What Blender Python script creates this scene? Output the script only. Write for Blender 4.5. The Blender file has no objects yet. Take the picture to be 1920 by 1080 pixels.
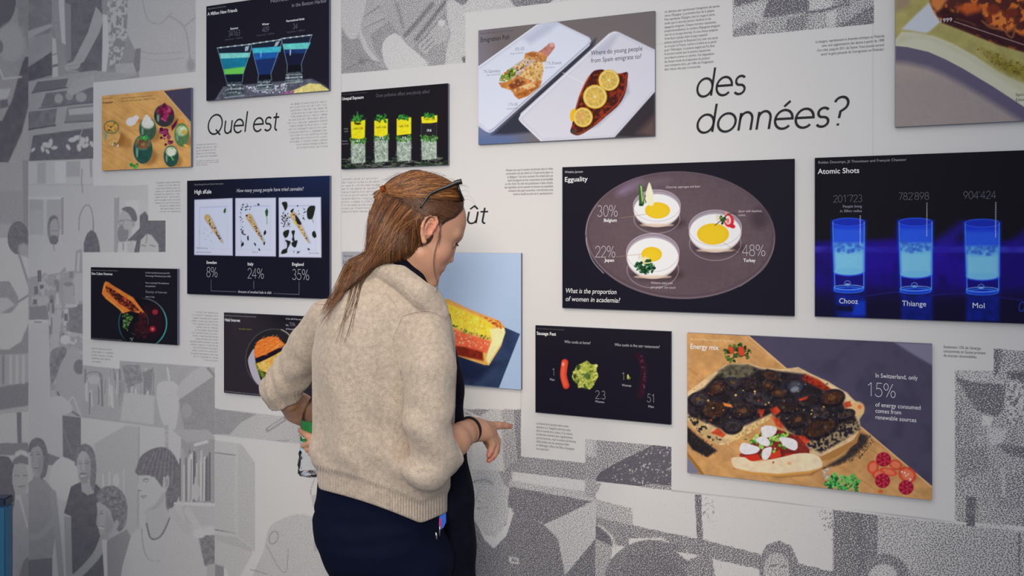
import bpy, bmesh, math, random
import numpy as np
from mathutils import Vector, Matrix

SC = bpy.context.scene
COL = SC.collection
# ------------------------------------------------------------------ camera
FPX = 1500.0          # focal length in pixels of the 1920 wide frame
EYE = 1.52            # camera height
HOR = 446.0           # horizon row (the photo is cropped: lens shift)
cam_d = bpy.data.cameras.new('camera')
cam_d.sensor_width = 36.0
cam_d.lens = FPX / 1920 * 36.0
cam_d.shift_y = -(540.0 - HOR) / 1920.0
cam_d.clip_start = 0.05
cam = bpy.data.objects.new('camera', cam_d)
COL.objects.link(cam)
cam.location = (0, 0, EYE)
cam.rotation_euler = (math.pi / 2, 0, 0)
SC.camera = cam
# ------------------------------------------------------------------ world, lamps, exposure
SC.view_settings.view_transform = 'Standard'
SC.view_settings.look = 'None'
SC.view_settings.gamma = 1
SC.view_settings.use_curve_mapping = False
SC.view_settings.exposure = 0.0
wd = bpy.data.worlds.new('room_light')
SC.world = wd
wd.use_nodes = True
wd.node_tree.nodes['Background'].inputs[0].default_value = (0.76, 0.85, 1.0, 1)
wd.node_tree.nodes['Background'].inputs[1].default_value = 0.49


def area(name, loc, target, sx, sy, power, color):
    d = bpy.data.lights.new(name, 'AREA')
    d.shape = 'RECTANGLE'
    d.size, d.size_y, d.energy, d.color = sx, sy, power, color
    o = bpy.data.objects.new(name, d)
    COL.objects.link(o)
    o.location = loc
    o.rotation_euler = (Vector(target) - Vector(loc)).to_track_quat('-Z', 'Y').to_euler()
    return o


def spot(name, loc, target, angle, blend, power, color, size=0.15):
    d = bpy.data.lights.new(name, 'SPOT')
    d.spot_size = math.radians(angle); d.spot_blend = blend
    d.energy, d.color, d.shadow_soft_size = power, color, size
    o = bpy.data.objects.new(name, d)
    COL.objects.link(o)
    o.location = loc
    o.rotation_euler = (Vector(target) - Vector(loc)).to_track_quat('-Z', 'Y').to_euler()
    return o


spot('added_front_spot', (-0.15, -1.5, 2.35), (-0.30, 2.42, 1.18), 49, 1.0, 310, (1.0, 0.93, 0.86), 0.5)  # added spot behind the camera, brightens mid-wall and keeps her shadow hidden
spot('track_spot_warm', (-1.0, 0.55, 3.0), (-0.28, 1.75, 1.30), 52, 1.0, 52, (1.0, 0.80, 0.56), 0.12)
area('ceiling_lamp', (-0.55, 0.2, 3.2), (-0.25, 2.4, 0.8), 2.0, 1.6, 13, (1.0, 0.93, 0.82))
# ------------------------------------------------------------------ the wall plane
WX, WY = 3560.0, FPX                      # horizontal vanishing direction of the wall
_l = math.hypot(WX, WY)
UD = np.array([WX / _l, -WY / _l])        # along the wall, towards the right
ND = np.array([-WY / _l, -WX / _l])       # out of the wall, towards the room
P0 = np.array([0.0, 2.3])
WANG = math.atan2(UD[1], UD[0])
CW = float(ND @ P0)


def uv(px, py, d=0.0):
    """photo pixel -> metres on the wall, or on a plane d in front of it (u along, v height)"""
    px = np.asarray(px, float); py = np.asarray(py, float)
    rx = (px - 960) / FPX
    t = (CW + d) / (ND[0] * rx + ND[1])
    u = (t * rx - P0[0]) * UD[0] + (t - P0[1]) * UD[1]
    return u, EYE + t * (HOR - py) / FPX


def pix(u, v, d=0.0):
    x = P0[0] + u * UD[0] + d * ND[0]
    y = P0[1] + u * UD[1] + d * ND[1]
    return 960 + FPX * x / y, HOR - FPX * (v - EYE) / y


def srgb(c):
    c = np.asarray(c, float) / 255.0
    return np.where(c <= 0.04045, c / 12.92, ((c + 0.055) / 1.055) ** 2.4)


# ------------------------------------------------------------------ tags
def tag(o, label=None, cat=None, group=None, kind=None):
    if label: o['label'] = label
    if cat: o['category'] = cat
    if group: o['group'] = group
    if kind: o['kind'] = kind
    return o


def link(name, mesh, parent=None, mats=()):
    o = bpy.data.objects.new(name, mesh)
    COL.objects.link(o)
    for m in mats:
        mesh.materials.append(m)
    if parent: o.parent = parent
    return o


def np_mesh(name, verts, faces, smooth=False, uvs=None):
    """verts (N,3), faces (M,k) of one size"""
    me = bpy.data.meshes.new(name)
    v = np.ascontiguousarray(verts, np.float32)
    f = np.ascontiguousarray(faces, np.int32)
    n, k = f.shape
    me.vertices.add(len(v)); me.vertices.foreach_set('co', v.ravel())
    me.loops.add(n * k); me.loops.foreach_set('vertex_index', f.ravel())
    me.polygons.add(n)
    me.polygons.foreach_set('loop_start', np.arange(0, n * k, k, dtype=np.int32))
    if smooth:
        me.polygons.foreach_set('use_smooth', np.ones(n, bool))
    me.update(calc_edges=True)
    me.validate()
    return me


def vcol(me, rgb, name='print'):
    a = me.attributes.new(name, 'FLOAT_COLOR', 'POINT')
    c = np.ones((len(rgb), 4), np.float32)
    c[:, :3] = rgb
    a.data.foreach_set('color', c.ravel())


def vflt(me, val, name):
    a = me.attributes.new(name, 'FLOAT', 'POINT')
    a.data.foreach_set('value', np.ascontiguousarray(val, np.float32))


# ------------------------------------------------------------------ materials
def mat(name, rgb=(128, 128, 128), rough=0.6, spec=0.5, metal=0.0, bump=None, mottle=None, **kw):
    m = bpy.data.materials.new(name)
    m.use_nodes = True
    nt = m.node_tree
    b = nt.nodes['Principled BSDF']
    c = list(srgb(rgb)) + [1]
    b.inputs['Base Color'].default_value = c
    b.inputs['Roughness'].default_value = rough
    b.inputs['Specular IOR Level'].default_value = spec
    b.inputs['Metallic'].default_value = metal
    for k, v in kw.items():
        b.inputs[k.replace('_', ' ')].default_value = v
    tc = nt.nodes.new('ShaderNodeTexCoord')
    if mottle:
        sc_, amt = mottle
        nz = nt.nodes.new('ShaderNodeTexNoise'); nz.inputs['Scale'].default_value = sc_; nz.inputs['Detail'].default_value = 4
        nt.links.new(tc.outputs['Object'], nz.inputs['Vector'])
        mx = nt.nodes.new('ShaderNodeMix'); mx.data_type = 'RGBA'
        mx.inputs[6].default_value = [x * (1 - amt) for x in c[:3]] + [1]
        mx.inputs[7].default_value = [min(1, x * (1 + amt)) for x in c[:3]] + [1]
        nt.links.new(nz.outputs[0], mx.inputs[0])
        nt.links.new(mx.outputs[2], b.inputs['Base Color'])
    if bump:
        sc_, st = bump
        nz = nt.nodes.new('ShaderNodeTexNoise'); nz.inputs['Scale'].default_value = sc_; nz.inputs['Detail'].default_value = 3
        nt.links.new(tc.outputs['Object'], nz.inputs['Vector'])
        bp = nt.nodes.new('ShaderNodeBump'); bp.inputs['Strength'].default_value = st; bp.inputs['Distance'].default_value = 0.002
        nt.links.new(nz.outputs[0], bp.inputs['Height'])
        nt.links.new(bp.outputs[0], b.inputs['Normal'])
    return m


def attr_mat(name, rough=0.45, spec=0.35):
    m = mat(name, rough=rough, spec=spec)
    nt = m.node_tree
    a = nt.nodes.new('ShaderNodeAttribute'); a.attribute_name = 'print'
    nt.links.new(a.outputs['Color'], nt.nodes['Principled BSDF'].inputs['Base Color'])
    return m


PAPER = np.array([206, 203, 201.])        # bare white wall paper as an albedo in sRGB codes
KALB = 1.22                               # photo code -> albedo
def alb(c):                               # photographed colour -> albedo (linear)
    return np.clip(srgb(c) * KALB, 0.0, 0.92)


_flat = {}
def ink(rgb, rough=0.6):
    k = tuple(rgb)
    if k not in _flat:
        m = mat('printing_ink', rgb, rough, 0.2)
        m.node_tree.nodes['Principled BSDF'].inputs['Base Color'].default_value = list(alb(rgb)) + [1]
        _flat[k] = m
    return _flat[k]


# ------------------------------------------------------------------ painting of printed pictures
def _hash(i, j, s):
    h = np.sin(i * 127.1 + j * 311.7 + s * 74.7) * 43758.5453
    return h - np.floor(h)


def vnoise(x, y, s=0):
    xi = np.floor(x); yi = np.floor(y)
    fx = x - xi; fy = y - yi
    fx = fx * fx * (3 - 2 * fx); fy = fy * fy * (3 - 2 * fy)
    a = _hash(xi, yi, s); b = _hash(xi + 1, yi, s); c = _hash(xi, yi + 1, s); d = _hash(xi + 1, yi + 1, s)
    return (a * (1 - fx) + b * fx) * (1 - fy) + (c * (1 - fx) + d * fx) * fy


def fbm(x, y, sc, s=0, o=3):
    r = 0; a = 0.5; t = 0
    for k in range(o):
        r = r + a * vnoise(x / sc, y / sc, s + k * 13); t += a
        a *= 0.5; sc = sc / 2.03
    return r / t


def smooth_pts(p, closed=True, n=6):
    p = np.asarray(p, float)
    m = len(p); out = []
    for i in range(m if closed else m - 1):
        if closed: a, b, c, d = p[i - 1], p[i], p[(i + 1) % m], p[(i + 2) % m]
        else: a, b, c, d = p[max(i - 1, 0)], p[i], p[i + 1], p[min(i + 2, m - 1)]
        for k in range(n):
            t = k / n
            out.append(0.5 * ((2 * b) + (c - a) * t + (2 * a - 5 * b + 4 * c - d) * t * t + (3 * b - a - 3 * c + d) * t ** 3))
    if not closed: out.append(p[-1])
    return np.array(out)


class Canvas:
    def __init__(s, x, y, base=(0, 0, 0)):
        s.x = np.asarray(x, float).ravel(); s.y = np.asarray(y, float).ravel()
        s.c = np.empty((len(s.x), 3)); s.c[:] = base
        s.rng = np.random.default_rng(7)

    def sel(s, x0, y0, x1, y1):
        return np.nonzero((s.x >= x0) & (s.x <= x1) & (s.y >= y0) & (s.y <= y1))[0]

    def put(s, idx, m, col, alpha=1.0):
        if len(idx) == 0: return
        m = (np.clip(m, 0, 1) * alpha)[:, None]
        col = np.asarray(col, float)
        if col.ndim == 1: col = col[None, :]
        s.c[idx] = s.c[idx] * (1 - m) + col * m

    def shape(s, col, m, idx, alpha, tex):
        if tex:                                   # tex = (scale, amount[, seed]) or (scale, second colour, threshold)
            x, y = s.x[idx], s.y[idx]
            if np.ndim(tex[1]):
                n = fbm(x, y, tex[0], tex[3] if len(tex) > 3 else 5)
                k = np.clip((n - tex[2]) / 0.12 + 0.5, 0, 1)[:, None]
                col = np.asarray(col, float)[None] * (1 - k) + np.asarray(tex[1], float)[None] * k
            else:
                n = fbm(x, y, tex[0], tex[2] if len(tex) > 2 else 3) - 0.5
                col = np.asarray(col, float)[None] * (1 + tex[1] * 2 * n[:, None])
        s.put(idx, m, col, alpha)

    def poly(s, pts, col, soft=1.2, alpha=1.0, sm=False, tex=None, clip=None):
        p = smooth_pts(pts) if sm else np.asarray(pts, float)
        a = p.min(0) - soft; b = p.max(0) + soft
        idx = s.sel(a[0], a[1], b[0], b[1])
        if len(idx) == 0: return
        x, y = s.x[idx], s.y[idx]
        d = np.full(len(idx), 1e9); ins = np.zeros(len(idx), bool)
        q = np.roll(p, -1, 0)
        for (x0, y0), (x1, y1) in zip(p, q):
            ex, ey = x1 - x0, y1 - y0
            L = ex * ex + ey * ey + 1e-12
            t = np.clip(((x - x0) * ex + (y - y0) * ey) / L, 0, 1)
            d = np.minimum(d, (x - x0 - t * ex) ** 2 + (y - y0 - t * ey) ** 2)
            if y0 != y1:
                ins ^= ((y0 > y) != (y1 > y)) & (x < ex * (y - y0) / ey + x0)
        d = np.sqrt(d)
        sd = np.where(ins, d, -d)
        m = np.clip(sd / soft + 0.5, 0, 1)
        if clip is not None: m = m * clip(x, y)
        s.shape(col, m, idx, alpha, tex)

    def ell(s, cx, cy, rx, ry, col, rot=0, soft=1.2, alpha=1.0, tex=None, ring=None, clip=None):
        r = max(rx, ry) + soft + (ring or 0)
        idx = s.sel(cx - r, cy - r, cx + r, cy + r)
        if len(idx) == 0: return
        a = math.radians(rot)
        dx, dy = s.x[idx] - cx, s.y[idx] - cy
        X = dx * math.cos(a) + dy * math.sin(a); Y = -dx * math.sin(a) + dy * math.cos(a)
        k = np.sqrt((X / rx) ** 2 + (Y / ry) ** 2) + 1e-9
        g = np.sqrt((X / rx ** 2) ** 2 + (Y / ry ** 2) ** 2) + 1e-9
        d = (1 - k) * k / g
        d = np.where(k < 0.2, min(rx, ry), d)
        if ring: m = np.clip((ring / 2 - np.abs(d)) / soft + 0.5, 0, 1)
        else: m = np.clip(d / soft + 0.5, 0, 1)
        if clip is not None: m = m * clip(s.x[idx], s.y[idx])
        s.shape(col, m, idx, alpha, tex)

    def line(s, pts, w, col, soft=1.0, alpha=1.0, sm=False, w2=None, clip=None):
        p = smooth_pts(pts, False) if sm else np.asarray(pts, float)
        wm = max(w, w2 or 0)
        a = p.min(0) - wm - soft; b = p.max(0) + wm + soft
        idx = s.sel(a[0], a[1], b[0], b[1])
        if len(idx) == 0: return
        x, y = s.x[idx], s.y[idx]
        best = np.full(len(idx), -1e9); n = len(p) - 1
        for i in range(n):
            (x0, y0), (x1, y1) = p[i], p[i + 1]
            ex, ey = x1 - x0, y1 - y0
            t = np.clip(((x - x0) * ex + (y - y0) * ey) / (ex * ex + ey * ey + 1e-12), 0, 1)
            ww = w if w2 is None else w + (w2 - w) * (i + t) / n
            best = np.maximum(best, ww / 2 - np.hypot(x - x0 - t * ex, y - y0 - t * ey))
        m = np.clip(best / soft + 0.5, 0, 1)
        if clip is not None: m = m * clip(x, y)
        s.shape(col, m, idx, alpha, None)

    def blobs(s, n, region, cols, r0, r1, soft=1.0, alpha=1.0, asp=0.6, seed=1):
        """n random flecks inside a polygon region"""
        rg = np.random.default_rng(seed)
        p = np.asarray(region, float); a = p.min(0); b = p.max(0)
        k = 0; it = 0
        while k < n and it < n * 30:
            it += 1
            x, y = rg.uniform(a[0], b[0]), rg.uniform(a[1], b[1])
            ins = False
            for (x0, y0), (x1, y1) in zip(p, np.roll(p, -1, 0)):
                if (y0 > y) != (y1 > y) and x < (x1 - x0) * (y - y0) / (y1 - y0) + x0: ins = not ins
            if not ins: continue
            k += 1
            r = rg.uniform(r0, r1)
            s.ell(x, y, r, r * rg.uniform(asp, 1), cols[rg.integers(len(cols))], rg.uniform(0, 180), soft, alpha)

    def wash(s, f, col, alpha=1.0):
        """blend by a field f(x,y) 0..1"""
        s.put(np.arange(len(s.x)), f(s.x, s.y), col, alpha)


def ramp(a, b):
    return lambda v: np.clip((v - a) / (b - a), 0, 1)
# ------------------------------------------------------------------ lettering
def _arc(cx, cy, rx, ry, a0, a1):
    n = max(6, int(abs(a1 - a0) / 10))
    return [(cx + rx * math.cos(math.radians(a0 + (a1 - a0) * i / n)), cy + ry * math.sin(math.radians(a0 + (a1 - a0) * i / n))) for i in range(n + 1)]


_e = _arc(.26, .235, .22, .245, 0, 318)
_u = [(.07, .47), (.07, .18)] + _arc(.23, .18, .16, .19, 180, 360) + [(.39, .18)]
GLY = {
    'Q': (.82, [_arc(.39, .355, .34, .365, 0, 360), [(.45, .16), (.70, -.05)]]),
    'u': (.48, [_u, [(.39, .47), (.39, 0)]]),
    'e': (.53, [[(.04, .25), (.48, .25)] + _e[1:]]),
    'l': (.16, [[(.07, 0), (.07, .76)]]),
    's': (.40, [_arc(.19, .355, .13, .122, 35, 255)[:-1] + _arc(.19, .118, .145, .125, 75, -150)]),
    't': (.30, [[(.13, .62), (.13, .12)] + _arc(.235, .11, .105, .118, 180, 275), [(.0, .46), (.27, .46)]]),
    'd': (.57, [_arc(.26, .235, .22, .245, 0, 360), [(.48, 0), (.48, .76)]]),
    'o': (.55, [_arc(.27, .235, .235, .245, 0, 360)]),
    'n': (.48, [[(.07, 0), (.07, .47)], [(.07, .27)] + _arc(.23, .285, .16, .195, 180, 0) + [(.39, 0)]]),
    '?': (.44, [_arc(.19, .56, .165, .17, 165, -55) + [(.20, .36), (.19, .19)], [(.188, .0), (.188, .055)]]),
    '0': (.5, [_arc(.25, .355, .2, .36, 0, 360)]),
    '1': (.5, [[(.1, .56), (.29, .71), (.29, 0)]]),
    '2': (.5, [_arc(.25, .51, .19, .2, 170, -35) + [(.05, 0), (.46, 0)]]),
    '3': (.5, [_arc(.23, .535, .165, .178, 150, -90), _arc(.23, .178, .2, .18, 90, -155)]),
    '4': (.52, [[(.36, 0), (.36, .71), (.03, .19), (.49, .19)]]),
    '5': (.5, [[(.42, .71), (.14, .71), (.1, .385)] + _arc(.22, .22, .215, .22, 120, -155)]),
    '6': (.5, [_arc(.25, .22, .2, .22, 0, 360), [(.07, .3), (.33, .71)]]),
    '7': (.48, [[(.04, .71), (.45, .71), (.17, 0)]]),
    '8': (.5, [_arc(.25, .54, .16, .172, 0, 360), _arc(.25, .182, .2, .184, 0, 360)]),
    '9': (.5, [_arc(.25, .49, .2, .22, 0, 360), [(.43, .41), (.17, 0)]]),
    '%': (.78, [_arc(.18, .54, .13, .17, 0, 360), _arc(.59, .17, .13, .17, 0, 360), [(.57, .71), (.2, 0)]]),
    "'": (.14, [[(.07, .71), (.05, .57)]]),
    '.': (.16, [[(.05, .0), (.05, .05)]]),
    ' ': (.25, []),
}
GLY['\u00e9'] = (.53, GLY['e'][1] + [[(.22, .57), (.36, .71)]])
GLY['\u00fb'] = (.48, GLY['u'][1] + [[(.09, .57), (.23, .70), (.37, .57)]])


def ribbon(p, w):
    p = np.asarray(p, float)
    keep = [0] + [i for i in range(1, len(p)) if np.hypot(*(p[i] - p[i - 1])) > 1e-5]
    p = p[keep]
    closed = np.hypot(*(p[0] - p[-1])) < 1e-4
    if closed: p = p[:-1]
    n = len(p)
    vs = []
    for i in range(n):
        a = p[i - 1] if (i or closed) else p[i]
        c = p[(i + 1) % n] if (i < n - 1 or closed) else p[i]
        d1 = p[i] - a; d2 = c - p[i]
        l1, l2 = np.hypot(*d1), np.hypot(*d2)
        if l1 < 1e-9: d1 = d2
        if l2 < 1e-9: d2 = d1
        d1 = d1 / np.hypot(*d1); d2 = d2 / np.hypot(*d2)
        t = d1 + d2
        if np.hypot(*t) < 0.3: t = d2
        t = t / np.hypot(*t)
        nn = np.array([-t[1], t[0]])
        k = min(2.2, 1 / max(0.3, nn @ np.array([-d2[1], d2[0]])))
        vs += [p[i] + nn * w / 2 * k, p[i] - nn * w / 2 * k]
    fs = [(2 * i, 2 * i + 1, (2 * i + 3) % (2 * n), (2 * i + 2) % (2 * n)) for i in range(n if closed else n - 1)]
    return vs, fs


def stroke_text(s, w, shear):
    V, F = [], []
    x = 0
    for ch in s:
        adv, st = GLY[ch]
        for p in st:
            v, f = ribbon(p, w)
            b = len(V)
            V += [(x + a[0] + shear * a[1], a[1]) for a in v]
            F += [tuple(b + i for i in q) for q in f]
        x += adv
    return np.array(V), F, x, 0.71


_fc = {}
def font_text(s, bold=0.0, shear=0.0):
    k = (s, bold, shear)
    if k not in _fc:
        c = bpy.data.curves.new('lettering', 'FONT')
        c.body = s; c.offset = bold; c.shear = shear; c.resolution_u = 3
        o = bpy.data.objects.new('lettering', c)
        me = bpy.data.meshes.new_from_object(o)
        n = len(me.vertices)
        co = np.zeros(n * 3); me.vertices.foreach_get('co', co)
        V = co.reshape(-1, 3)[:, :2]
        F = [tuple(p.vertices) for p in me.polygons]
        bpy.data.objects.remove(o); bpy.data.curves.remove(c); bpy.data.meshes.remove(me)
        _fc[k] = (V, F, float(V[:, 0].max()) if n else 0.2, 0.70)
    return _fc[k]


def micro_text(chars, seed):
    """a line of print too small to read in the photograph: word-like runs of fine strokes"""
    rg = random.Random(seed)
    V, F = [], []
    x = 0
    while x < chars * 0.5:
        for k in range(rg.choice((2, 3, 4, 5, 6, 7, 8, 9))):
            h = rg.choice((.5, .5, .5, .5, .72))
            for (xa, ya, xb, yb) in rg.choice((((0, 0, .09, h),), ((0, 0, .09, h), (.22, 0, .31, .5)), ((0, 0, .3, .1), (0, .2, .3, .3), (0, .42, .3, .5)), ((0, 0, .09, .5), (0, .4, .3, .5)))):
                b = len(V)
                V += [(x + xa, ya), (x + xb, ya), (x + xb, yb), (x + xa, yb)]
                F.append((b, b + 1, b + 2, b + 3))
            x += .45
        x += .32
    return np.array(V), F, x, 0.70


class Frame:
    """a plane parallel to the wall: local (u - uc, -d, v - vc)"""
    def __init__(s, uc, vc, d):
        s.uc, s.vc, s.d = uc, vc, d

    def world(s):
        return (P0[0] + s.uc * UD[0] + s.d * ND[0], P0[1] + s.uc * UD[1] + s.d * ND[1], s.vc)


def place_text(fr, kind, s, x, y, x1=None, cap=12, align='l', w=0.05, bold=0.0, shear=0.0, seed=0):
    """vertices in the frame's local coordinates; (x,y) photo pixel of the baseline start (or end)"""
    if kind == 'stroke': V, F, L, H = stroke_text(s, w, shear)
    elif kind == 'micro': V, F, L, H = micro_text(s, seed)
    else: V, F, L, H = font_text(s, bold, shear)
    if len(V) == 0: return None
    u0, v0 = uv(x, y, fr.d)
    _, va = uv(x, y - cap, fr.d)
    k = float(va - v0) / H
    kx = k
    if x1 is not None:
        u1, _ = uv(x1, y, fr.d)
        kx = abs(float(u1 - u0)) / L
    off = 0 if align == 'l' else (-L * kx if align == 'r' else -L * kx / 2)
    P = np.zeros((len(V), 3))
    P[:, 0] = u0 - fr.uc + off + V[:, 0] * kx
    P[:, 2] = v0 - fr.vc + V[:, 1] * k
    P[:, 1] = -0.0006
    return P, F


def lettering(name, parent, fr, items, rgb):
    """one printed text block; items are argument dicts of place_text"""
    VV, FF = [], []
    for it in items:
        r = place_text(fr, **it)
        if r is None: continue
        b = len(VV)
        VV += r[0].tolist()
        FF += [tuple(b + i for i in f) for f in r[1]]
    me = bpy.data.meshes.new(name)
    me.from_pydata(VV, [], FF)
    me.update()
    return link(name, me, parent, [ink(rgb)])


def para(lines, x, y, dy, cap, align='l', x1s=None, slope=0.0):
    """left or right aligned paragraph, lines following the wall's perspective"""
    out = []
    for i, l in enumerate(lines):
        out.append(dict(kind='font' if isinstance(l, str) else 'micro', s=l, x=x, y=y + i * dy, cap=cap, align=align, seed=i * 7 + int(x)))
        if x1s: out[-1]['x1'] = x1s[i]
    return out
# ------------------------------------------------------------------ the papered wall
def grid_mesh(name, us, vs, to_local):
    U, V = np.meshgrid(us, vs)
    nu, nv = len(us), len(vs)
    P = to_local(U.ravel(), V.ravel())
    i = (np.arange(nv - 1)[:, None] * nu + np.arange(nu - 1)[None, :]).ravel()
    F = np.stack([i, i + 1, i + nu + 1, i + nu], 1)
    return np_mesh(name, P, F), U.ravel(), V.ravel()


def axis(fine0, fine1, step, lo, hi, cuts=()):
    a = list(np.arange(fine0, fine1 + 1e-6, step))
    x = fine0; s = step
    left = []
    while x > lo:
        s *= 1.6; x -= s; left.append(max(x, lo))
    x = fine1; s = step; right = []
    while x < hi:
        s *= 1.6; x += s; right.append(min(x, hi))
    for c in cuts:
        a += [c - 2e-4, c + 2e-4]
    return np.unique(np.round(np.array(left + a + right), 6))


def probit_thr(cov):
    """ink coverage -> noise threshold"""
    c = np.clip(cov, 0.0, 0.999)
    t = np.clip(c, 0.004, 0.996)
    a = 0.147                                       # Winitzki inverse error function
    z = 2 * t - 1
    L = np.log(1 - z * z)
    q = 2 / (math.pi * a) + L / 2
    e = np.sign(z) * np.sqrt(np.sqrt(q * q - L / a) - q)
    th = 0.5 + 0.152 * math.sqrt(2) * e
    return np.where(c < 0.012, -1.0, th)


def halftone_mat():
    m = bpy.data.materials.new('halftone_wallpaper')
    m.use_nodes = True
    nt = m.node_tree; L = nt.links.new; N = nt.nodes.new
    b = nt.nodes['Principled BSDF']
    b.inputs['Roughness'].default_value = 0.62
    b.inputs['Specular IOR Level'].default_value = 0.25
    tc = N('ShaderNodeTexCoord')
    mp = N('ShaderNodeMapping'); mp.inputs['Rotation'].default_value = (0, 0.6, 0); mp.inputs['Scale'].default_value = (330, 1, 430)
    L(tc.outputs['Object'], mp.inputs['Vector'])
    nz = N('ShaderNodeTexNoise'); nz.inputs['Scale'].default_value = 1.0; nz.inputs['Detail'].default_value = 0.0
    L(mp.outputs[0], nz.inputs['Vector'])
    at = N('ShaderNodeAttribute'); at.attribute_name = 'ink'
    sb = N('ShaderNodeMath'); sb.operation = 'SUBTRACT'
    L(at.outputs['Fac'], sb.inputs[0]); L(nz.outputs[0], sb.inputs[1])
    mr = N('ShaderNodeMapRange'); mr.inputs[1].default_value = -0.10; mr.inputs[2].default_value = 0.10
    L(sb.outputs[0], mr.inputs[0])
    cv_ = N('ShaderNodeAttribute'); cv_.attribute_name = 'tone'
    gr = N('ShaderNodeAttribute'); gr.attribute_name = 'grain'
    fx = N('ShaderNodeMix'); fx.data_type = 'FLOAT'
    L(gr.outputs['Fac'], fx.inputs[0]); L(cv_.outputs['Fac'], fx.inputs[2]); L(mr.outputs[0], fx.inputs[3])
    tn = N('ShaderNodeAttribute'); tn.attribute_name = 'seam'
    pm = N('ShaderNodeMix'); pm.data_type = 'RGBA'
    pm.inputs[6].default_value = list(alb(PAPER)) + [1]
    pm.inputs[7].default_value = list(alb((150, 148, 150))) + [1]
    L(tn.outputs['Fac'], pm.inputs[0])
    mx = N('ShaderNodeMix'); mx.data_type = 'RGBA'
    L(fx.outputs[0], mx.inputs[0])
    L(pm.outputs[2], mx.inputs[6])
    mx.inputs[7].default_value = list(alb((92, 88, 97))) + [1]
    L(mx.outputs[2], b.inputs['Base Color'])
    n2 = N('ShaderNodeTexNoise'); n2.inputs['Scale'].default_value = 420; n2.inputs['Detail'].default_value = 1
    L(tc.outputs['Object'], n2.inputs['Vector'])
    bp = N('ShaderNodeBump'); bp.inputs['Strength'].default_value = 0.12; bp.inputs['Distance'].default_value = 0.0015
    L(n2.outputs[0], bp.inputs['Height']); L(bp.outputs[0], b.inputs['Normal'])
    return m


W = 0                                              # paper white in the mural painting, 1 = solid ink
def g(code):                                       # photographed grey -> ink coverage
    k = min(1.0, max(0.0, (204 - code) / 112.0))
    return (k, k, k)


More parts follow.
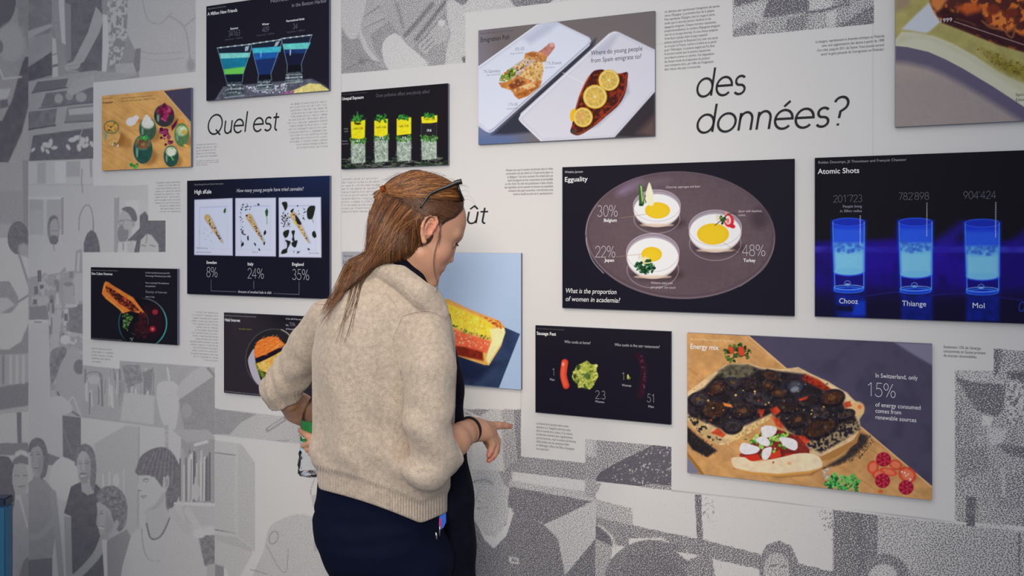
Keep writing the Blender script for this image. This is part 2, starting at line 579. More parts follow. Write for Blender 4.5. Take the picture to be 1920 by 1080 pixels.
def paint_mural(c):
    P, E, Ln = c.poly, c.ell, c.line
    # ---- photograph: hands over trays on a long table (top left)
    P([(40, -40), (380, -40), (380, 160), (180, 310), (40, 310)], g(138), tex=(30, .12))
    P([(53, -10), (97, -10), (97, 45), (90, 70), (53, 78)], g(122), tex=(14, .15))
    P([(53, 70), (97, 62), (100, 95), (75, 112), (53, 118)], g(142), sm=False, tex=(12, .1))
    Ln([(50, 66), (75, 56), (95, 48)], 13, g(156), 2, w2=7)
    P([(53, 126), (97, 97), (99, 140), (53, 153)], g(97), tex=(8, .06))
    P([(110, -5), (120, -5), (123, 84), (112, 78)], g(184))
    P([(98, 70), (108, 75), (109, 150), (98, 150)], g(180))
    Ln([(98, 103), (108, 100)], 2, g(120)); Ln([(98, 124), (108, 122)], 5, g(112))
    P([(97, -10), (108, -10), (116, 80), (128, 140), (126, 172), (115, 166), (107, 105)], g(140), tex=(7, .1))
    P([(122, -10), (190, -10), (194, 60), (193, 136), (150, 136), (125, 116)], g(106), tex=(10, .08))
    P([(122, 5), (133, 9), (133, 112), (124, 118)], g(130))
    P([(180, 12), (196, 32), (186, 62), (157, 116), (130, 128), (140, 110), (165, 60)], g(156), tex=(9, .08))
    E(136, 124, 15, 8, g(160), -15); Ln([(128, 124), (148, 121)], 1.5, g(125)); Ln([(130, 130), (152, 130)], 1.5, g(122))
    P([(193, 26), (203, 30), (206, 80), (199, 136), (191, 136)], g(192))
    P([(200, -10), (248, -10), (240, 60), (226, 120), (206, 131)], g(128), tex=(5, (.25, .25, .25), .52))
    P([(240, -10), (380, -10), (380, 137), (262, 146), (254, 95), (238, 62)], g(170), tex=(16, .06))
    Ln([(266, -5), (271, 18), (279, 38), (300, 44), (322, 24)], 1.6, g(140), sm=True)
    Ln([(318, 30), (345, 50), (354, 90), (357, 126)], 2.2, g(142), sm=True); Ln([(345, 50), (367, 32)], 2, g(142))
    Ln([(262, 96), (290, 101), (340, 97)], 1.8, g(150), sm=True); Ln([(262, 108), (300, 113), (345, 108)], 1.5, g(155), sm=True)
    E(358, 122, 8, 12, g(140), soft=8)
    P([(254, 92), (264, 90), (262, 132), (246, 142), (250, 120)], g(120))
    P([(215, 120), (250, 118), (256, 138), (220, 146)], g(160), tex=(5, .15))
    P([(53, 153), (175, 132), (260, 140), (175, 160), (176, 306), (53, 306)], g(152), tex=(20, .07))
    P([(60, 173), (70, 153), (128, 147), (122, 166)], g(108)); P([(76, 201), (86, 175), (178, 163), (174, 194)], g(112), tex=(6, .1))
    E(110, 185, 8, 9, g(150)); E(130, 180, 7, 8, g(145)); E(152, 182, 10, 9, g(150))
    Ln([(60, 174), (126, 164)], 2, g(95)); Ln([(74, 203), (175, 192)], 2, g(98))
    P([(53, 210), (107, 203), (103, 234), (53, 242)], g(114), tex=(8, .12)); Ln([(53, 243), (104, 235)], 2.5, g(92))
    P([(121, 229), (126, 202), (178, 196), (178, 226)], g(124)); P([(128, 205), (178, 200), (178, 212), (130, 216)], g(168), tex=(4, .1))
    Ln([(121, 230), (178, 226)], 2, g(95))
    P([(54, 304), (62, 254), (178, 239), (178, 298)], g(104), tex=(9, .06))
    for (x, y, r) in ((88, 272, 9), (95, 267, 7), (80, 279, 6), (102, 277, 6), (89, 284, 5), (146, 258, 8), (154, 266, 9), (160, 273, 7), (148, 277, 7), (136, 262, 8), (128, 276, 6), (163, 262, 6), (62, 281, 5), (172, 270, 6)):
        E(x, y, r, r * .55, g(184), (x * 37) % 180, 2)
    Ln([(156, 238), (148, 262)], 2, g(140))
    P([(125, 172), (140, 150), (175, 140), (178, 160), (150, 172), (135, 180)], g(158), tex=(6, .1))
    # ---- photograph: kitchen with two men, worktop with jars
    P([(40, 303), (178, 297), (178, 345), (285, 345), (330, 480), (330, 700), (410, 700), (410, 830), (152, 783), (40, 771)], g(182), tex=(40, .04))
    P([(55, 306), (70, 305), (70, 344), (55, 344)], g(184)); P([(70, 305), (86, 304), (86, 344), (70, 344)], g(160), 4)
    P([(103, 303), (124, 303), (124, 343), (103, 343)], g(198)); P([(124, 303), (151, 301), (151, 331), (124, 332)], g(158), 4); P([(151, 301), (176, 300), (176, 343), (151, 343)], g(186))
    Ln([(53, 346.5), (280, 347)], 1.4, g(165))
    Ln([(154, 318), (153, 340), (155, 360)], 3, g(150)); Ln([(170, 300), (171, 330)], 4, g(150))
    P([(55, 373), (81, 373), (81, 424), (55, 424)], g(158)); P([(88, 373), (115, 373), (115, 430), (88, 430)], g(162)); P([(53, 369), (118, 368), (118, 374), (53, 374)], g(194))
    P([(115, 370), (119, 370), (119, 440), (115, 440)], g(140)); P([(55, 396), (80, 394), (82, 440), (55, 440)], g(166), 4)
    P([(70, 480), (85, 458), (118, 454), (131, 490), (126, 534), (72, 534)], g(184), tex=(14, .05))
    E(100, 430, 11.5, 27, g(128)); E(102, 430, 8, 20, g(156)); E(101, 450, 8.5, 9, g(112)); P([(90, 425), (93, 408), (104, 404), (110, 410), (104, 409), (95, 414)], g(112))
    Ln([(97, 433), (107, 432)], 1.6, g(125)); Ln([(100, 458), (102, 470)], 2, g(140))
    P([(82, 512), (104, 518), (120, 502), (124, 508), (118, 528), (98, 534), (80, 528)], g(150), sm=True)
    Ln([(148, 432), (149, 408), (156, 390), (164, 384.5), (171, 392), (174.5, 412), (175, 434)], 2, g(132), sm=True)
    P([(157, 473), (157, 455), (163, 438), (171, 431), (180, 437), (186, 455), (188, 474)], g(106), sm=False, tex=(5, .1))
    P([(214, 371), (224, 370), (224, 474), (214, 474)], g(150)); P([(224, 375), (278, 374), (278, 474), (224, 474)], g(186)); P([(235, 376), (260, 375), (260, 400), (235, 402)], g(196))
    E(234, 424, 14, 30, g(164)); P([(228, 392), (241, 387), (252, 393), (257, 407), (256, 414), (249, 416), (244, 405), (238, 398)], g(108), sm=True)
    P([(221, 432), (228, 421), (234, 430), (241, 432), (239, 448), (230, 455), (222, 449)], g(126), sm=True); Ln([(220, 416), (238, 412), (248, 415)], 1.5, g(130)); E(227, 417, 5, 4, g(130), ring=1.2)
    E(250, 420, 3, 6, g(150))
    P([(238, 452), (262, 428), (262, 404), (272, 396), (283, 412), (312, 412), (312, 476), (250, 476), (256, 452)], g(104), tex=(5, .08))
    P([(264, 450), (276, 438), (284, 441), (297, 458), (298, 476), (261, 476)], g(176)); Ln([(276, 438), (274, 456)], 1.5, g(120)); Ln([(266, 460), (273, 461)], 2, g(118)); Ln([(281, 459), (290, 462)], 2, g(118))
    P([(239, 474), (238, 458), (250, 450), (252, 474)], g(172))
    P([(222, 455), (238, 452), (240, 474), (220, 474)], g(188)); Ln([(231, 455), (231, 468)], 2, g(130))
    # worktop clutter
    P([(53, 520), (156, 505), (156, 690), (175, 770), (53, 772)], g(150), tex=(11, (.3, .3, .3), .56))
    rg = np.random.default_rng(3)
    for k in range(60):
        x, y = rg.uniform(56, 152), rg.uniform(505, 640)
        w, h = rg.uniform(3, 8), rg.uniform(6, 22)
        P([(x, y), (x + w, y), (x + w, y + h), (x, y + h)], g(rg.choice([112, 128, 150, 172, 186])), 1.5)
    P([(142, 470), (154, 466), (154, 512), (140, 510)], g(150)); P([(146, 475), (150, 474), (148, 508), (144, 508)], g(186))
    P([(118, 532), (137, 530), (138, 570), (120, 570)], g(158)); E(128, 533, 9, 4, g(130)); P([(140, 512), (156, 512), (156, 566), (140, 560)], g(172))
    P([(128, 574), (156, 570), (156, 626), (130, 622)], g(122), tex=(5, .15)); Ln([(125, 574), (142, 573)], 6, g(182))
    P([(55, 576), (88, 572), (92, 600), (55, 600)], g(128)); P([(98, 590), (114, 590), (112, 640), (98, 640)], g(170))
    P([(53, 600), (91, 599), (95, 778), (53, 776)], g(182), tex=(6, .03)); E(72, 603.5, 18, 4, g(192)); E(71, 604, 8, 2, g(140))
    E(122, 637, 9, 9, g(194)); Ln([(130, 641), (139, 644)], 4, g(190)); E(97, 672, 8, 9, g(186)); E(50, 638, 6, 5, g(180))
    P([(95, 660), (118, 650), (125, 662), (112, 690), (98, 720), (94, 700)], g(124), sm=True, tex=(6, .2))
    P([(104, 742), (108, 700), (122, 668), (140, 650), (160, 690), (172, 745), (160, 790), (120, 790)], g(160), sm=True); Ln([(122, 776), (136, 744), (150, 776), (168, 790)], 2.5, g(186), sm=True)
    Ln([(108, 735), (120, 760), (148, 780)], 3, g(110), sm=True)
    E(149, 688, 11, 14, g(118)); P([(90, 750), (118, 744), (136, 770), (96, 780)], g(184), sm=True)
    P([(155, 684), (224, 691), (224, 676), (405, 688), (405, 818), (152, 784)], g(158), tex=(18, .12))
    rg = np.random.default_rng(5)
    for k in range(46):
        x = rg.uniform(160, 290); y0 = rg.uniform(690, 740); h = rg.uniform(18, 50)
        Ln([(x, y0), (x + rg.uniform(-2, 2), y0 + h)], rg.uniform(1, 4), g(rg.choice([120, 135, 178, 190])), 1.5)
    E(176, 706, 15, 9, g(128), ring=2); E(176, 712, 12, 8, g(176)); P([(228, 684), (262, 684), (268, 716), (238, 728)], g(132), tex=(4, .3)); P([(266, 698), (288, 690), (284, 728), (276, 734)], g(128), 3)
    P([(232, 736), (290, 742), (288, 796), (226, 788)], g(178), 3, tex=(5, .12)); P([(296, 720), (334, 724), (330, 800), (312, 804), (298, 770)], g(184), sm=True, tex=(6, .05))
    P([(332, 740), (340, 716), (372, 690), (392, 692), (402, 712), (380, 722), (345, 746)], g(172), sm=True)
    P([(335, 750), (402, 704), (404, 818), (346, 806)], g(138), tex=(8, .08)); E(350, 770, 9, 14, g(150))
    Ln([(314, 690), (318, 718)], 4, g(186)); Ln([(390, 690), (403, 706)], 5, g(130))
    # ---- photograph: five laughing people (bottom left)
    P([(40, 771), (53, 771), (152, 782.5), (404, 815), (404, 1120), (40, 1120)], g(182), tex=(40, .03))
    P([(117, 779), (152, 783), (152, 862), (141, 866), (118, 856)], g(114), tex=(6, .06)); Ln([(118, 805), (135, 850)], 1.3, g(135))
    P([(85, 848), (112, 858), (112, 866), (98, 872), (84, 872)], g(124))
    P([(178, 832), (236, 798), (262, 801), (262, 1100), (178, 1100)], g(168), 1.5); P([(262, 801), (330, 809), (345, 815), (330, 940), (262, 940)], g(184)); Ln([(261, 800), (258, 985)], 1.4, g(140))
    P([(152, 783), (240, 795), (178, 830), (152, 850)], g(190)); E(120, 898, 27, 40, g(194)); Ln([(193, 890), (193, 930)], 3, g(188)); Ln([(205, 885), (205, 930)], 3, g(188)); E(218, 900, 6, 12, g(186)); Ln([(232, 880), (232, 930)], 2, g(190))
    Ln([(312, 800), (313, 838)], 7, g(160)); E(313, 812, 5, 5, g(184), ring=1.5); E(313, 824, 4, 4, g(184), ring=1.5)
    P([(53, 905), (62, 898), (82, 898), (98, 916), (108, 950), (104, 1000), (97, 1052), (53, 1056)], g(142), tex=(7, .1)); P([(53, 1050), (98, 1046), (98, 1110), (53, 1110)], g(112))
    Ln([(99, 925), (106, 985), (113, 1060), (116, 1100)], 13, g(148), 2, sm=True, w2=10); Ln([(55, 1006), (75, 1005), (97, 980)], 11, g(150), 2, sm=True)
    z = lambda *p: [(50 + p[i] / 3.15, 820 + p[i + 1] / 3.15) for i in range(0, len(p), 2)]
    def eye(x, y, w=4, c=112): Ln([(x - w, y), (x + w, y - .6)], 1.8, g(c), 1.4); Ln([(x - w, y - 4.5), (x + w, y - 5)], 1.5, g(c + 14), 1.4)
    P(z(40, 225, 95, 220, 100, 280, 30, 285), g(142)); P(z(10, 90, 20, 30, 55, 2, 95, 15, 120, 70, 128, 150, 115, 220, 100, 238, 80, 235, 60, 60), g(116), sm=True, tex=(4, .12))
    P(z(22, 90, 30, 66, 48, 52, 80, 60, 96, 120, 92, 190, 75, 230, 50, 232, 32, 195, 24, 140), g(158), 2, sm=True); P(z(70, 120, 96, 110, 92, 190, 74, 228, 62, 190), g(140), 9); P(z(16, 84, 24, 40, 56, 30, 60, 52, 36, 62, 24, 86), g(114), sm=True)
    eye(50 + 30 / 3.15, 820 + 104 / 3.15, 2.6); eye(50 + 68 / 3.15, 820 + 102 / 3.15, 3.4); P(z(36, 168, 52, 162, 70, 172, 60, 186, 44, 184), g(116), 1.5); Ln(z(42, 171, 64, 172), 2, g(190)); Ln(z(42, 110, 36, 144, 46, 150), 1.4, g(136), 1.5)
    P([(133, 912), (150, 904), (176, 904), (191, 918), (194, 1000), (200, 1100), (131, 1100), (133, 968), (120, 962)], g(103), tex=(8, .06))
    P([(120, 968), (133, 970), (136, 1090), (124, 1090)], g(152)); P(z(322, 268, 392, 262, 398, 330, 360, 342, 325, 318), g(160)); P(z(288, 170, 294, 80, 320, 45, 350, 38, 385, 60, 405, 110, 412, 190, 405, 280, 392, 312, 372, 260, 366, 120), g(122), sm=True, tex=(3.5, .2))
    P(z(298, 150, 306, 108, 330, 82, 358, 96, 376, 150, 372, 236, 352, 272, 326, 272, 310, 242, 302, 195), g(168), 2, sm=True); P(z(350, 120, 376, 140, 374, 230, 354, 268, 346, 200), g(146), 8); P(z(306, 220, 326, 210, 352, 212, 370, 224, 356, 272, 326, 274, 310, 244), g(142), 3); P(z(312, 214, 330, 206, 352, 212, 350, 220, 318, 222), g(122), 2)
    eye(50 + 316 / 3.15, 820 + 156 / 3.15, 2.6); eye(50 + 354 / 3.15, 820 + 154 / 3.15, 3.6); Ln(z(326, 150, 318, 194, 334, 198), 1.6, g(140), 1.6); Ln(z(320, 228, 346, 226), 2.4, g(194))
    P(z(412, 352, 430, 312, 470, 290, 520, 290, 570, 330, 594, 400, 588, 500, 562, 548, 535, 548, 500, 470, 440, 400), g(122), sm=True, tex=(4.5, .28)); c.blobs(60, z(430, 320, 510, 296, 570, 340, 580, 440, 500, 420), [g(104), g(146), g(136)], 1, 3, 1.5, .7, .4, seed=15)
    P(z(414, 388, 440, 390, 490, 430, 508, 496, 520, 530, 492, 572, 455, 602, 436, 584, 424, 540, 412, 504, 418, 440), g(166), 1.6, sm=True); P(z(470, 440, 506, 490, 516, 530, 480, 580, 460, 560), g(148), 8); E(50 + 532 / 3.15, 820 + 512 / 3.15, 4, 8, g(162)); eye(50 + 440 / 3.15, 820 + 452 / 3.15, 3); Ln(z(428, 532, 452, 540), 3, g(196)); Ln(z(426, 526, 456, 532), 1.4, g(120)); Ln(z(424, 460, 414, 502, 428, 508), 1.6, g(146), 1.5)
    P([(200, 1014), (238, 992), (252, 1020), (254, 1110), (200, 1110)], g(134), tex=(3, (.62, .62, .62), .5)); Ln([(196, 1008), (180, 1042), (146, 1078), (120, 1092)], 17, g(156), 2, sm=True, w2=12); P([(191, 1012), (200, 1012), (202, 1090), (196, 1090)], g(194))
    P([(242, 1018), (262, 990), (318, 962), (352, 984), (374, 1016), (388, 1074), (380, 1110), (236, 1110)], g(182), sm=True, tex=(30, .03))
    P([(276, 950), (312, 940), (322, 966), (300, 1004), (284, 1006), (272, 985)], g(168)); Ln([(266, 990), (268, 1020), (278, 1048), (300, 1052)], 1.4, g(150), sm=True)
    z = lambda *p: [(230 + p[i] / 3.15, 820 + p[i + 1] / 3.15) for i in range(0, len(p), 2)]
    P(z(150, 450, 258, 390, 290, 450, 270, 490, 240, 560, 190, 604, 155, 592, 144, 520), g(172), 3)
    P(z(86, 220, 84, 170, 110, 110, 160, 75, 215, 58, 270, 68, 310, 115, 340, 180, 352, 240, 345, 310, 325, 370, 295, 415, 266, 434, 240, 300), g(114), sm=True, tex=(4, .16))
    P(z(94, 226, 92, 262, 86, 306, 104, 322, 104, 346, 108, 362, 110, 400, 124, 436, 150, 452, 200, 432, 244, 396, 260, 330, 262, 240, 240, 232, 236, 300, 214, 270, 190, 236, 150, 224), g(180), 1.6); P(z(130, 448, 200, 424, 246, 380, 258, 320, 240, 330, 190, 400, 150, 425), g(158), 7)
    E(230 + 260 / 3.15, 820 + 266 / 3.15, 5, 13, g(170), 8); E(230 + 262 / 3.15, 820 + 270 / 3.15, 2, 7, g(140), 8, 3); P(z(262, 312, 268, 434, 256, 410, 252, 330), g(120), 2)
    for k in range(16): Ln(z(170 + k * 9, 70 + abs(k - 6) * 4, 140 + k * 11, 130 + k * 4, 110 + k * 13, 205 + k * 5), 1.2, g(98 if k % 2 else 138), 1.5, .6, sm=True)
    Ln(z(122, 252, 136, 244, 152, 250), 2.2, g(116), 1.4); Ln(z(118, 262, 148, 262), 1.2, g(140), 1.2); Ln(z(92, 312, 108, 316), 2, g(122), 1.4); Ln(z(108, 348, 140, 346), 2, g(128), 1.4); Ln(z(112, 356, 132, 358), 2.4, g(150), 2); Ln(z(112, 540, 118, 620, 130, 680, 150, 720), 1.6, g(146), 1.6, sm=True)
    Ln([(275, 982), (281, 1006), (290, 1011), (304, 1002), (318, 972)], 3.2, g(118), sm=True)
    P([(340, 812), (404, 824), (404, 944), (336, 940)], g(146)); P([(322, 805), (390, 806), (404, 822), (350, 830)], g(160))
    rg = np.random.default_rng(8)
    for k in range(38):
        x = rg.uniform(338, 400); y0 = rg.uniform(842, 880)
        Ln([(x, y0), (x + rg.uniform(-1, 1), 938)], rg.uniform(1.5, 5), g(rg.choice([108, 122, 160, 188, 196])), 1.2)
    Ln([(366, 834), (388, 828)], 6, g(192)); E(367, 922, 8, 16, g(176)); Ln([(367, 896), (367, 910)], 4, g(176))
    Ln([(328, 944), (404, 946)], 5, g(194)); P([(340, 948), (404, 950), (404, 985), (350, 985)], g(172)); Ln([(322, 960), (352, 996)], 15, g(176), 2); Ln([(352, 958), (372, 990)], 13, g(184), 2)
    P([(370, 1000), (404, 1004), (404, 1060), (384, 1062)], g(122), tex=(5, .25)); E(374, 1000, 12, 9, g(194)); E(392, 996, 10, 8, g(192)); P([(388, 1060), (404, 1056), (404, 1110), (386, 1110)], g(164))
    # ---- strip behind the visitor, left of her
    P([(403, 766), (580, 786), (690, 800), (690, 850), (403, 815)], g(172), tex=(20, .05)); P([(403, 766), (482, 776), (452, 792), (430, 815), (403, 814)], g(140), tex=(7, .08))
    Ln([(502, 806), (534, 785)], 9, g(136), 1.5); Ln([(504, 804), (531, 786)], 3, g(172), 1); P([(495, 826), (545, 824), (530, 836)], g(150))
    P([(403, 815), (690, 850), (690, 1120), (403, 1120)], g(200), tex=(30, .02)); Ln([(403, 817), (566, 834)], 3, g(198))
    P([(403, 826), (452, 832), (470, 860), (478, 868), (478, 1034), (403, 1010)], g(180)); P([(403, 850), (440, 854), (440, 998), (403, 992)], g(174)); P([(446, 836), (456, 836), (478, 868), (478, 1030), (446, 1006)], g(172)); Ln([(403, 848), (441, 854)], 1.5, g(120)); Ln([(403, 993), (442, 1001)], 1.5, g(120))
    P([(403, 1002), (444, 1008), (474, 1030), (468, 1042), (430, 1040), (403, 1060)], g(166)); P([(403, 1056), (420, 1060), (420, 1100), (403, 1100)], g(130)); P([(403, 1012), (474, 1036), (440, 1100), (420, 1062), (403, 1058)], g(178))
    P([(505, 990), (530, 972), (560, 964), (590, 972), (610, 1000), (620, 1100), (480, 1100), (495, 1030)], g(176), sm=True, tex=(9, .1)); E(513, 1008, 8, 12, g(140), 20, ring=2.5); Ln([(500, 1022), (520, 1060), (536, 1072), (540, 1030)], 1.8, g(142), sm=True); Ln([(470, 1068), (500, 1076)], 2.2, g(140)); Ln([(594, 980), (592, 1030)], 7, g(152), 4)
    Ln([(592, 892), (583, 918), (584, 930)], 1.3, g(120), sm=True); P([(584, 930), (592, 926), (594, 955), (586, 948)], g(166))
    # ---- strip to the right of her
    P([(690, 735), (860, 755), (978, 767), (978, 856), (1098, 868), (1118, 880), (1118, 1120), (690, 1120)], g(174), tex=(24, .06))
    P([(870, 762), (928, 763), (900, 780), (872, 778)], g(132)); Ln([(865, 766), (905, 786)], 3, g(190)); P([(884, 796), (936, 800), (944, 882), (884, 880)], g(190)); P([(940, 764), (963, 766), (972, 862), (946, 882)], g(150), tex=(8, .06)); P([(963, 766), (978, 767), (978, 856), (970, 862)], g(124))
    P([(946, 882), (978, 856), (1098, 868), (1118, 878), (1118, 935), (960, 905)], g(136), tex=(10, .08)); P([(960, 884), (1098, 902), (1112, 912), (1118, 924), (960, 902)], g(194)); P([(958, 902), (1118, 924), (1118, 938), (956, 914)], g(168))
    P([(955, 912), (1110, 940), (1024, 984), (952, 950)], g(118), tex=(8, .06)); P([(1118, 940), (1018, 984), (1042, 1002), (1064, 1078), (1118, 1012)], g(176)); P([(1118, 1008), (1060, 1078), (1060, 1120), (1118, 1120)], g(116))
    P([(884, 884), (955, 884), (957, 905), (950, 950), (953, 992), (930, 1012), (905, 1000), (889, 972)], g(172), sm=False, tex=(10, .05)); P([(936, 884), (958, 884), (954, 914), (944, 908)], g(140)); Ln([(886, 903), (910, 900), (922, 906)], 6, g(142), 5); Ln([(898, 920), (892, 938), (902, 942)], 3, g(148), 3); Ln([(894, 954), (914, 952)], 3, g(135), 2); E(920, 950, 20, 24, g(160), soft=14, alpha=.6)
    P([(888, 974), (925, 1027), (954, 970), (962, 952), (1020, 984), (1046, 1010), (1068, 1120), (886, 1120)], g(118), tex=(12, .05)); P([(893, 978), (908, 1002), (928, 1008), (950, 982), (956, 952), (963, 962), (950, 1004), (926, 1028), (908, 1012)], g(194)); P([(954, 1044), (972, 1047), (973, 1058), (956, 1056)], g(190)); P([(958, 1047), (969, 1049), (970, 1055), (959, 1053)], g(120))
    # ---- small print below the sausages
    P([(1097, 823), (1259, 837), (1259, 919), (1097, 896)], g(140), tex=(7, .1)); P([(1097, 822), (1118, 824), (1118, 858), (1097, 853)], g(172)); P([(1112, 826), (1122, 840), (1114, 858)], g(160)); P([(1226, 834), (1259, 837), (1259, 919), (1116, 902), (1124, 886), (1160, 866)], g(96)); P([(1200, 912), (1220, 906), (1259, 910), (1259, 919), (1210, 916)], g(140))
    c.blobs(120, [(1226, 836), (1258, 838), (1258, 908), (1200, 906), (1124, 898), (1150, 876)], [g(186)], .8, 1.7, 1, seed=2)
    P([(1097, 896), (1118, 898), (1118, 935), (1097, 930)], g(150))
    # ---- photograph: kitchen with heads (bottom right)
    P([(1117, 904), (1259, 919.5), (1790, 978.5), (1960, 997), (1960, 1130), (1117, 1130)], g(202))
    P([(1117, 905), (1128, 906), (1120, 924), (1117, 926)], g(150)); P([(1117, 936), (1185, 953), (1188, 990), (1117, 972)], g(160), tex=(6, .05))
    P([(1117, 970), (1230, 994), (1320, 1012), (1430, 1040), (1604, 1082), (1560, 1110), (1425, 1068), (1300, 1040), (1160, 1024), (1117, 1010)], g(132), tex=(14, .07)); P([(1302, 926), (1315, 927), (1318, 1012), (1307, 1010)], g(118))
    c.blobs(60, [(1316, 932), (1342, 936), (1338, 982), (1318, 972)], [g(140)], .9, 1.6, 1, seed=4); c.blobs(90, [(1530, 955), (1562, 958), (1562, 1022), (1550, 1000)], [g(140)], .9, 1.7, 1, seed=5)
    P([(1117, 985), (1138, 1004), (1148, 1030), (1140, 1110), (1117, 1110)], g(152)); P([(1117, 984), (1140, 1000), (1150, 1026), (1117, 1010)], g(108)); Ln([(1122, 984), (1146, 1005), (1156, 1032)], 4, g(178), 2, sm=True)
    P([(1178, 1010), (1240, 1008), (1290, 1036), (1300, 1046), (1180, 1030)], g(196)); E(1222, 1086, 88, 74, g(122), tex=(9, .1)); E(1222, 1086, 60, 50, g(110), soft=40, alpha=.6); P([(1268, 1034), (1302, 1042), (1290, 1052)], g(198)); E(1316, 1072, 30, 30, g(132)); P([(1336, 1050), (1430, 1070), (1430, 1110), (1346, 1110)], g(200))
    P([(1424, 1068), (1424, 1048), (1436, 1022), (1460, 1013), (1484, 1024), (1496, 1050), (1498, 1110), (1424, 1110)], g(128), sm=False, tex=(5, .1)); E(1456, 1070, 24, 34, g(164), tex=(6, .1)); Ln([(1444, 1060), (1456, 1060)], 3, g(120)); Ln([(1464, 1062), (1474, 1062)], 3, g(120)); E(1462, 1086, 8, 4, g(130))
    P([(1562, 956), (1646, 966), (1646, 1120), (1562, 1120)], g(124), tex=(18, .07)); P([(1600, 962), (1616, 964), (1630, 1110), (1618, 1110)], g(112), 6, .6); P([(1646, 966), (1960, 1000), (1960, 1120), (1646, 1120)], g(164), tex=(40, .05)); P([(1760, 1000), (1860, 990), (1916, 1000), (1960, 1004), (1960, 1120), (1700, 1120), (1740, 1010)], g(154), 30)
    P([(1614, 1110), (1620, 1062), (1646, 1040), (1676, 1042), (1700, 1062), (1710, 1110)], g(128), sm=True, tex=(5, .1)); E(1656, 1078, 26, 20, g(178))
    Ln([(1910, 1000), (1911, 1110)], 4, g(120))
    # ---- print at the right edge
    P([(1790, 693), (1863, 696), (1863, 652), (1960, 657), (1960, 990), (1790, 978.5)], g(150), tex=(26, .18)); P([(1790, 706), (1822, 716), (1886, 722), (1880, 770), (1868, 782), (1832, 770), (1812, 740)], g(116), tex=(6, .05)); P([(1790, 694), (1863, 697), (1884, 720), (1806, 712)], g(168)); P([(1863, 652), (1880, 654), (1872, 700), (1863, 706)], g(120)); P([(1884, 722), (1930, 700), (1930, 790), (1890, 800)], g(180), tex=(4, (.75, .75, .75), .58)); P([(1886, 698), (1930, 694), (1930, 712), (1896, 712)], g(112))
    P([(1842, 778), (1862, 782), (1856, 800), (1842, 796)], g(192)); P([(1870, 832), (1930, 840), (1930, 862), (1890, 852)], g(116), 3); P([(1812, 930), (1830, 932), (1828, 988), (1812, 986)], g(108), 3); P([(1790, 840), (1850, 836), (1856, 880), (1800, 900)], g(134), 8); P([(1860, 900), (1930, 880), (1930, 960), (1870, 950)], g(140), 10); P([(1790, 760), (1830, 790), (1830, 840), (1790, 830)], g(140), 8)
    P([(1850, 800), (1890, 806), (1880, 830), (1856, 836)], g(178), 6); Ln([(1880, 880), (1882, 930)], 6, g(178), 4)
    # ---- print at the top: arms and aprons
    P([(640, -50), (1090, -50), (1075, 0), (873, 24), (873, 118), (640, 139)], g(152), tex=(14, .1))
    P([(640, -5), (688, -5), (680, 48), (664, 76), (655, 74), (640, 50)], g(176)); P([(640, 52), (656, 74), (672, 72), (690, 104), (706, 122), (732, 132), (640, 140)], g(136), tex=(8, .1)); P([(671, 60), (676, 55), (692, 92), (712, 116), (700, 114), (682, 92)], g(176)); Ln([(650, 128), (690, 112), (712, 118)], 2, g(118)); E(679, 115, 7, 7, g(120))
    P([(690, -5), (722, -5), (730, 38), (694, 66), (676, 48)], g(156), tex=(6, .15)); Ln([(684, 30), (712, 12)], 3, g(128)); Ln([(684, 52), (722, 34)], 2.5, g(130))
    P([(694, 66), (730, 38), (744, 60), (762, 78), (772, 92), (860, -5), (880, -5), (844, 20), (838, 60), (800, 110), (770, 118), (740, 100), (716, 112), (704, 100)], g(138), tex=(9, .12)); Ln([(760, 66), (780, 44), (810, 8)], 8, g(116), 4); Ln([(780, 74), (804, 44), (834, 4)], 7, g(114), 4); Ln([(744, 8), (756, 50)], 5, g(126), 5)
    P([(716, 94), (722, 74), (738, 63), (750, 68), (764, 84), (802, 123), (740, 133), (724, 122)], g(192), sm=True)
    P([(784, 84), (802, 64), (826, 42), (842, 52), (836, 76), (806, 104), (790, 96)], g(162), sm=True, tex=(5, .08))
    for k in range(4): Ln([(784 + k * 6, 82 + k * 6), (806 + k * 4, 62 + k * 7)], 2, g(118), 1.5)
    E(828, 43, 7, 6, g(192)); P([(800, 100), (834, 76), (836, 122), (808, 124)], g(142), tex=(4, .15)); P([(838, 4), (848, 0), (868, 10), (874, 26), (874, 118), (834, 121), (838, 92), (846, 62), (838, 34)], g(182)); P([(866, 108), (874, 104), (874, 118), (868, 118)], g(112))
    P([(868, 10), (880, -6), (950, -6), (968, 12), (873, 25)], g(184)); P([(952, -6), (1044, -6), (1030, 6), (966, 13)], g(122), tex=(5, .1)); P([(846, -5), (882, -5), (874, 6), (866, 10)], g(120)); P([(1044, -6), (1090, -6), (1074, 2), (1030, 6)], g(186))
    P([(1373, -20), (1640, -20), (1639, 46.5), (1373, 69.5)], g(150), tex=(9, .12)); P([(1374, -5), (1432, -5), (1420, 2), (1380, 12)], g(114)); P([(1374, 16), (1436, 4), (1428, 34), (1422, 64), (1398, 67), (1373, 52)], g(168), 2, tex=(6, .08)); P([(1374, 58), (1408, 40), (1424, 44), (1416, 64), (1373, 69)], g(132), 3, tex=(4, .15)); P([(1442, -5), (1524, -5), (1514, 22), (1430, 34)], g(112), tex=(6, .06)); P([(1516, -5), (1560, -5), (1560, 14), (1518, 20)], g(178), 3); Ln([(1512, 23), (1546, 19), (1562, 14), (1592, 10)], 3, g(98), 1.5)
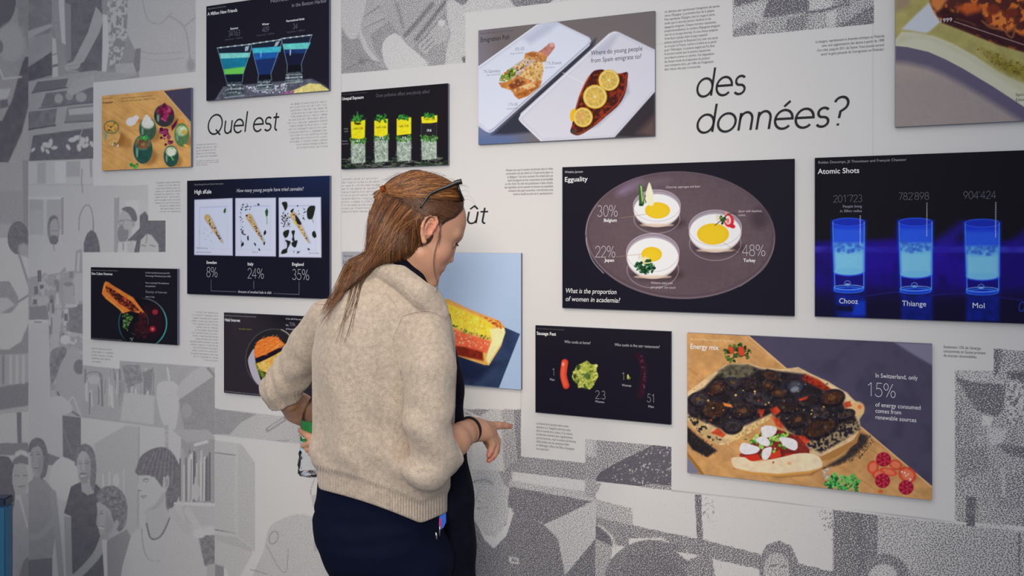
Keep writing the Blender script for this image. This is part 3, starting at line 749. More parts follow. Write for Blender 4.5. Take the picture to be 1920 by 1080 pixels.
    P([(1476, 36), (1516, 26), (1510, 54), (1472, 60)], g(128), 2, tex=(5, .1)); P([(1524, 26), (1546, 24), (1544, 50), (1528, 53)], g(158)); P([(1548, 22), (1570, 20), (1564, 50), (1550, 52)], g(180), 3); P([(1566, 50), (1596, 34), (1622, 16), (1640, 10), (1640, 47), (1566, 54)], g(120), 5, tex=(4, .1)); P([(1570, -5), (1600, -5), (1590, 10), (1572, 14)], g(128), 4)


def white_fields(c):
    """the blank paper fields between the photographs"""
    Z = (0, 0, 0)
    P = lambda p: c.poly(p, Z, 0.6)
    P([(367, -60), (640, -60), (640, 138.6), (873, 118), (873, 24.3), (1075, 0.5), (1200, -14), (1373, -36), (1373, 69.3), (1639, 46.3), (1639, -60), (2000, -110),
       (2000, 661), (1863, 652.5), (1863, 695.5), (1790, 692.5), (1790, 978), (1259, 919), (1259, 837), (1097, 823), (1097, 867.5), (977, 855.5), (977, 767),
       (403, 689 + 76), (403, 689.5), (224, 676), (224, 691), (155, 684.5), (155, 473.8), (310.5, 472.5), (310.5, 413.5), (278, 413.5), (278, 347.5), (175, 348), (175, 154.8), (367, 134.8)])


def paint_left(c):
    P, E, Ln = c.poly, c.ell, c.line
    c.c[:] = g(150)
    P([(-200, -60), (60, -60), (60, 300), (-200, 300)], g(140), tex=(20, .1)); P([(-200, 300), (60, 303), (60, 775), (-200, 790)], g(158), tex=(26, .06)); P([(-200, 800), (0, 777), (60, 771), (60, 1200), (-200, 1200)], g(176))
    E(0, 14, 28, 42, g(98), 20); P([(30, -10), (56, -10), (56, 100), (36, 60)], g(128), tex=(6, .1)); E(20, 80, 26, 36, g(150), soft=10); E(0, 88, 6, 12, g(112))
    P([(42, 118), (48, 106), (56, 108), (56, 190), (40, 250), (16, 304), (-60, 304), (-60, 240), (4, 226), (22, 190)], g(96), tex=(12, .06)); P([(56, 190), (56, 303), (18, 303), (42, 250)], g(150)); Ln([(0, 130), (6, 148), (40, 144)], 3, g(176), 2); P([(-20, 168), (20, 166), (14, 184), (-20, 190)], g(170)); P([(0, 188), (14, 186), (16, 200), (0, 204)], g(105))
    P([(42, 300), (56, 300), (56, 500), (42, 420)], g(132), 3); P([(-200, 304), (42, 304), (42, 388), (-200, 392)], g(150), tex=(18, .05)); P([(-200, 358), (42, 358), (42, 420), (-200, 420)], g(142), 6)
    P([(-80, 440), (14, 446), (36, 476), (56, 486), (56, 620), (-80, 660)], g(182), tex=(14, .04)); E(34, 446, 20, 31, g(110), tex=(4, .12)); E(44, 468, 10, 12, g(148), soft=4); Ln([(36, 478), (56, 540)], 4, g(130), 3)
    P([(-60, 526), (18, 528), (34, 556), (34, 570), (22, 586), (-60, 596)], g(136), sm=False, tex=(8, .08)); P([(-40, 560), (14, 558), (28, 572), (0, 588), (-40, 590)], g(172), 3); Ln([(34, 566), (56, 552)], 3, g(112), 2)
    P([(-60, 606), (44, 580), (56, 588), (40, 640), (16, 655), (-60, 654)], g(180)); P([(-60, 652), (16, 656), (40, 640), (56, 600), (56, 668), (-60, 676)], g(132)); P([(-60, 668), (56, 662), (56, 756), (-60, 772)], g(152)); P([(-60, 736), (56, 716), (56, 760), (-60, 778)], g(120), 3)
    for x in (6, 20, 32, 44): Ln([(x, 668), (x, 718)], 4, g(178 if x % 3 else 120), 4)
    P([(31, 774), (40, 773), (41, 832), (33, 832)], g(114)); P([(-60, 832), (56, 830), (56, 852), (-60, 856)], g(124)); E(40, 852, 12, 8, g(184))
    P([(-60, 850), (16, 856), (27, 872), (30, 910), (26, 960), (14, 1000), (-60, 1000)], g(106), sm=False, tex=(6, .06)); E(38, 896, 15, 36, g(158)); P([(22, 872), (26, 860), (40, 852), (53, 858), (54, 872), (38, 868)], g(118)); Ln([(28, 892), (36, 892)], 2, g(118)); Ln([(44, 892), (52, 892)], 2, g(118)); Ln([(34, 912), (46, 912)], 2, g(120))
    P([(12, 1000), (28, 940), (56, 920), (56, 1100), (12, 1100)], g(156), tex=(9, .1)); Ln([(36, 930), (52, 990)], 4, g(184), 2); P([(30, 1100), (44, 1052), (56, 1040), (56, 1100)], g(126))


M_PAPER = halftone_mat()
# back wall ---------------------------------------------------------
cu, cv = uv(53, 500)
UC = float(cu)                                     # the corner
u_hi, _ = uv(1925, 500)
_, v_lo = uv(53, 1085); _, v_hi = uv(53, -8)
cutu = [float(uv(x, 400)[0]) for x in (175, 278, 310.5, 155, 224, 367, 403, 640, 873, 977, 1097, 1117, 1259, 1373, 1639, 1790, 1863)]
cutv = [float(uv(x, y)[1]) for x, y in ((175, 154.8), (640, 138.6), (873, 24.3), (1373, 69.3), (278, 347.5), (278, 413.5), (310, 472.5), (155, 684.5), (224, 676), (403, 765), (977, 855.5), (1097, 823), (1259, 919), (1863, 652.5), (1790, 692.5))]
us = axis(UC + 0.002, float(u_hi), 0.0036, UC, float(u_hi) + 1.2, cutu)
vs_ = axis(float(v_lo), float(v_hi), 0.0036, 0.0, 3.4, cutv)
us = np.unique(np.r_[UC, us[us > UC + 1e-4]]); vs_ = vs_[(vs_ >= 0) & (vs_ <= 3.4)]
me, U, V = grid_mesh('wall_back', us, vs_, lambda u, v: np.stack([u - UC, np.zeros_like(u), v], 1))
PX, PY = pix(U, V)
PY = np.clip(PY, -28, 1105); PX = np.clip(PX, 40, 1945)
cvs = Canvas(PX, PY, (0, 0, 0))
paint_mural(cvs)
white_fields(cvs)
vflt(me, probit_thr(cvs.c[:, 0]), 'ink'); vflt(me, cvs.c[:, 0], 'tone'); vflt(me, np.interp(PX, [60, 420, 640, 1000, 1300], [.16, .26, .5, .8, .92]), 'grain')
sm_ = Canvas(PX, PY, (0, 0, 0))
for pts in ([(640, -30), (640, 480)], [(1637, 40), (1637, 300)], [(977, 730), (977, 770)], [(1117, 868), (1117, 940)]):
    sm_.line(pts, 1.2, (.35, .35, .35), 1.0)
sm_.line([(1259, 919.5), (1790, 978.5)], 1.6, (.7, .7, .7), 1.0)
sm_.line([(1228, 83), (1373, 71), (1480, 60)], 1.2, (.25, .25, .25), 1.0)
vflt(me, sm_.c[:, 0], 'seam')
wall_back = link('wall_back', me, None, [M_PAPER])
tag(wall_back, 'white papered wall with grey halftone photographs of people cooking', 'wall', kind='structure')
fw = Frame(UC, 0.0, 0.0)
wall_back.location = fw.world()
wall_back.rotation_euler = (0, 0, WANG)

# left wall: turns towards the camera ---------------------------------
LD = np.array([-3106.0, -1500.0]); LD /= np.hypot(*LD)
C0 = np.array([P0[0] + UC * UD[0], P0[1] + UC * UD[1]])
ls = np.concatenate([np.arange(0, 0.30, 0.003), np.linspace(0.31, 1.3, 12)])
lv = axis(float(v_lo) - .1, float(v_hi), 0.0045, 0.0, 3.4)
lv = lv[(lv >= 0) & (lv <= 3.4)]
me, U, V = grid_mesh('wall_left', ls, lv, lambda u, v: np.stack([-u, np.zeros_like(u), v], 1))
X = C0[0] + U * LD[0]; Y = C0[1] + U * LD[1]
PX = np.clip(960 + FPX * X / Y, -60, 56); PY = np.clip(HOR - FPX * (V - EYE) / Y, -28, 1100)
cvs = Canvas(PX, PY, (0, 0, 0))
paint_left(cvs)
vflt(me, probit_thr(cvs.c[:, 0]), 'ink'); vflt(me, cvs.c[:, 0], 'tone'); vflt(me, np.full(len(U), .16), 'grain')
vflt(me, np.zeros(len(U)), 'seam')
me.flip_normals()
wall_left = link('wall_left', me, None, [M_PAPER])
tag(wall_left, 'papered side wall printed with grey halftone figures at the left corner', 'wall', kind='structure')
wall_left.location = (C0[0], C0[1], 0)
wall_left.rotation_euler = (0, 0, math.atan2(-LD[1], -LD[0]))

# floor and ceiling (outside the picture)
def slab(name, z0, z1, rgb, label):
    a = C0 + LD * 1.3; b = C0; e = C0 + UD * (float(u_hi) + 1.2 - UC)
    pts = [a, b, e, (e[0], -3.2), (a[0], -3.2)]
    V = [(p[0], p[1], z) for z in (z0, z1) for p in pts]
    n = 5
    F = [tuple(range(n))[::-1], tuple(range(n, 2 * n))] + [(i, (i + 1) % n, n + (i + 1) % n, n + i) for i in range(n)]
    m_ = bpy.data.meshes.new(name); m_.from_pydata(V, [], F); m_.update()
    o = link(name, m_, None, [mat(name + '_finish', rgb, .7, .3, mottle=(6, .12))])
    return tag(o, label, name, kind='structure')
slab('floor', -0.05, 0.0, (150, 146, 142), 'plain grey floor of the exhibition room')

# lettering printed on the wall ----------------------------------------
GLY['g'] = (.57, [_arc(.26, .235, .22, .245, 0, 360), [(.48, .47), (.48, -.05)] + _arc(.27, -.05, .21, .16, 0, -140)])
INKD = (38, 37, 40); INKP = (98, 96, 99)
HW = 0.064
lettering('headline_text', wall_back, fw, [dict(kind='stroke', s='Quel est', x=387, y=252, x1=522, cap=35, w=HW, shear=.16)], INKD)
lettering('headline_text', wall_back, fw, [dict(kind='stroke', s='go\u00fbt', x=815, y=419, x1=913, cap=32, w=HW, shear=.16)], INKD)
lettering('headline_text', wall_back, fw, [dict(kind='stroke', s='des', x=1303, y=181.5, x1=1399, cap=48.5, w=HW, shear=.16),
                                           dict(kind='stroke', s='donn\u00e9es?', x=1303, y=249, x1=1590, cap=48.5, w=HW, shear=.16)], INKD)
PA = [
    (para([16] * 5, 368, 273, 5.5, 3.0, x1s=[409, 409, 407, 406, 409]) + para([20, 20, 10], 368, 303, 3.9, 2.4, x1s=[413, 414, 391]),),
    (para([26] * 15, 616, 191.5, 6.0, 3.8, 'r', [546, 544, 544, 547, 546, 542, 539, 544, 542, 542, 543, 546, 544, 556, 557]),),
    (para([26] * 11, 641.5, 338, 6.05, 3.8, x1s=[711, 714, 715, 712, 709, 705, 712, 711, 716, 706, 714]),),
    (para(['Pensez-vous que le nombre de femmes dans le milieu', "universitaire soit plus \u00e9lev\u00e9 en Turquie qu'au Japon ou", "en Belgique ? Les trois variantes d'un simple plat aux",
           "\u0153ufs t\u00e9moignent de leur surprenante et perceptible", "un clin d'\u0153il. Au sein des graphiques \u00e0 base d'\u0153ufs,", 'des ingr\u00e9dients furent ajout\u00e9s en fonction de sp\u00e9cialit\u00e9s',
           'culinaires des pays concern\u00e9s, s\'enrichissant ainsi', 'visuel et tactile au sein de la repr\u00e9sentation.'], 1037, 318, 6.6, 4.4, 'r', [949, 949, 951, 952, 947, 946, 953, 962]),),
    (para(["Un d\u00e9licieux plat repr\u00e9sentant l'\u00e9migration des jeunes", "venus d'Espagne. La premi\u00e8re face de la plaque", "frite repr\u00e9sente l'Espagne, tout en rouge et jaune,", "tandis que la seconde montre l'endroit o\u00f9 les",
           'espagnols \u00e9migrent. Chaque morceau repr\u00e9sente,', "proportionnellement, le nombre d'Espagnols \u00e9migrant", 'vers tel ou tel pays favoris\u00e9s. Ils sont chacun pr\u00e9par\u00e9s', "d'une fa\u00e7on typique selon le pays respectif :",
           'poisson pan\u00e9 pour le Royaume-Uni, avec une sauce', 'au vin pour la France, cuisin\u00e9 \u00e0 la bi\u00e8re et au persil', "pour l'Allemagne. Le poisson anglais est frit dans", 'le sarrasin tandis que le poisson \u00e9quatorien',
           'est pr\u00e9par\u00e9 comme un ceviche. Une d\u00e9gustation', 'de chaque mode de pr\u00e9paration du poisson', "vous transporte alors, par l'effet de l'imagination", 'dans chacun des pays ci-concern\u00e9s.'],
          1246, 24.5, 7.18, 4.6, x1s=[1349, 1339, 1341, 1333, 1343, 1350, 1346, 1328, 1346, 1343, 1340, 1332, 1339, 1331, 1338, 1314]),),
    (para(['La lasagne, repr\u00e9sentant la diversit\u00e9 ethnique en Finlande', 'avec une augmentation des \u00e9pices \u00e0 partir de 1990', "d'un c\u00f4t\u00e9, jusqu'en 2011 de l'autre. Vous pouvez surtout", "sentir le go\u00fbt piment\u00e9 de l'immigration en Finlande !"],
          1658, 69.5, 8.3, 5.2, 'r', [1529, 1541, 1532, 1539]),),
    (para([20] * 11, 340, 342.5, 5.5, 3.2, 'r', [293, 296, 292, 291, 290, 292, 290, 291, 300, 301, 299]),),
    (para([18, 18, 18, 16, 8], 172, 654.5, 6.1, 3.4, x1s=[211, 215, 213, 209, 191]),),
    (para([22] * 17, 410.5, 588.5, 5.62, 3.4, 'r', [367, 360, 361, 359, 362, 368, 366, 359, 362, 367, 356, 357, 362, 361, 357, 363, 381]),),
    (para(['Le festival de la saucisse attire notre', "attention sur l'in\u00e9galit\u00e9 entre les sexes", 'dans le monde de la cuisine. \u00c0 la maison,', 'les femmes cuisinent plus r\u00e9guli\u00e8rement', 'que les hommes, mais le nombre de femmes', 'chefs \u00e9toil\u00e9es est tr\u00e8s nettement faible', 'en Allemagne. Allez-y les filles, empoignez', 'vos casseroles !'],
          1005.5, 795.5, 6.75, 4.6, x1s=[1066, 1070, 1074, 1074, 1080, 1067, 1077, 1030]),),
    (para(["Seulement 15% de l'\u00e9nergie", 'consomm\u00e9e en Suisse provient', 'de sources renouvelables.'], 1769, 652.5, 8.0, 5.4, x1s=[1839, 1848, 1832]),),
]
for (items,) in PA:
    lettering('paragraph_text', wall_back, fw, items, INKP if items[0]['kind'] == 'font' else (140, 138, 141))

# blue panel cut by the left edge of the frame
def bevel_box(name, x0, x1, y0, y1, z0, z1, m, parent=None, bw=0.006):
    bm = bmesh.new()
    bmesh.ops.create_cube(bm, size=1)
    for v in bm.verts:
        v.co = Vector((x0 if v.co.x < 0 else x1, y0 if v.co.y < 0 else y1, z0 if v.co.z < 0 else z1))
    bmesh.ops.bevel(bm, geom=bm.edges[:], offset=bw, segments=2, affect='EDGES')
    me = bpy.data.meshes.new(name); bm.to_mesh(me); bm.free()
    return link(name, me, parent, [m])
pz = EYE - (950 - HOR) * 1.9 / FPX
bp = bpy.data.objects.new('room_divider', None); COL.objects.link(bp)
tag(bp, 'blue divider with a dark top rail at the bottom left edge', 'divider')
bp.location = (-1.42, 1.9, 0)
xr = (10.5 - 960) / FPX * 1.9 + 1.42
bevel_box('board', -0.3, xr, 0, 0.03, 0.0, pz, mat('blue_laminate', (34, 92, 128), .5, mottle=(9, .1)), bp, .003)
bevel_box('top_rail', -0.3, xr, -0.002, 0.032, pz, pz + 0.020, mat('navy_rail', (24, 42, 66), .4), bp, .003)
# ------------------------------------------------------------------ printed boards hung on the wall
DB = 0.011
M_PRINT = attr_mat('printed_photo', .6, .1)
M_EDGE = mat('board_edge', (104, 112, 132), .5, .3, mottle=(40, .1))
GROUP = 'printed food boards on the wall'


def zm(ox, oy, k):
    return lambda *p: [(ox + p[i] / k, oy + p[i + 1] / k) for i in range(0, len(p), 2)]


def board(label, xl, ytl, ybl, xr=None, aspect=1.56, paint=None, base=(24, 22, 34), texts=(), h=None, step=1.05, top_from_h=False):
    ul, vt = uv(xl, ytl if ytl is not None else ybl, DB)
    _, vb = uv(xl, ybl if ybl is not None else ytl, DB)
    ul, vt, vb = float(ul), float(vt), float(vb)
    if h:
        if ytl is None: vt = vb + h
        else: vb = vt - h
    H = vt - vb
    ur = float(uv(xr, (ytl or ybl), DB)[0]) if xr else ul + H * aspect
    fr = Frame((ul + ur) / 2, (vt + vb) / 2, DB)
    hw, hh = (ur - ul) / 2, H / 2
    bm = bmesh.new()
    bmesh.ops.create_cube(bm, size=1)
    for v in bm.verts:
        v.co = Vector((v.co.x * 2 * hw, 0.0 if v.co.y < 0 else DB - 0.001, v.co.z * 2 * hh))
    me = bpy.data.meshes.new('display_board'); bm.to_mesh(me); bm.free()
    o = link('display_board', me, None, [M_EDGE])
    tag(o, label, 'board', GROUP)
    o.location = fr.world(); o.rotation_euler = (0, 0, WANG)
    ppm = FPX / (P0[1] + fr.uc * UD[1])
    n = step / ppm
    us = np.linspace(-hw, hw, int(2 * hw / n / .92) + 2); vs = np.linspace(-hh, hh, int(2 * hh / n) + 2)
    pm, U, V = grid_mesh('printed_picture', us, vs, lambda u, v: np.stack([u, np.full_like(u, -0.0004), v], 1))
    PX, PY = pix(U + fr.uc, V + fr.vc, DB)
    c = Canvas(PX, PY, base)
    if paint: paint(c)
    vcol(pm, alb(np.clip(c.c, 0, 255)))
    link('printed_picture', pm, o, [M_PRINT])
    for name, rgb, items in texts:
        for it in items:
            lettering(name, o, fr, [it], rgb)
    return o


def t(s, x, y, x1=None, cap=6, bold=0.0, it=0.0, align='l', kind='font', w=.034):
    return dict(kind=kind, s=s, x=x, y=y, x1=x1, cap=cap, bold=bold, shear=it, align=align, w=w)
def big(s, x, y, x1, cap, w=.036):
    return t(s, x, y, x1, cap, kind='stroke', w=w)


WH = (226, 226, 232); GR = (140, 138, 146); DG = (92, 88, 98)
B = .016


# 1 ---------------------------------------------------------------- three blue drinks
def p_friends(c):
    z = zm(360, 0, 4)
    c.poly(z(100, 640, 240, 620, 1040, 590, 1040, 780, 100, 780), (30, 28, 40), 4)
    c.poly(z(165, 760, 235, 650, 500, 625, 900, 590, 1000, 640, 1040, 690, 500, 720), (92, 94, 108), 2, tex=(5, .35))
    c.blobs(150, z(400, 650, 600, 640, 720, 620, 700, 690, 480, 700), [(220, 222, 232), (180, 184, 196), (120, 124, 140)], .6, 2.2, seed=3)
    c.poly(z(690, 700, 780, 670, 880, 625, 960, 630, 1030, 675, 1030, 690, 760, 715), (224, 206, 128), 1.5, tex=(2.2, .22))
    c.poly(z(650, 705, 700, 690, 770, 680, 760, 705), (150, 90, 140), 2, tex=(2, .4))
    def glass(rl, rr, f0, f1, b0, b1, ft, top, mid, low, base):
        # rl,rr rim; f foam line; b liquid bottom ; ft foot
        c.poly(rl + rr + [b1[0], b0[0]], (28, 38, 58), 1.5, .8)
        c.poly([f0[0], f1[0], b1[0], b0[0]], mid, 1.5, tex=(8, .15))
        c.poly([f0[0], f1[0], f1[1], f0[1]], top, 1.6, tex=(3, .12))
        c.poly([b0[1], b1[1], b1[0], b0[0]], low, 2.5)
        c.poly([b0[0], b1[0], ft[1], ft[0]], base, 1.5)
        c.poly([ft[0], ft[1], ft[2], ft[3]], (74, 84, 92), 1.5, tex=(3, .6))
        c.line([rl[0], b0[0], ft[0]], 1.0, (120, 150, 165), 1); c.line([rr[0], b1[0], ft[1]], 1.0, (120, 150, 165), 1)
        c.line([rl[0], rr[0]], 1.6, (170, 190, 198), 1.2)
        c.line([ft[3], ft[2]], 1.5, (160, 170, 176), 1.2); c.line([((ft[0][0] + ft[3][0]) / 2, (ft[0][1] + ft[3][1]) / 2), ((ft[1][0] + ft[2][0]) / 2, (ft[1][1] + ft[2][1]) / 2)], 1.2, (190, 198, 204), 1.2)
        for k in range(5):
            a = .1 + .2 * k
            c.ell(rl[0][0] * (1 - a) + rr[0][0] * a, rl[0][1] * (1 - a) + rr[0][1] * a, 2.2, 1.1, (226, 236, 238))
    glass(z(190, 360), z(455, 330), z(205, 400, 215, 440), z(440, 395, 432, 430), z(245, 560, 240, 520), z(385, 555, 400, 500), z(262, 620, 378, 612, 392, 715, 246, 732), (132, 216, 206), (24, 122, 152), (112, 204, 84), (16, 26, 44))
    glass(z(440, 330), z(682, 295), z(452, 362, 460, 400), z(672, 348, 664, 390), z(500, 560, 470, 450), z(592, 555, 650, 430), z(494, 605, 598, 595, 612, 670, 480, 680), (66, 186, 204), (30, 92, 166), (28, 50, 104), (18, 18, 34))
    glass(z(670, 290), z(900, 262), z(680, 330, 690, 372), z(890, 318, 870, 366), z(716, 490, 690, 400), z(820, 480, 856, 400), z(712, 545, 826, 538, 832, 612, 694, 625), (104, 206, 198), (30, 54, 110), (22, 26, 54), (16, 15, 26))
    for k, (bx, by, w_, h_) in enumerate(((440, 167, 13, 10), (496, 160, 13, 8), (551, 146, 15, 8))):
        rg_ = np.random.default_rng(30 + k)
        for q in range(9): c.line([(bx - w_, by - h_ + q * h_ / 4.2), (bx + w_, by - h_ - 1 + q * h_ / 4.2)], .9, [(24, 28, 34), (196, 204, 206), (110, 122, 128)][q % 3], 1, .75)
        for q in range(12): c.ell(bx + rg_.uniform(-w_, w_), by + rg_.uniform(-h_, h_), rg_.uniform(.8, 2), rg_.uniform(.6, 1.2), [(232, 238, 240), (170, 190, 180), (20, 24, 30)][q % 3], 0, 1)
    c.poly(z(400, 350, 430, 345, 420, 380, 396, 384), (206, 224, 228), 1, .8); c.poly(z(630, 315, 660, 308, 640, 345, 616, 350), (206, 224, 228), 1, .8); c.poly(z(735, 372, 743, 372, 741, 415, 734, 415), (190, 214, 226)); c.poly(z(515, 380, 522, 380, 520, 430, 514, 430), (150, 190, 220))


board('dark board with three blue layered drinks in flared glasses', 387, 12, 189, 617, paint=p_friends, base=(27, 25, 38), texts=[
    ('title_text', WH, [t('A Million New Friends', 389.5, 29.5, 445, 6.2, B)]),
    ('caption_text', GR, [t('Number of coli bacteria', 507, 5.5, 612, 7), t('in the Boston Harbor', 547, 13.5, 613, 7), t('Olga Subir\u00f3s and Samuel Fry', 390, 18, 424, 2.6)]),
    ('category_text', WH, [t('Summer', 432, 56, 447, 4, B), t('Winter', 491.5, 48, 505, 4, B), t('Recreational limits', 537, 41.5, 571, 4, B)]),
    ('number_text', GR, [big('34163', 428, 68.5, 450.5, 10), big('409', 491.5, 60.5, 505, 9.5), big('34', 549, 54.5, 558.5, 9.5)]),
    ('unit_text', DG, [t('bacteria / 100ml', 422, 76, 455, 3.2), t('bacteria / 100ml', 482, 68, 514, 3.2), t('bacteria / 100ml', 538, 62, 571, 3.2)])])


# 2 ---------------------------------------------------------------- green jars on wood
def p_jars(c):
    c.poly([(180, 150), (370, 150), (370, 330), (180, 330)], (218, 164, 96), tex=(16, .1))
    rg = np.random.default_rng(1)
    for k in range(60):
        x, y = rg.uniform(150, 350), rg.uniform(160, 320)
        c.line([(x, y), (x + 40, y + 26)], rg.uniform(.8, 2.5), (198, 140, 76) if k % 2 else (232, 186, 122), 2, .5)
    c.poly([(306, 171), (362, 164), (362, 238)], (72, 66, 90), 1.5); c.line([(306, 171), (360, 233)], 2, (232, 190, 130), 1.5)
    c.ell(225, 262, 24, 12, (186, 130, 66), 30, 8)
    def jar(x, y, rx, ry, body, inner, rim, top=0.4):
        c.ell(x + rx * .5, y + ry * .5, rx, ry * .6, (150, 100, 50), 20, 8, .7)
        c.ell(x, y + 1, rx, ry, body, 0, 1.5, tex=(5, .15)); c.ell(x - rx * .6, y + ry * .2, rx * .12, ry * .4, (130, 160, 140), 0, 2)
        c.ell(x, y - ry * top, rx * .86, ry * .52, rim, 0, 1.2); c.ell(x, y - ry * top, rx * .72, ry * .42, inner, 0, 1.5, tex=(3, .3))
    jar(209, 248, 17, 24, (206, 158, 92), (234, 152, 66), (112, 124, 84)); c.blobs(14, [(201, 236), (216, 230), (218, 244), (204, 246)], [(60, 70, 50), (230, 200, 150), (120, 140, 60)], .8, 2.4, seed=2)
    c.ell(246, 228, 10, 8, (226, 220, 216), -20, 2); c.ell(255, 222, 6, 6, (226, 220, 216)); c.ell(262, 227, 4, 4, (210, 130, 60))
    jar(277, 241, 16, 22, (62, 92, 72), (196, 196, 176), (96, 124, 92)); c.ell(276, 229, 9, 11, (226, 224, 214), 0, 2, tex=(3, .1)); c.ell(275, 220, 4, 5, (224, 222, 212))
    jar(308, 216, 19, 21, (56, 54, 58), (134, 38, 78), (70, 80, 76)); c.blobs(24, [(294, 200), (314, 195), (324, 210), (312, 225), (296, 222)], [(160, 44, 92), (104, 22, 56), (188, 74, 116)], 2, 5, seed=4); c.line([(314, 206), (309, 194)], 2.4, (120, 30, 66))
    c.blobs(20, [(298, 242), (316, 240), (322, 268), (310, 272), (300, 262)], [(128, 34, 76), (86, 20, 52), (150, 60, 100)], 1.5, 5, seed=6); c.poly([(322, 236), (334, 222), (330, 236), (322, 246)], (96, 24, 60)); c.ell(341, 228, 6, 5, (226, 150, 66), -20)
    c.blobs(8, [(330, 214), (340, 212), (338, 222)], [(220, 140, 80), (200, 170, 90)], 1, 2.4, seed=8)
    jar(341, 252, 14, 22, (90, 126, 80), (192, 206, 158), (120, 150, 100), .3); c.ell(346, 248, 5, 4, (212, 170, 70)); c.blobs(6, [(346, 272), (356, 270), (352, 280)], [(226, 180, 90)], 1.5, 3, seed=3)
    jar(268, 279, 18, 27, (42, 84, 74), (132, 98, 64), (74, 116, 96)); c.blobs(20, [(258, 262), (278, 262), (278, 276), (258, 276)], [(160, 120, 80), (104, 76, 48)], 1, 3, seed=9); c.blobs(8, [(262, 258), (276, 256), (274, 264)], [(92, 190, 92), (60, 150, 70)], 1.5, 4, seed=5)
    jar(321, 292, 14, 20, (42, 82, 74), (204, 214, 180), (72, 112, 92)); c.line([(323, 278), (320, 292), (325, 300)], 2.4, (120, 190, 80)); c.ell(320, 286, 6, 7, (226, 230, 206))
    c.blobs(9, [(244, 308), (262, 307), (258, 315), (246, 314)], [(84, 176, 80), (52, 132, 60)], 1.4, 3.6, seed=7); c.blobs(6, [(208, 268), (224, 268), (220, 278)], [(110, 120, 60), (214, 208, 190)], 1, 2.6, seed=1)


board('wood-toned board with small green jars of food', 191, 180, 320, 358, paint=p_jars, base=(218, 164, 96), texts=[
    ('title_text', (62, 50, 40), [t('Outsider', 192.5, 195, 212, 4.4, B)]),
    ('caption_text', (110, 84, 54), [t('Yann-Ael Le Borgne', 192.5, 186.5, 211, 2.4), t('How many foreigners live in your country?', 227, 186, 286, 3), t('Taste the share of foreign residents there', 227, 191.5, 291, 3)])])


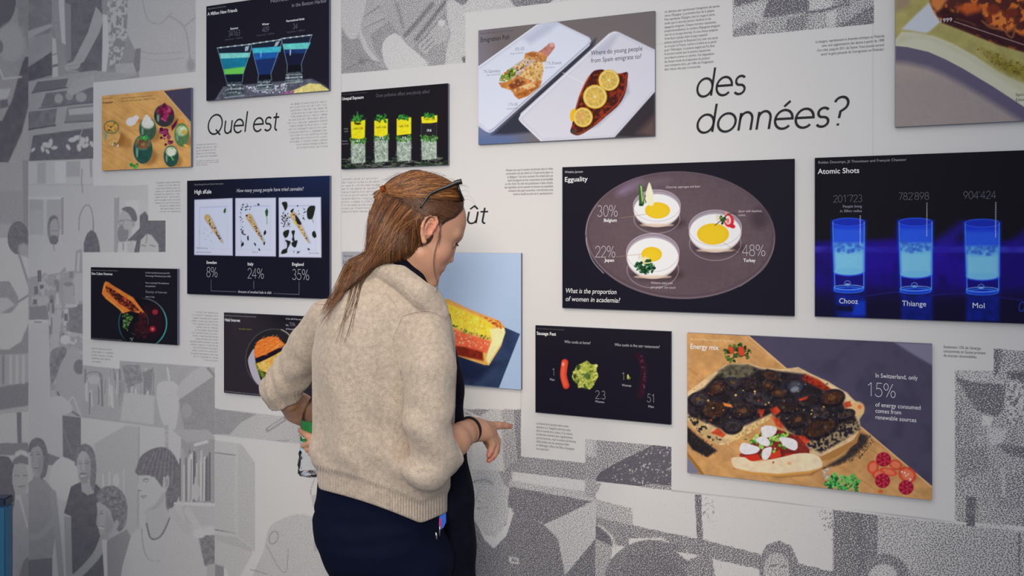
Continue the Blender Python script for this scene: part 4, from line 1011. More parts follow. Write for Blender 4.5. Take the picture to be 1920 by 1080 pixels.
# 3 ---------------------------------------------------------------- three white plates
def p_kale(c):
    c.wash(lambda x, y: np.clip((420 - y) / 90, 0, 1) * np.clip((x - 380) / 200, 0, 1), (24, 38, 76), .9)
    z = zm(330, 310, 4)
    plates = [z(138, 258, 425, 246, 427, 678, 137, 672), z(445, 246, 750, 242, 750, 684, 445, 680), z(770, 242, 1088, 238, 1092, 692, 772, 688)]
    for p in plates:
        c.poly(p, (190, 192, 218), 1.3)
        q = np.array(p); m = q.mean(0)
        c.poly(m + (q - m) * np.array([.95, .97]), (203, 206, 228), 1.5)
        c.poly(m + (q - m) * np.array([.74, .76]) + [0, 1], (184, 188, 214), 1.5); c.poly(m + (q - m) * np.array([.71, .73]) + [.5, 2], (200, 206, 230), 1.5)
    for (a, b, s) in ((z(235, 390), z(342, 572), 1), (z(548, 385), z(656, 572), 2), (z(880, 372), z(994, 574), 3)):
        (x0, y0), (x1, y1) = a[0], b[0]
        c.line([(x0 + 1.5, y0 + 2), (x1 + 2, y1 + 1)], 13, (150, 156, 190), 3, .7, w2=4)
        c.line([(x0, y0), (x1, y1)], 11.5, (190, 164, 112), 1.3, w2=3.2)
        rg = np.random.default_rng(s)
        for k in range(46):
            q = rg.uniform(0, .9); w = 5.2 * (1 - q * .75)
            cx = x0 + (x1 - x0) * q + rg.uniform(-w, w) * .8; cy = y0 + (y1 - y0) * q + rg.uniform(-w, w) * .5
            c.ell(cx, cy, rg.uniform(.8, 2.2), rg.uniform(.6, 1.4), [(60, 80, 96), (206, 150, 90), (216, 200, 130), (90, 70, 44), (226, 170, 130), (40, 44, 48)][rg.integers(6)], rg.uniform(0, 180), 1)
    K = [(22, 24, 26), (30, 36, 30), (16, 16, 20)]
    c.poly(z(356, 345, 366, 322, 376, 322, 374, 350, 362, 362), (50, 84, 44), 1)
    c.blobs(16, z(160, 460, 300, 470, 320, 600, 200, 620), [(150, 130, 150), (120, 124, 120)], .3, .9, seed=3)
    c.blobs(26, z(480, 285, 640, 285, 600, 330, 500, 450, 520, 640, 490, 610, 480, 400), K, .5, 1.8, asp=.4, seed=11); c.line(z(505, 490, 495, 500, 505, 515, 520, 520), 2, K[0], 1, sm=True)
    c.poly(z(668, 345, 684, 320, 692, 345, 688, 380, 676, 385), (38, 82, 36), 1); c.line(z(682, 380, 684, 440), 1.2, (110, 150, 60))
    for p in (z(660, 500, 672, 486, 676, 510, 660, 524), z(655, 585, 668, 574, 664, 600), z(490, 590, 504, 575, 508, 590, 492, 612), z(584, 580, 600, 590, 596, 606), z(535, 535, 543, 528, 546, 560, 537, 560), z(612, 286, 626, 292, 616, 304), z(498, 292, 512, 290, 500, 302), z(618, 622, 630, 630, 626, 644)):
        c.poly(p, K[0], 1, sm=True)
    for p in (z(795, 280, 830, 275, 836, 310, 820, 340, 806, 310), z(985, 330, 1005, 306, 1042, 306, 1040, 345, 1022, 400, 990, 400, 982, 360), z(860, 340, 884, 324, 876, 350, 864, 354), z(806, 500, 836, 484, 850, 490, 840, 530, 820, 544, 806, 524), z(866, 495, 892, 490, 886, 530, 890, 570, 870, 560, 876, 530), z(820, 560, 858, 570, 856, 590, 836, 630, 832, 656, 790, 664, 800, 634, 830, 620, 832, 586), z(868, 580, 910, 562, 904, 600, 894, 616, 874, 606), z(1022, 505, 1040, 492, 1054, 530, 1040, 545, 1024, 530), z(985, 620, 1004, 628, 996, 638), z(895, 370, 940, 430, 928, 446, 906, 430)):
        c.poly(p, K[1], 1.1, sm=True)
    c.blobs(50, z(785, 350, 860, 360, 860, 460, 790, 460), K, .5, 1.7, asp=.4, seed=13); c.blobs(14, z(900, 300, 980, 310, 960, 440, 920, 360), K, .4, 1.5, asp=.4, seed=14); c.blobs(8, z(860, 640, 930, 645, 910, 665), K, .5, 1.3, seed=15)
    LC = (104, 104, 116)
    c.line([(396, 525), (396, 545.5), (443, 547)], 1, LC, 1); c.line([(513, 550), (561, 552), (561, 529)], 1, LC, 1); c.line([(476, 527), (476, 541)], 1, LC, 1)
    c.line(z(1024, 400, 1030, 430), 1.4, (110, 150, 60)); c.ell(554, 418, 2, 4, (216, 180, 60), -25)


board('dark navy board with three white plates holding stuffed shells and kale', 351, 339, 551, 618, paint=p_kale, base=(20, 20, 36), texts=[
    ('title_text', WH, [t('High sKale', 364.5, 363.5, 396.5, 7.4, B)]),
    ('caption_text', (196, 198, 208), [t('How many young people have tried cannabis?', 443.5, 360.5, 569.5, 6.6, 0, .2), t('Amount of smoked kale in dish', 446, 549, 509, 5, 0, .2)]),
    ('author_text', GR, [t('Saskia Burghardt and Sarbaz Hernandez', 364.5, 347.5, 419, 2.8)]),
    ('category_text', WH, [t('Sweden', 387, 494.5, 406.5, 5.4, B), t('Italy', 464.3, 497.5, 475.5, 5.6, B), t('England', 547.5, 498, 569.5, 5.6, B)]),
    ('number_text', (178, 178, 186), [big('8%', 387, 519, 408.5, 18), big('24%', 464, 521.5, 495.5, 18.5), big('35%', 547.5, 524, 580.5, 19)]),
    ('plate_note_text', (130, 130, 148), [t('Filleted Herring', 368, 466.5, 389, 3.2), t('and boiled potatoes', 368, 474, 396, 3.2), t('Risotto', 473, 474, 483.5, 3.2), t('Fish & chips', 579, 476, 598.5, 3.6)])])


# 4 ---------------------------------------------------------------- four shot glasses with yellow blocks
def p_exposure(c):
    c.poly([(636, 286), (846, 280), (846, 320), (636, 325)], (24, 22, 30), 6)
    rg = np.random.default_rng(4)
    for k in range(130):
        x, y = rg.uniform(644, 838), rg.uniform(296, 314); a = rg.uniform(0, 6.28); r = rg.uniform(3, 8)
        pts = [(x + r * math.cos(a + i * .8) * (1 + .3 * i), y + r * .35 * math.sin(a + i * .8)) for i in range(4)]
        c.line(pts, .9, [(74, 96, 64), (150, 160, 140), (44, 84, 40), (110, 130, 96)][k % 4], 1, .75, sm=True)
    Y = [[(658, 228), (685, 225), (684, 258), (675, 261), (659, 259)], [(702, 227), (708, 224), (727, 223), (727, 252), (716, 257), (702, 254)], [(744, 223), (771, 220), (771, 251), (744, 254)], [(790, 219), (820, 216), (820, 229), (808, 231), (791, 231)]]
    X = [(658, 685), (702, 728), (744, 771), (790, 819)]
    for i, ((a, b), yb) in enumerate(zip(X, Y)):
        t0 = [264, 258, 260, 260][i]; bt = [307, 305, 303, 300][i]
        c.poly([(a, 225), (b, 223), (b, bt), (a, bt)], (40, 38, 44), 2, .7)
        c.poly([(a, t0), (b, t0 - 2), (b, bt - 2), (a + 1, bt)], (150, 164, 150), 1.4, tex=(2.5, .35))
        for k in range(60):
            x, y = rg.uniform(a, b), rg.uniform(t0 + 4, bt - 2)
            c.line([(x, y), (x + rg.uniform(-5, 5), y + rg.uniform(-6, 6))], .9, [(214, 222, 214), (98, 120, 98), (186, 200, 180)][k % 3], 1, .8)
        for k in range(40):
            x, y = rg.uniform(a - 1, b + 1), rg.uniform(t0 - 6, t0 + 5)
            c.ell(x, y, 2.6, 1.1, [(60, 128, 44), (96, 160, 60), (34, 84, 34)][k % 3], rg.uniform(0, 180), 1)
        c.line([(a, 222), (a, bt)], .8, (90, 90, 96), 1, .7); c.line([(b, 222), (b, bt)], .8, (90, 90, 96), 1, .7)
        c.poly(yb, (236, 216, 30), 1.2, tex=(4, .12))
        gx = (a + b) / 2
        for k in range(26):
            x, y = gx + rg.uniform(-9, 9), yb[0][1] - rg.uniform(-1, 12 if i < 2 else 7)
            if i == 3: y = 218 - rg.uniform(-2, 5)
            c.ell(x, y, 3.2, 1.4, [(40, 116, 44), (66, 150, 56), (24, 76, 34)][k % 3], rg.uniform(20, 160), 1)
    c.line([(670, 210), (671, 226)], 2, (50, 130, 50)); c.ell(671, 232, 6, 2, (50, 40, 16), 0, 1.5)


board('dark board with four glasses topped by bright yellow blocks', 640, 173, 317, 840, paint=p_exposure, base=(26, 22, 29), texts=[
    ('title_text', WH, [t('Unequal Exposure', 641.5, 188, 682, 5.6, B)]),
    ('caption_text', DG, [t('Does pollution affect everybody alike?', 705, 182.5, 806, 6.4), t('Roman Schneider and Thomas Hermann', 641.5, 178.2, 689, 2.2)]),
    ('block_text', (60, 54, 14), [t('<60k US$', 662, 243.5, 680.5, 4), t('>60k US$', 705, 241, 724, 4.2), t('>60k US$', 747, 239, 766, 4.2), t('>60k US$', 796, 226, 816, 4)]),
    ('number_text', WH, [t('6.1', 668.5, 266, 674.5, 4.4, B), t('3.3', 711, 260.5, 718.5, 4.4, B), t('7.2', 754, 261, 761.5, 4.4, B), t('19.6', 800, 247, 809, 4.6, B)]),
    ('note_text', GR, [t('Nickel', 645, 243, 653, 2.6), t('(ppb)', 646, 247.5, 653, 2.6), t('Median', 641.5, 266, 652, 2.6), t('income', 641.5, 271, 653, 2.6)])])


# 5 ---------------------------------------------------------------- fish on white plates
def p_fish(c):
    z = zm(840, 0, 4)
    c.wash(lambda x, y: np.clip((930 - x + (y - 60) * .2) / 90, 0, 1), (142, 140, 166)); c.wash(lambda x, y: np.clip((y - 215) / 50, 0, 1) * np.clip((1010 - x) / 60, 0, 1), (88, 106, 148))
    c.poly(z(1240, 1030, 1560, 660, 1560, 1040), (52, 46, 52), 10); c.poly(z(1420, 1000, 1560, 860, 1560, 1040), (92, 74, 72), 14)
    c.poly(z(330, 1010, 560, 800, 1110, 290, 1090, 350, 560, 870, 640, 990, 440, 1010), (50, 52, 66), 7)
    c.poly(z(220, 506, 660, 190, 700, 170, 820, 165, 1060, 280, 1074, 305, 1060, 345, 340, 985, 310, 997, 280, 985, 220, 940), (196, 200, 216), 1.5); c.poly(z(228, 530, 700, 190, 810, 180, 1050, 292, 1050, 330, 330, 962, 300, 972, 228, 910), (207, 211, 225), 2.5)
    c.poly(z(560, 290, 720, 180, 830, 174, 760, 240, 620, 330), (178, 182, 202), 10, .8); c.line(z(228, 502, 670, 186), 1.6, (228, 230, 238), 1.2); c.line(z(310, 984, 350, 960, 1066, 318), 1.5, (150, 156, 176), 1.5)
    c.poly(z(535, 890, 545, 850, 1205, 252, 1245, 234, 1280, 240, 1560, 376, 1560, 680, 1250, 1030, 700, 1062, 550, 920), (196, 196, 208), 1.5); c.poly(z(560, 890, 1225, 262, 1262, 254, 1545, 392, 1545, 668, 1230, 1015, 705, 1035), (204, 203, 213), 3)
    c.poly(z(1060, 420, 1240, 262, 1280, 262, 1200, 400), (178, 178, 196), 9, .8); c.line(z(538, 880, 1215, 258, 1262, 240), 1.5, (228, 226, 232), 1.2, sm=False); c.line(z(700, 1056, 550, 915, 537, 885), 2, (224, 222, 228), 1.5, sm=True); c.line(z(860, 545, 1050, 640), .8, (228, 226, 230), 1)
    # fillet in four pieces
    c.poly(z(795, 322, 803, 355, 770, 400, 735, 440, 680, 470, 640, 440, 640, 410, 700, 375, 760, 325), (176, 118, 104), 1.3, tex=(5, .22)); c.ell(1035, 84, 5, 4, (206, 158, 148), 0, 2)
    c.poly(z(580, 400, 640, 384, 700, 400, 745, 420, 735, 460, 690, 470, 640, 450, 570, 440), (188, 128, 72), 1.5, tex=(5, .25)); c.poly(z(590, 405, 660, 395, 700, 425, 620, 430), (158, 92, 46), 3, tex=(3, .3))
    c.poly(z(570, 440, 660, 450, 690, 470, 560, 560, 540, 575, 440, 615, 385, 605, 400, 565, 500, 490), (186, 164, 140), 1.5, tex=(4, .25))
    c.poly(z(480, 505, 560, 455, 640, 455, 620, 500, 560, 540, 500, 560), (196, 172, 160), 1.5, tex=(4, .2))
    c.poly(z(385, 605, 400, 565, 470, 510, 520, 520, 500, 570, 440, 615), (120, 146, 60), 1.5, tex=(4, .3)); c.blobs(60, z(390, 600, 410, 560, 470, 512, 590, 455, 600, 480, 520, 540, 440, 612), [(60, 84, 36), (226, 214, 60), (226, 222, 206), (40, 60, 30), (196, 70, 60)], .7, 2.2, seed=4)
    c.poly(z(540, 575, 600, 500, 650, 460, 712, 470, 716, 530, 700, 610, 640, 600), (212, 172, 106), 1.5, tex=(5, .18)); c.blobs(30, z(560, 570, 650, 470, 710, 480, 690, 600), [(120, 90, 40), (150, 130, 60), (230, 200, 140)], .5, 1.5, seed=6)
    c.poly(z(380, 620, 440, 615, 530, 570, 640, 605, 705, 605, 690, 650, 600, 720, 530, 745, 500, 720, 480, 680, 400, 655), (190, 122, 62), 1.5, tex=(6, .3)); c.poly(z(450, 640, 520, 590, 580, 610, 560, 640, 480, 670), (124, 62, 34), 3); c.poly(z(530, 655, 620, 620, 660, 640, 600, 670), (222, 184, 132), 2); c.poly(z(510, 710, 640, 660, 680, 650, 600, 715, 530, 742), (164, 94, 40), 3, tex=(4, .3))
    c.blobs(110, z(590, 400, 700, 400, 735, 450, 700, 600, 640, 690, 530, 735, 400, 650, 500, 560, 570, 450), [(150, 92, 48), (226, 188, 130), (120, 70, 40), (206, 150, 90), (236, 210, 170)], .8, 3.2, 2, .55, .4, seed=42)
    # spiced fillet with lemon
    c.poly(z(1345, 620, 1360, 690, 1290, 790, 1130, 940, 1090, 960), (150, 150, 168), 8, .7)
    c.poly(z(1100, 530, 1165, 522, 1182, 545, 1285, 552, 1345, 542, 1346, 600, 1332, 690, 1282, 785, 1185, 872, 1100, 945, 1000, 1008, 950, 1012, 918, 988, 930, 940, 950, 840, 985, 720, 1030, 620, 1060, 570), (66, 26, 22), 1.5, sm=True, tex=(5, (132, 44, 26), .60))
    c.blobs(90, z(1100, 540, 1180, 550, 1330, 560, 1320, 680, 1180, 860, 1000, 1000, 930, 980, 990, 720, 1040, 620), [(38, 18, 18), (110, 40, 24), (54, 24, 20), (156, 66, 36)], .8, 3.2, 2, .6, .4, seed=41)
    c.line(z(1062, 572, 1030, 625, 985, 730, 955, 840), 2.5, (190, 84, 44), 2, .8); c.line(z(1338, 560, 1325, 680, 1270, 780, 1100, 930), 3, (176, 62, 36), 2, .8); c.line(z(950, 1000, 1000, 1000, 1090, 942), 2, (120, 70, 40), 2); c.ell(1076, 247, 6, 4, (70, 60, 50), 20, 2)
    c.ell(1075, 216, 6, 12, (236, 176, 30), 8)
    for (X, Y, R) in ((1207, 602, 79), (1103, 726, 90), (1012, 880, 74)):
        x, y, r = 840 + X / 4, Y / 4, R / 4
        c.ell(x + 1.5, y + 2, r, r, (60, 24, 20), 0, 3, .7); c.ell(x, y, r, r, (216, 172, 40), -30, 1.2); c.ell(x, y, r * .9, r * .9, (222, 206, 146)); c.ell(x, y, r * .8, r * .82, (202, 168, 76), 0, 1.4, tex=(3, .16))
        for k in range(8):
            a = k * math.pi / 4 + .3
            c.line([(x, y), (x + r * .8 * math.cos(a), y + r * .8 * math.sin(a))], .8, (222, 202, 140), 1, .8)
        c.ell(x, y, r * .12, r * .12, (226, 206, 150))
    c.ell(1090, 218, 8, 10, (206, 150, 90), 20, 5, .5)


board('grey board with two white plates of fish and lemon slices', 897, 57, 271, 1228, paint=p_fish, base=(112, 103, 104), texts=[
    ('title_text', (44, 42, 52), [t('Emigration Fish', 901, 79, 955.5, 8.6, .006)]),
    ('caption_text', (66, 66, 76), [t('Where do young people', 1108, 103.6, 1204.5, 8.6), t('from Spain emigrate to?', 1108, 117.8, 1202.5, 8.6)]),
    ('author_text', (84, 84, 100), [t('Samuel Bouvier and Jalla Schwager', 901, 64.5, 964, 3)]),
    ('number_text', (132, 130, 146), [big('8%', 966, 95.5, 974.5, 6.2, .05), t('US', 976, 94.5, 983, 6), big('11%', 1021, 122, 1033, 6.2, .05), t('France', 1035, 121.5, 1052.5, 6.2), big('7%', 906, 137.5, 914.5, 6, .05), t('Germany', 916, 137, 938, 6), big('13%', 951.5, 199, 962.5, 6, .05), t('UK', 964, 198.5, 971, 6)]),
    ('note_text', (140, 140, 158), [t('Fried in butter', 957, 102.5, 982, 3), t('Wine Sauce', 1021.5, 128.5, 1040, 3), t('Beer and Parsley', 913, 142.5, 938, 3), t('Breaded Fish', 951, 205.5, 971, 3)])])


# 6 ---------------------------------------------------------------- egg dishes on a brown plate
def p_egg(c):
    z = zm(1040, 290, 3.6)
    c.wash(lambda x, y: np.clip((480 - y) / 200, 0, 1) * .6, (30, 25, 34))
    c.ell(1275.5, 441, 178, 119.5, (112, 96, 106), 2.5, 1.2); c.ell(1276, 440, 175.5, 117, (84, 68, 76), 2.5, 2.5); c.ell(1276, 439, 172, 114, (92, 76, 83), 2.5, 3, tex=(5, .07))
    c.ell(1276, 442, 140, 86, (100, 84, 90), 2.5, 60, .7, tex=(4, .06)); c.ell(1180, 352, 26, 8, (132, 112, 140), -28, 14, .8); c.ell(1220, 342, 40, 7, (112, 94, 106), -8, 10, .6); c.ell(1424, 410, 16, 18, (66, 52, 60), 0, 18, .8); c.ell(1300, 500, 60, 30, (86, 70, 78), 0, 40, .6)
    c.line(z(212, 560, 220, 620, 260, 720, 330, 800), 1.4, (170, 160, 168), 1.2, sm=True); c.line(z(208, 540, 230, 430, 290, 330), 1.2, (140, 126, 134), 1.2, sm=True); c.line(z(1484, 560, 1470, 660, 1400, 780, 1250, 890), 1.2, (132, 116, 122), 1.2, sm=True)
    def dish(cx, rx, top, bot, wt, yx, yy, yrx, yry):
        ry = (bot - top) / 2 - 1; cy = (top + bot) / 2
        c.ell(cx + 8, bot - 8, rx, 12, (64, 50, 56), 0, 12, .8)
        c.ell(cx, cy + 1, rx, ry, (196, 182, 180), 0, 1.3); c.ell(cx, top + (bot - top) * .42, rx, (bot - top) * .42, (142, 128, 140), 0, 1.2); c.ell(cx, top + (bot - top) * .44, rx * .95, (bot - top) * .39, (164, 152, 164), 0, 2)
        ryw = (bot - wt) / 2
        c.ell(cx, bot - 5 - ryw + 2.5, rx * .975, ryw - 1.5, (229, 228, 232), 0, 1.3)
        c.ell(cx, top + (bot - top) * .42, rx, (bot - top) * .42, (188, 178, 188), 0, 1, ring=1.1)
        c.ell(cx, bot - 10 - ryw * .2, rx * .98, ryw * .9, (206, 198, 200), 0, 1, .6, ring=1, clip=lambda x, y: (y > bot - 26) * 1.0)
        c.ell(cx, bot - 4, rx * .7, 3, (214, 190, 170), 0, 3, .8)
        c.ell(yx, yy, yrx, yry, (238, 184, 30), 0, 1.3); c.ell(yx, yy + 1, yrx * .8, yry * .8, (243, 192, 40), 0, 4, .7)
    dish(1231.7, 44, 356, 426, 365, 1233, 394.5, 23.5, 15.3)
    dish(1341, 49.3, 394, 473.5, 402.5, 1337, 438.8, 30, 20)
    dish(1224, 49.3, 437.8, 523, 447, 1222, 476.8, 19.3, 14)
    for a, b in ((z(440, 428, 620, 402)), (z(415, 690, 590, 670)), (z(1140, 595, 1245, 662))): c.line([a, b], .9, (160, 136, 112), 1, .8)
    c.poly(z(568, 215, 576, 196, 590, 205, 600, 300, 606, 330, 594, 348, 570, 344), (52, 92, 40), 1.3, tex=(3, .2)); c.poly(z(578, 205, 588, 215, 596, 310, 590, 325), (176, 206, 130), 1.3); c.ell(1202, 384, 4, 2.4, (30, 60, 24))
    c.poly(z(638, 188, 655, 225, 668, 280, 668, 335, 650, 345, 628, 335, 610, 290, 620, 240), (236, 222, 190), 1.3, sm=True); c.poly(z(640, 200, 652, 260, 645, 300), (242, 232, 206), 4); c.line(z(612, 275, 606, 300, 616, 322), 2, (60, 60, 36), 1.5)
    c.poly(z(1085, 402, 1110, 410, 1122, 440, 1105, 470, 1092, 440), (234, 206, 186), 1.2); c.ell(1366.5, 413.5, 9.5, 12.5, (206, 42, 52), -8, 1.2); c.ell(1365, 412.5, 5.5, 8.5, (236, 206, 206), -8, 1.2); c.ell(1365, 414, 2.4, 5, (226, 110, 110)); c.ell(1373, 424, 6, 4, (200, 36, 48), 20)
    c.poly(z(1150, 384, 1166, 384, 1160, 408, 1150, 405), (232, 140, 120)); c.blobs(26, z(1112, 412, 1150, 400, 1160, 440, 1130, 466), [(46, 92, 34), (30, 60, 26), (90, 130, 50)], 1, 3.2, asp=.35, seed=2); c.line(z(1225, 400, 1180, 398, 1130, 440, 1082, 476), 1.2, (40, 34, 34), 1, sm=True)
    c.blobs(120, z(540, 745, 575, 720, 640, 725, 676, 750, 668, 790, 620, 808, 570, 795), [(28, 82, 44), (16, 52, 30), (44, 112, 58), (12, 36, 24)], 1, 3.4, asp=.35, seed=3); c.poly(z(582, 705, 610, 686, 640, 700, 654, 722, 640, 735, 600, 738), (226, 214, 160), 1.3); c.poly(z(604, 726, 620, 706, 650, 706, 654, 722, 630, 728), (34, 74, 40), 1.2); c.ell(1199, 482, 3, 5, (216, 206, 200))


board('black board with a brown plate of three egg yolk dishes', 1054.5, 313.5, 577, 1490, paint=p_egg, base=(23, 21, 35), texts=[
    ('title_text', WH, [t('Egguality', 1058.5, 340.8, 1102, 8.8, .01)]),
    ('author_text', (190, 188, 196), [t('Wiebke Jansen', 1059, 324.8, 1093, 4.4)]),
    ('number_text', (206, 200, 206), [big('30%', 1119.5, 406, 1159, 20.5, .03), big('22%', 1115.5, 482, 1154.5, 20.5, .03), big('48%', 1391, 479.5, 1436, 20.5, .03)]),
    ('category_text', WH, [t('Belgium', 1132, 416, 1156.5, 6.2, B), t('Japan', 1134, 490.5, 1151.5, 6, B), t('Turkey', 1394, 491, 1416.5, 6.2, B)]),
    ('question_text', WH, [t('What is the proportion', 1060, 549, 1156, 9, 0, .2), t('of women in academia?', 1060, 564.3, 1163, 9, 0, .2)]),
    ('note_text', (196, 186, 192), [t('Chicoree, asparagus and beer', 1248, 353, 1313.5, 4.4, 0, .2), t('Ayvar with hazelnut,', 1384, 398, 1428.5, 4.4, 0, .2), t('cumin.', 1384, 405.3, 1398, 4.2, 0, .2), t('Wakame salad with', 1220, 532, 1261, 4.2, 0, .2), t('gari ginger, soy sauce', 1220, 540, 1266.5, 4.2, 0, .2)])])


# 7 ---------------------------------------------------------------- glowing blue shot glasses
def p_atomic(c):
    z = zm(1500, 270, 3.176)
    c.wash(lambda x, y: np.clip((y - 446) / 12, 0, 1) * np.clip((590 - y) / 60, 0, 1), (26, 10, 112)); c.wash(lambda x, y: np.clip((y - 535) / 40, 0, 1), (14, 10, 46), .9)
    c.poly([(1526, 462), (2060, 462), (2060, 474), (1526, 474)], (60, 64, 190), 5, .75)
    c.ell(1650, 490, 60, 30, (34, 12, 150), 0, 40, .8); c.ell(1790, 500, 70, 36, (36, 14, 150), 0, 50, .8); c.poly(z(820, 560, 960, 460, 1010, 480, 900, 620, 800, 700), (40, 24, 160), 18, .7); c.poly(z(1230, 590, 1340, 510, 1400, 560, 1260, 640), (34, 18, 140), 16, .7); c.poly(z(88, 650, 200, 580, 200, 860, 120, 800), (30, 12, 110), 14, .7); c.poly(z(380, 600, 560, 560, 590, 460, 600, 640), (36, 14, 140), 16, .6)
    c.wash(lambda x, y: np.clip((fbm(x, y, 26, 9) - .5) * 3, 0, 1) * np.clip((y - 470) / 10, 0, 1) * np.clip((560 - y) / 20, 0, 1), (20, 8, 84), .7)
    c.line(z(400, 905, 600, 880, 790, 900, 980, 890, 1330, 930), 1.4, (34, 34, 120), 3, sm=True)
    def glass(x0, x1, top, bot, l0, l1, s):
        cx = (x0 + x1) / 2; w = (x1 - x0) / 2
        c.poly([(x0 - 3, top + 4), (x1 + 3, top + 4), (x1 + 1, bot), (x0 + 1, bot)], (14, 40, 190), 8, .7)
        c.poly([(x0, top + 6), (x1, top + 6), (x1 - 1, bot - 4), (x0 + 4, bot - 4)], (26, 54, 206), 1.5)
        c.ell(cx, bot - 5, w - 2, 6, (20, 60, 210), 0, 2)
        c.poly([(x0 + 1, l0 - 28), (x1 - 1, l0 - 28), (x1 - 1, l0 + 8), (x0 + 1, l0 + 8)], (40, 86, 222), 10)
        c.poly([(x0 + 2, l0), (x1 - 1, l0), (x1 - 1, l1), (x0 + 4, l1)], (96, 172, 238), 7, tex=(14, .1)); c.poly([(x0 + 4, l0 + 18), (x1 - 3, l0 + 18), (x1 - 3, l1 - 2), (x0 + 5, l1 - 2)], (128, 196, 244), 9, .8)
        c.ell(cx, l1, w - 3, 7, (112, 184, 242), 0, 3)
        rg = np.random.default_rng(s)
        for k in range(34):
            q = rg.uniform(-.9, .9)
            c.ell(cx + q * w, l0 + 3 + rg.uniform(-8, 9) + (1 - q * q) * 5, 3.4, 3.2, (52, 96, 196), 0, 2.5, .55)
        c.poly([(x0 + 4, l1 + 6), (cx, l1 + 10), (x1 - 2, l1 + 6), (x1 - 2, bot - 9), (cx, bot - 6), (x0 + 5, bot - 9)], (20, 14, 120), 2)
        c.ell(cx - 2, (l1 + bot) / 2 + 3, 5.5, 4.5, (110, 150, 226), 0, 1.2, ring=1.2); c.ell(cx - 2, (l1 + bot) / 2 + 5, 4, 1.4, (150, 190, 236))
        c.ell(cx, bot - 8, w - 3, 4.5, (120, 176, 240), 0, 1.2, ring=1.3); c.ell(cx, bot - 3.5, w - 3, 5.5, (44, 120, 236), 0, 1.5, ring=1.8)
        c.ell(cx, top + 7.5, w, 7.5, (24, 44, 176), 0, 1.5); c.ell(cx, top + 7.5, w, 7.5, (40, 84, 222), 0, 1.5, ring=1.8)
        c.line([(x0 + .5, top + 8), (x0 + 4.5, bot - 6)], 1.6, (70, 140, 238), 1.5); c.line([(x1 - .5, top + 8), (x1 - 1.5, bot - 6)], 1.6, (80, 150, 240), 1.5)
    glass(1561, 1621, 409, 547, 456, 509, 1); glass(1685, 1748, 409, 549, 456, 514, 2); glass(1809, 1874, 411, 551, 462, 518, 3); glass(1938, 2006, 411, 556, 466, 522, 4)
    for (x0, x1, y0) in ((1567, 1622, 556), (1690, 1748, 556), (1812, 1874, 558), (1942, 2004, 560)): c.poly([(x0, y0 - 4), (x1, y0 - 4), (x1, 602), (x0, 602)], (12, 34, 150), 9, .75, tex=(12, .35))
    c.poly(z(212, 960, 300, 965, 320, 980, 310, 1000, 212, 990), (10, 10, 40), 3, .8); c.poly(z(330, 940, 390, 935, 392, 1018, 310, 1020), (16, 60, 200), 5, .7)
    c.ell(1916, 575, 5, 9, (40, 70, 200), 10, 2, ring=1.5)
    for (x, y0, y1) in ((1613, 405, 463), (1738, 381, 447), (1867, 380, 448)):
        for k in range(int((y1 - y0) / 3.2)): c.ell(x - k * .02, y0 + k * 3.2, .9, .9, (206, 214, 236), 0, .8)


board('black board with glowing blue shot glasses at the right edge', 1528, 296, 593, None, 1.565, paint=p_atomic, base=(18, 16, 25), texts=[
    ('title_text', WH, [t('Atomic Shots', 1533.5, 326.2, 1611, 9.6, .01)]),
    ('author_text', (150, 148, 156), [t('Roldan Descamps, Jil Theunissen and Fran\u00e7ois Chasseur', 1534, 307, 1699.5, 4.8)]),
    ('number_text', (112, 112, 124), [big("201'723", 1562, 379.3, 1617.5, 13), big("782'898", 1684, 374.8, 1742.5, 13.2), big("904'424", 1806, 372.8, 1868, 13.5)]),
    ('note_text', (140, 142, 156), [t('People living', 1580, 389.5, 1616, 5), t('in 30km radius', 1575, 398, 1616, 5)]),
    ('category_text', (206, 214, 240), [t('Chooz', 1573, 568.6, 1608.5, 9.6), t('Thiange', 1691, 573.2, 1736.5, 9.8), t('Mol', 1822.5, 577.3, 1846, 10)])])


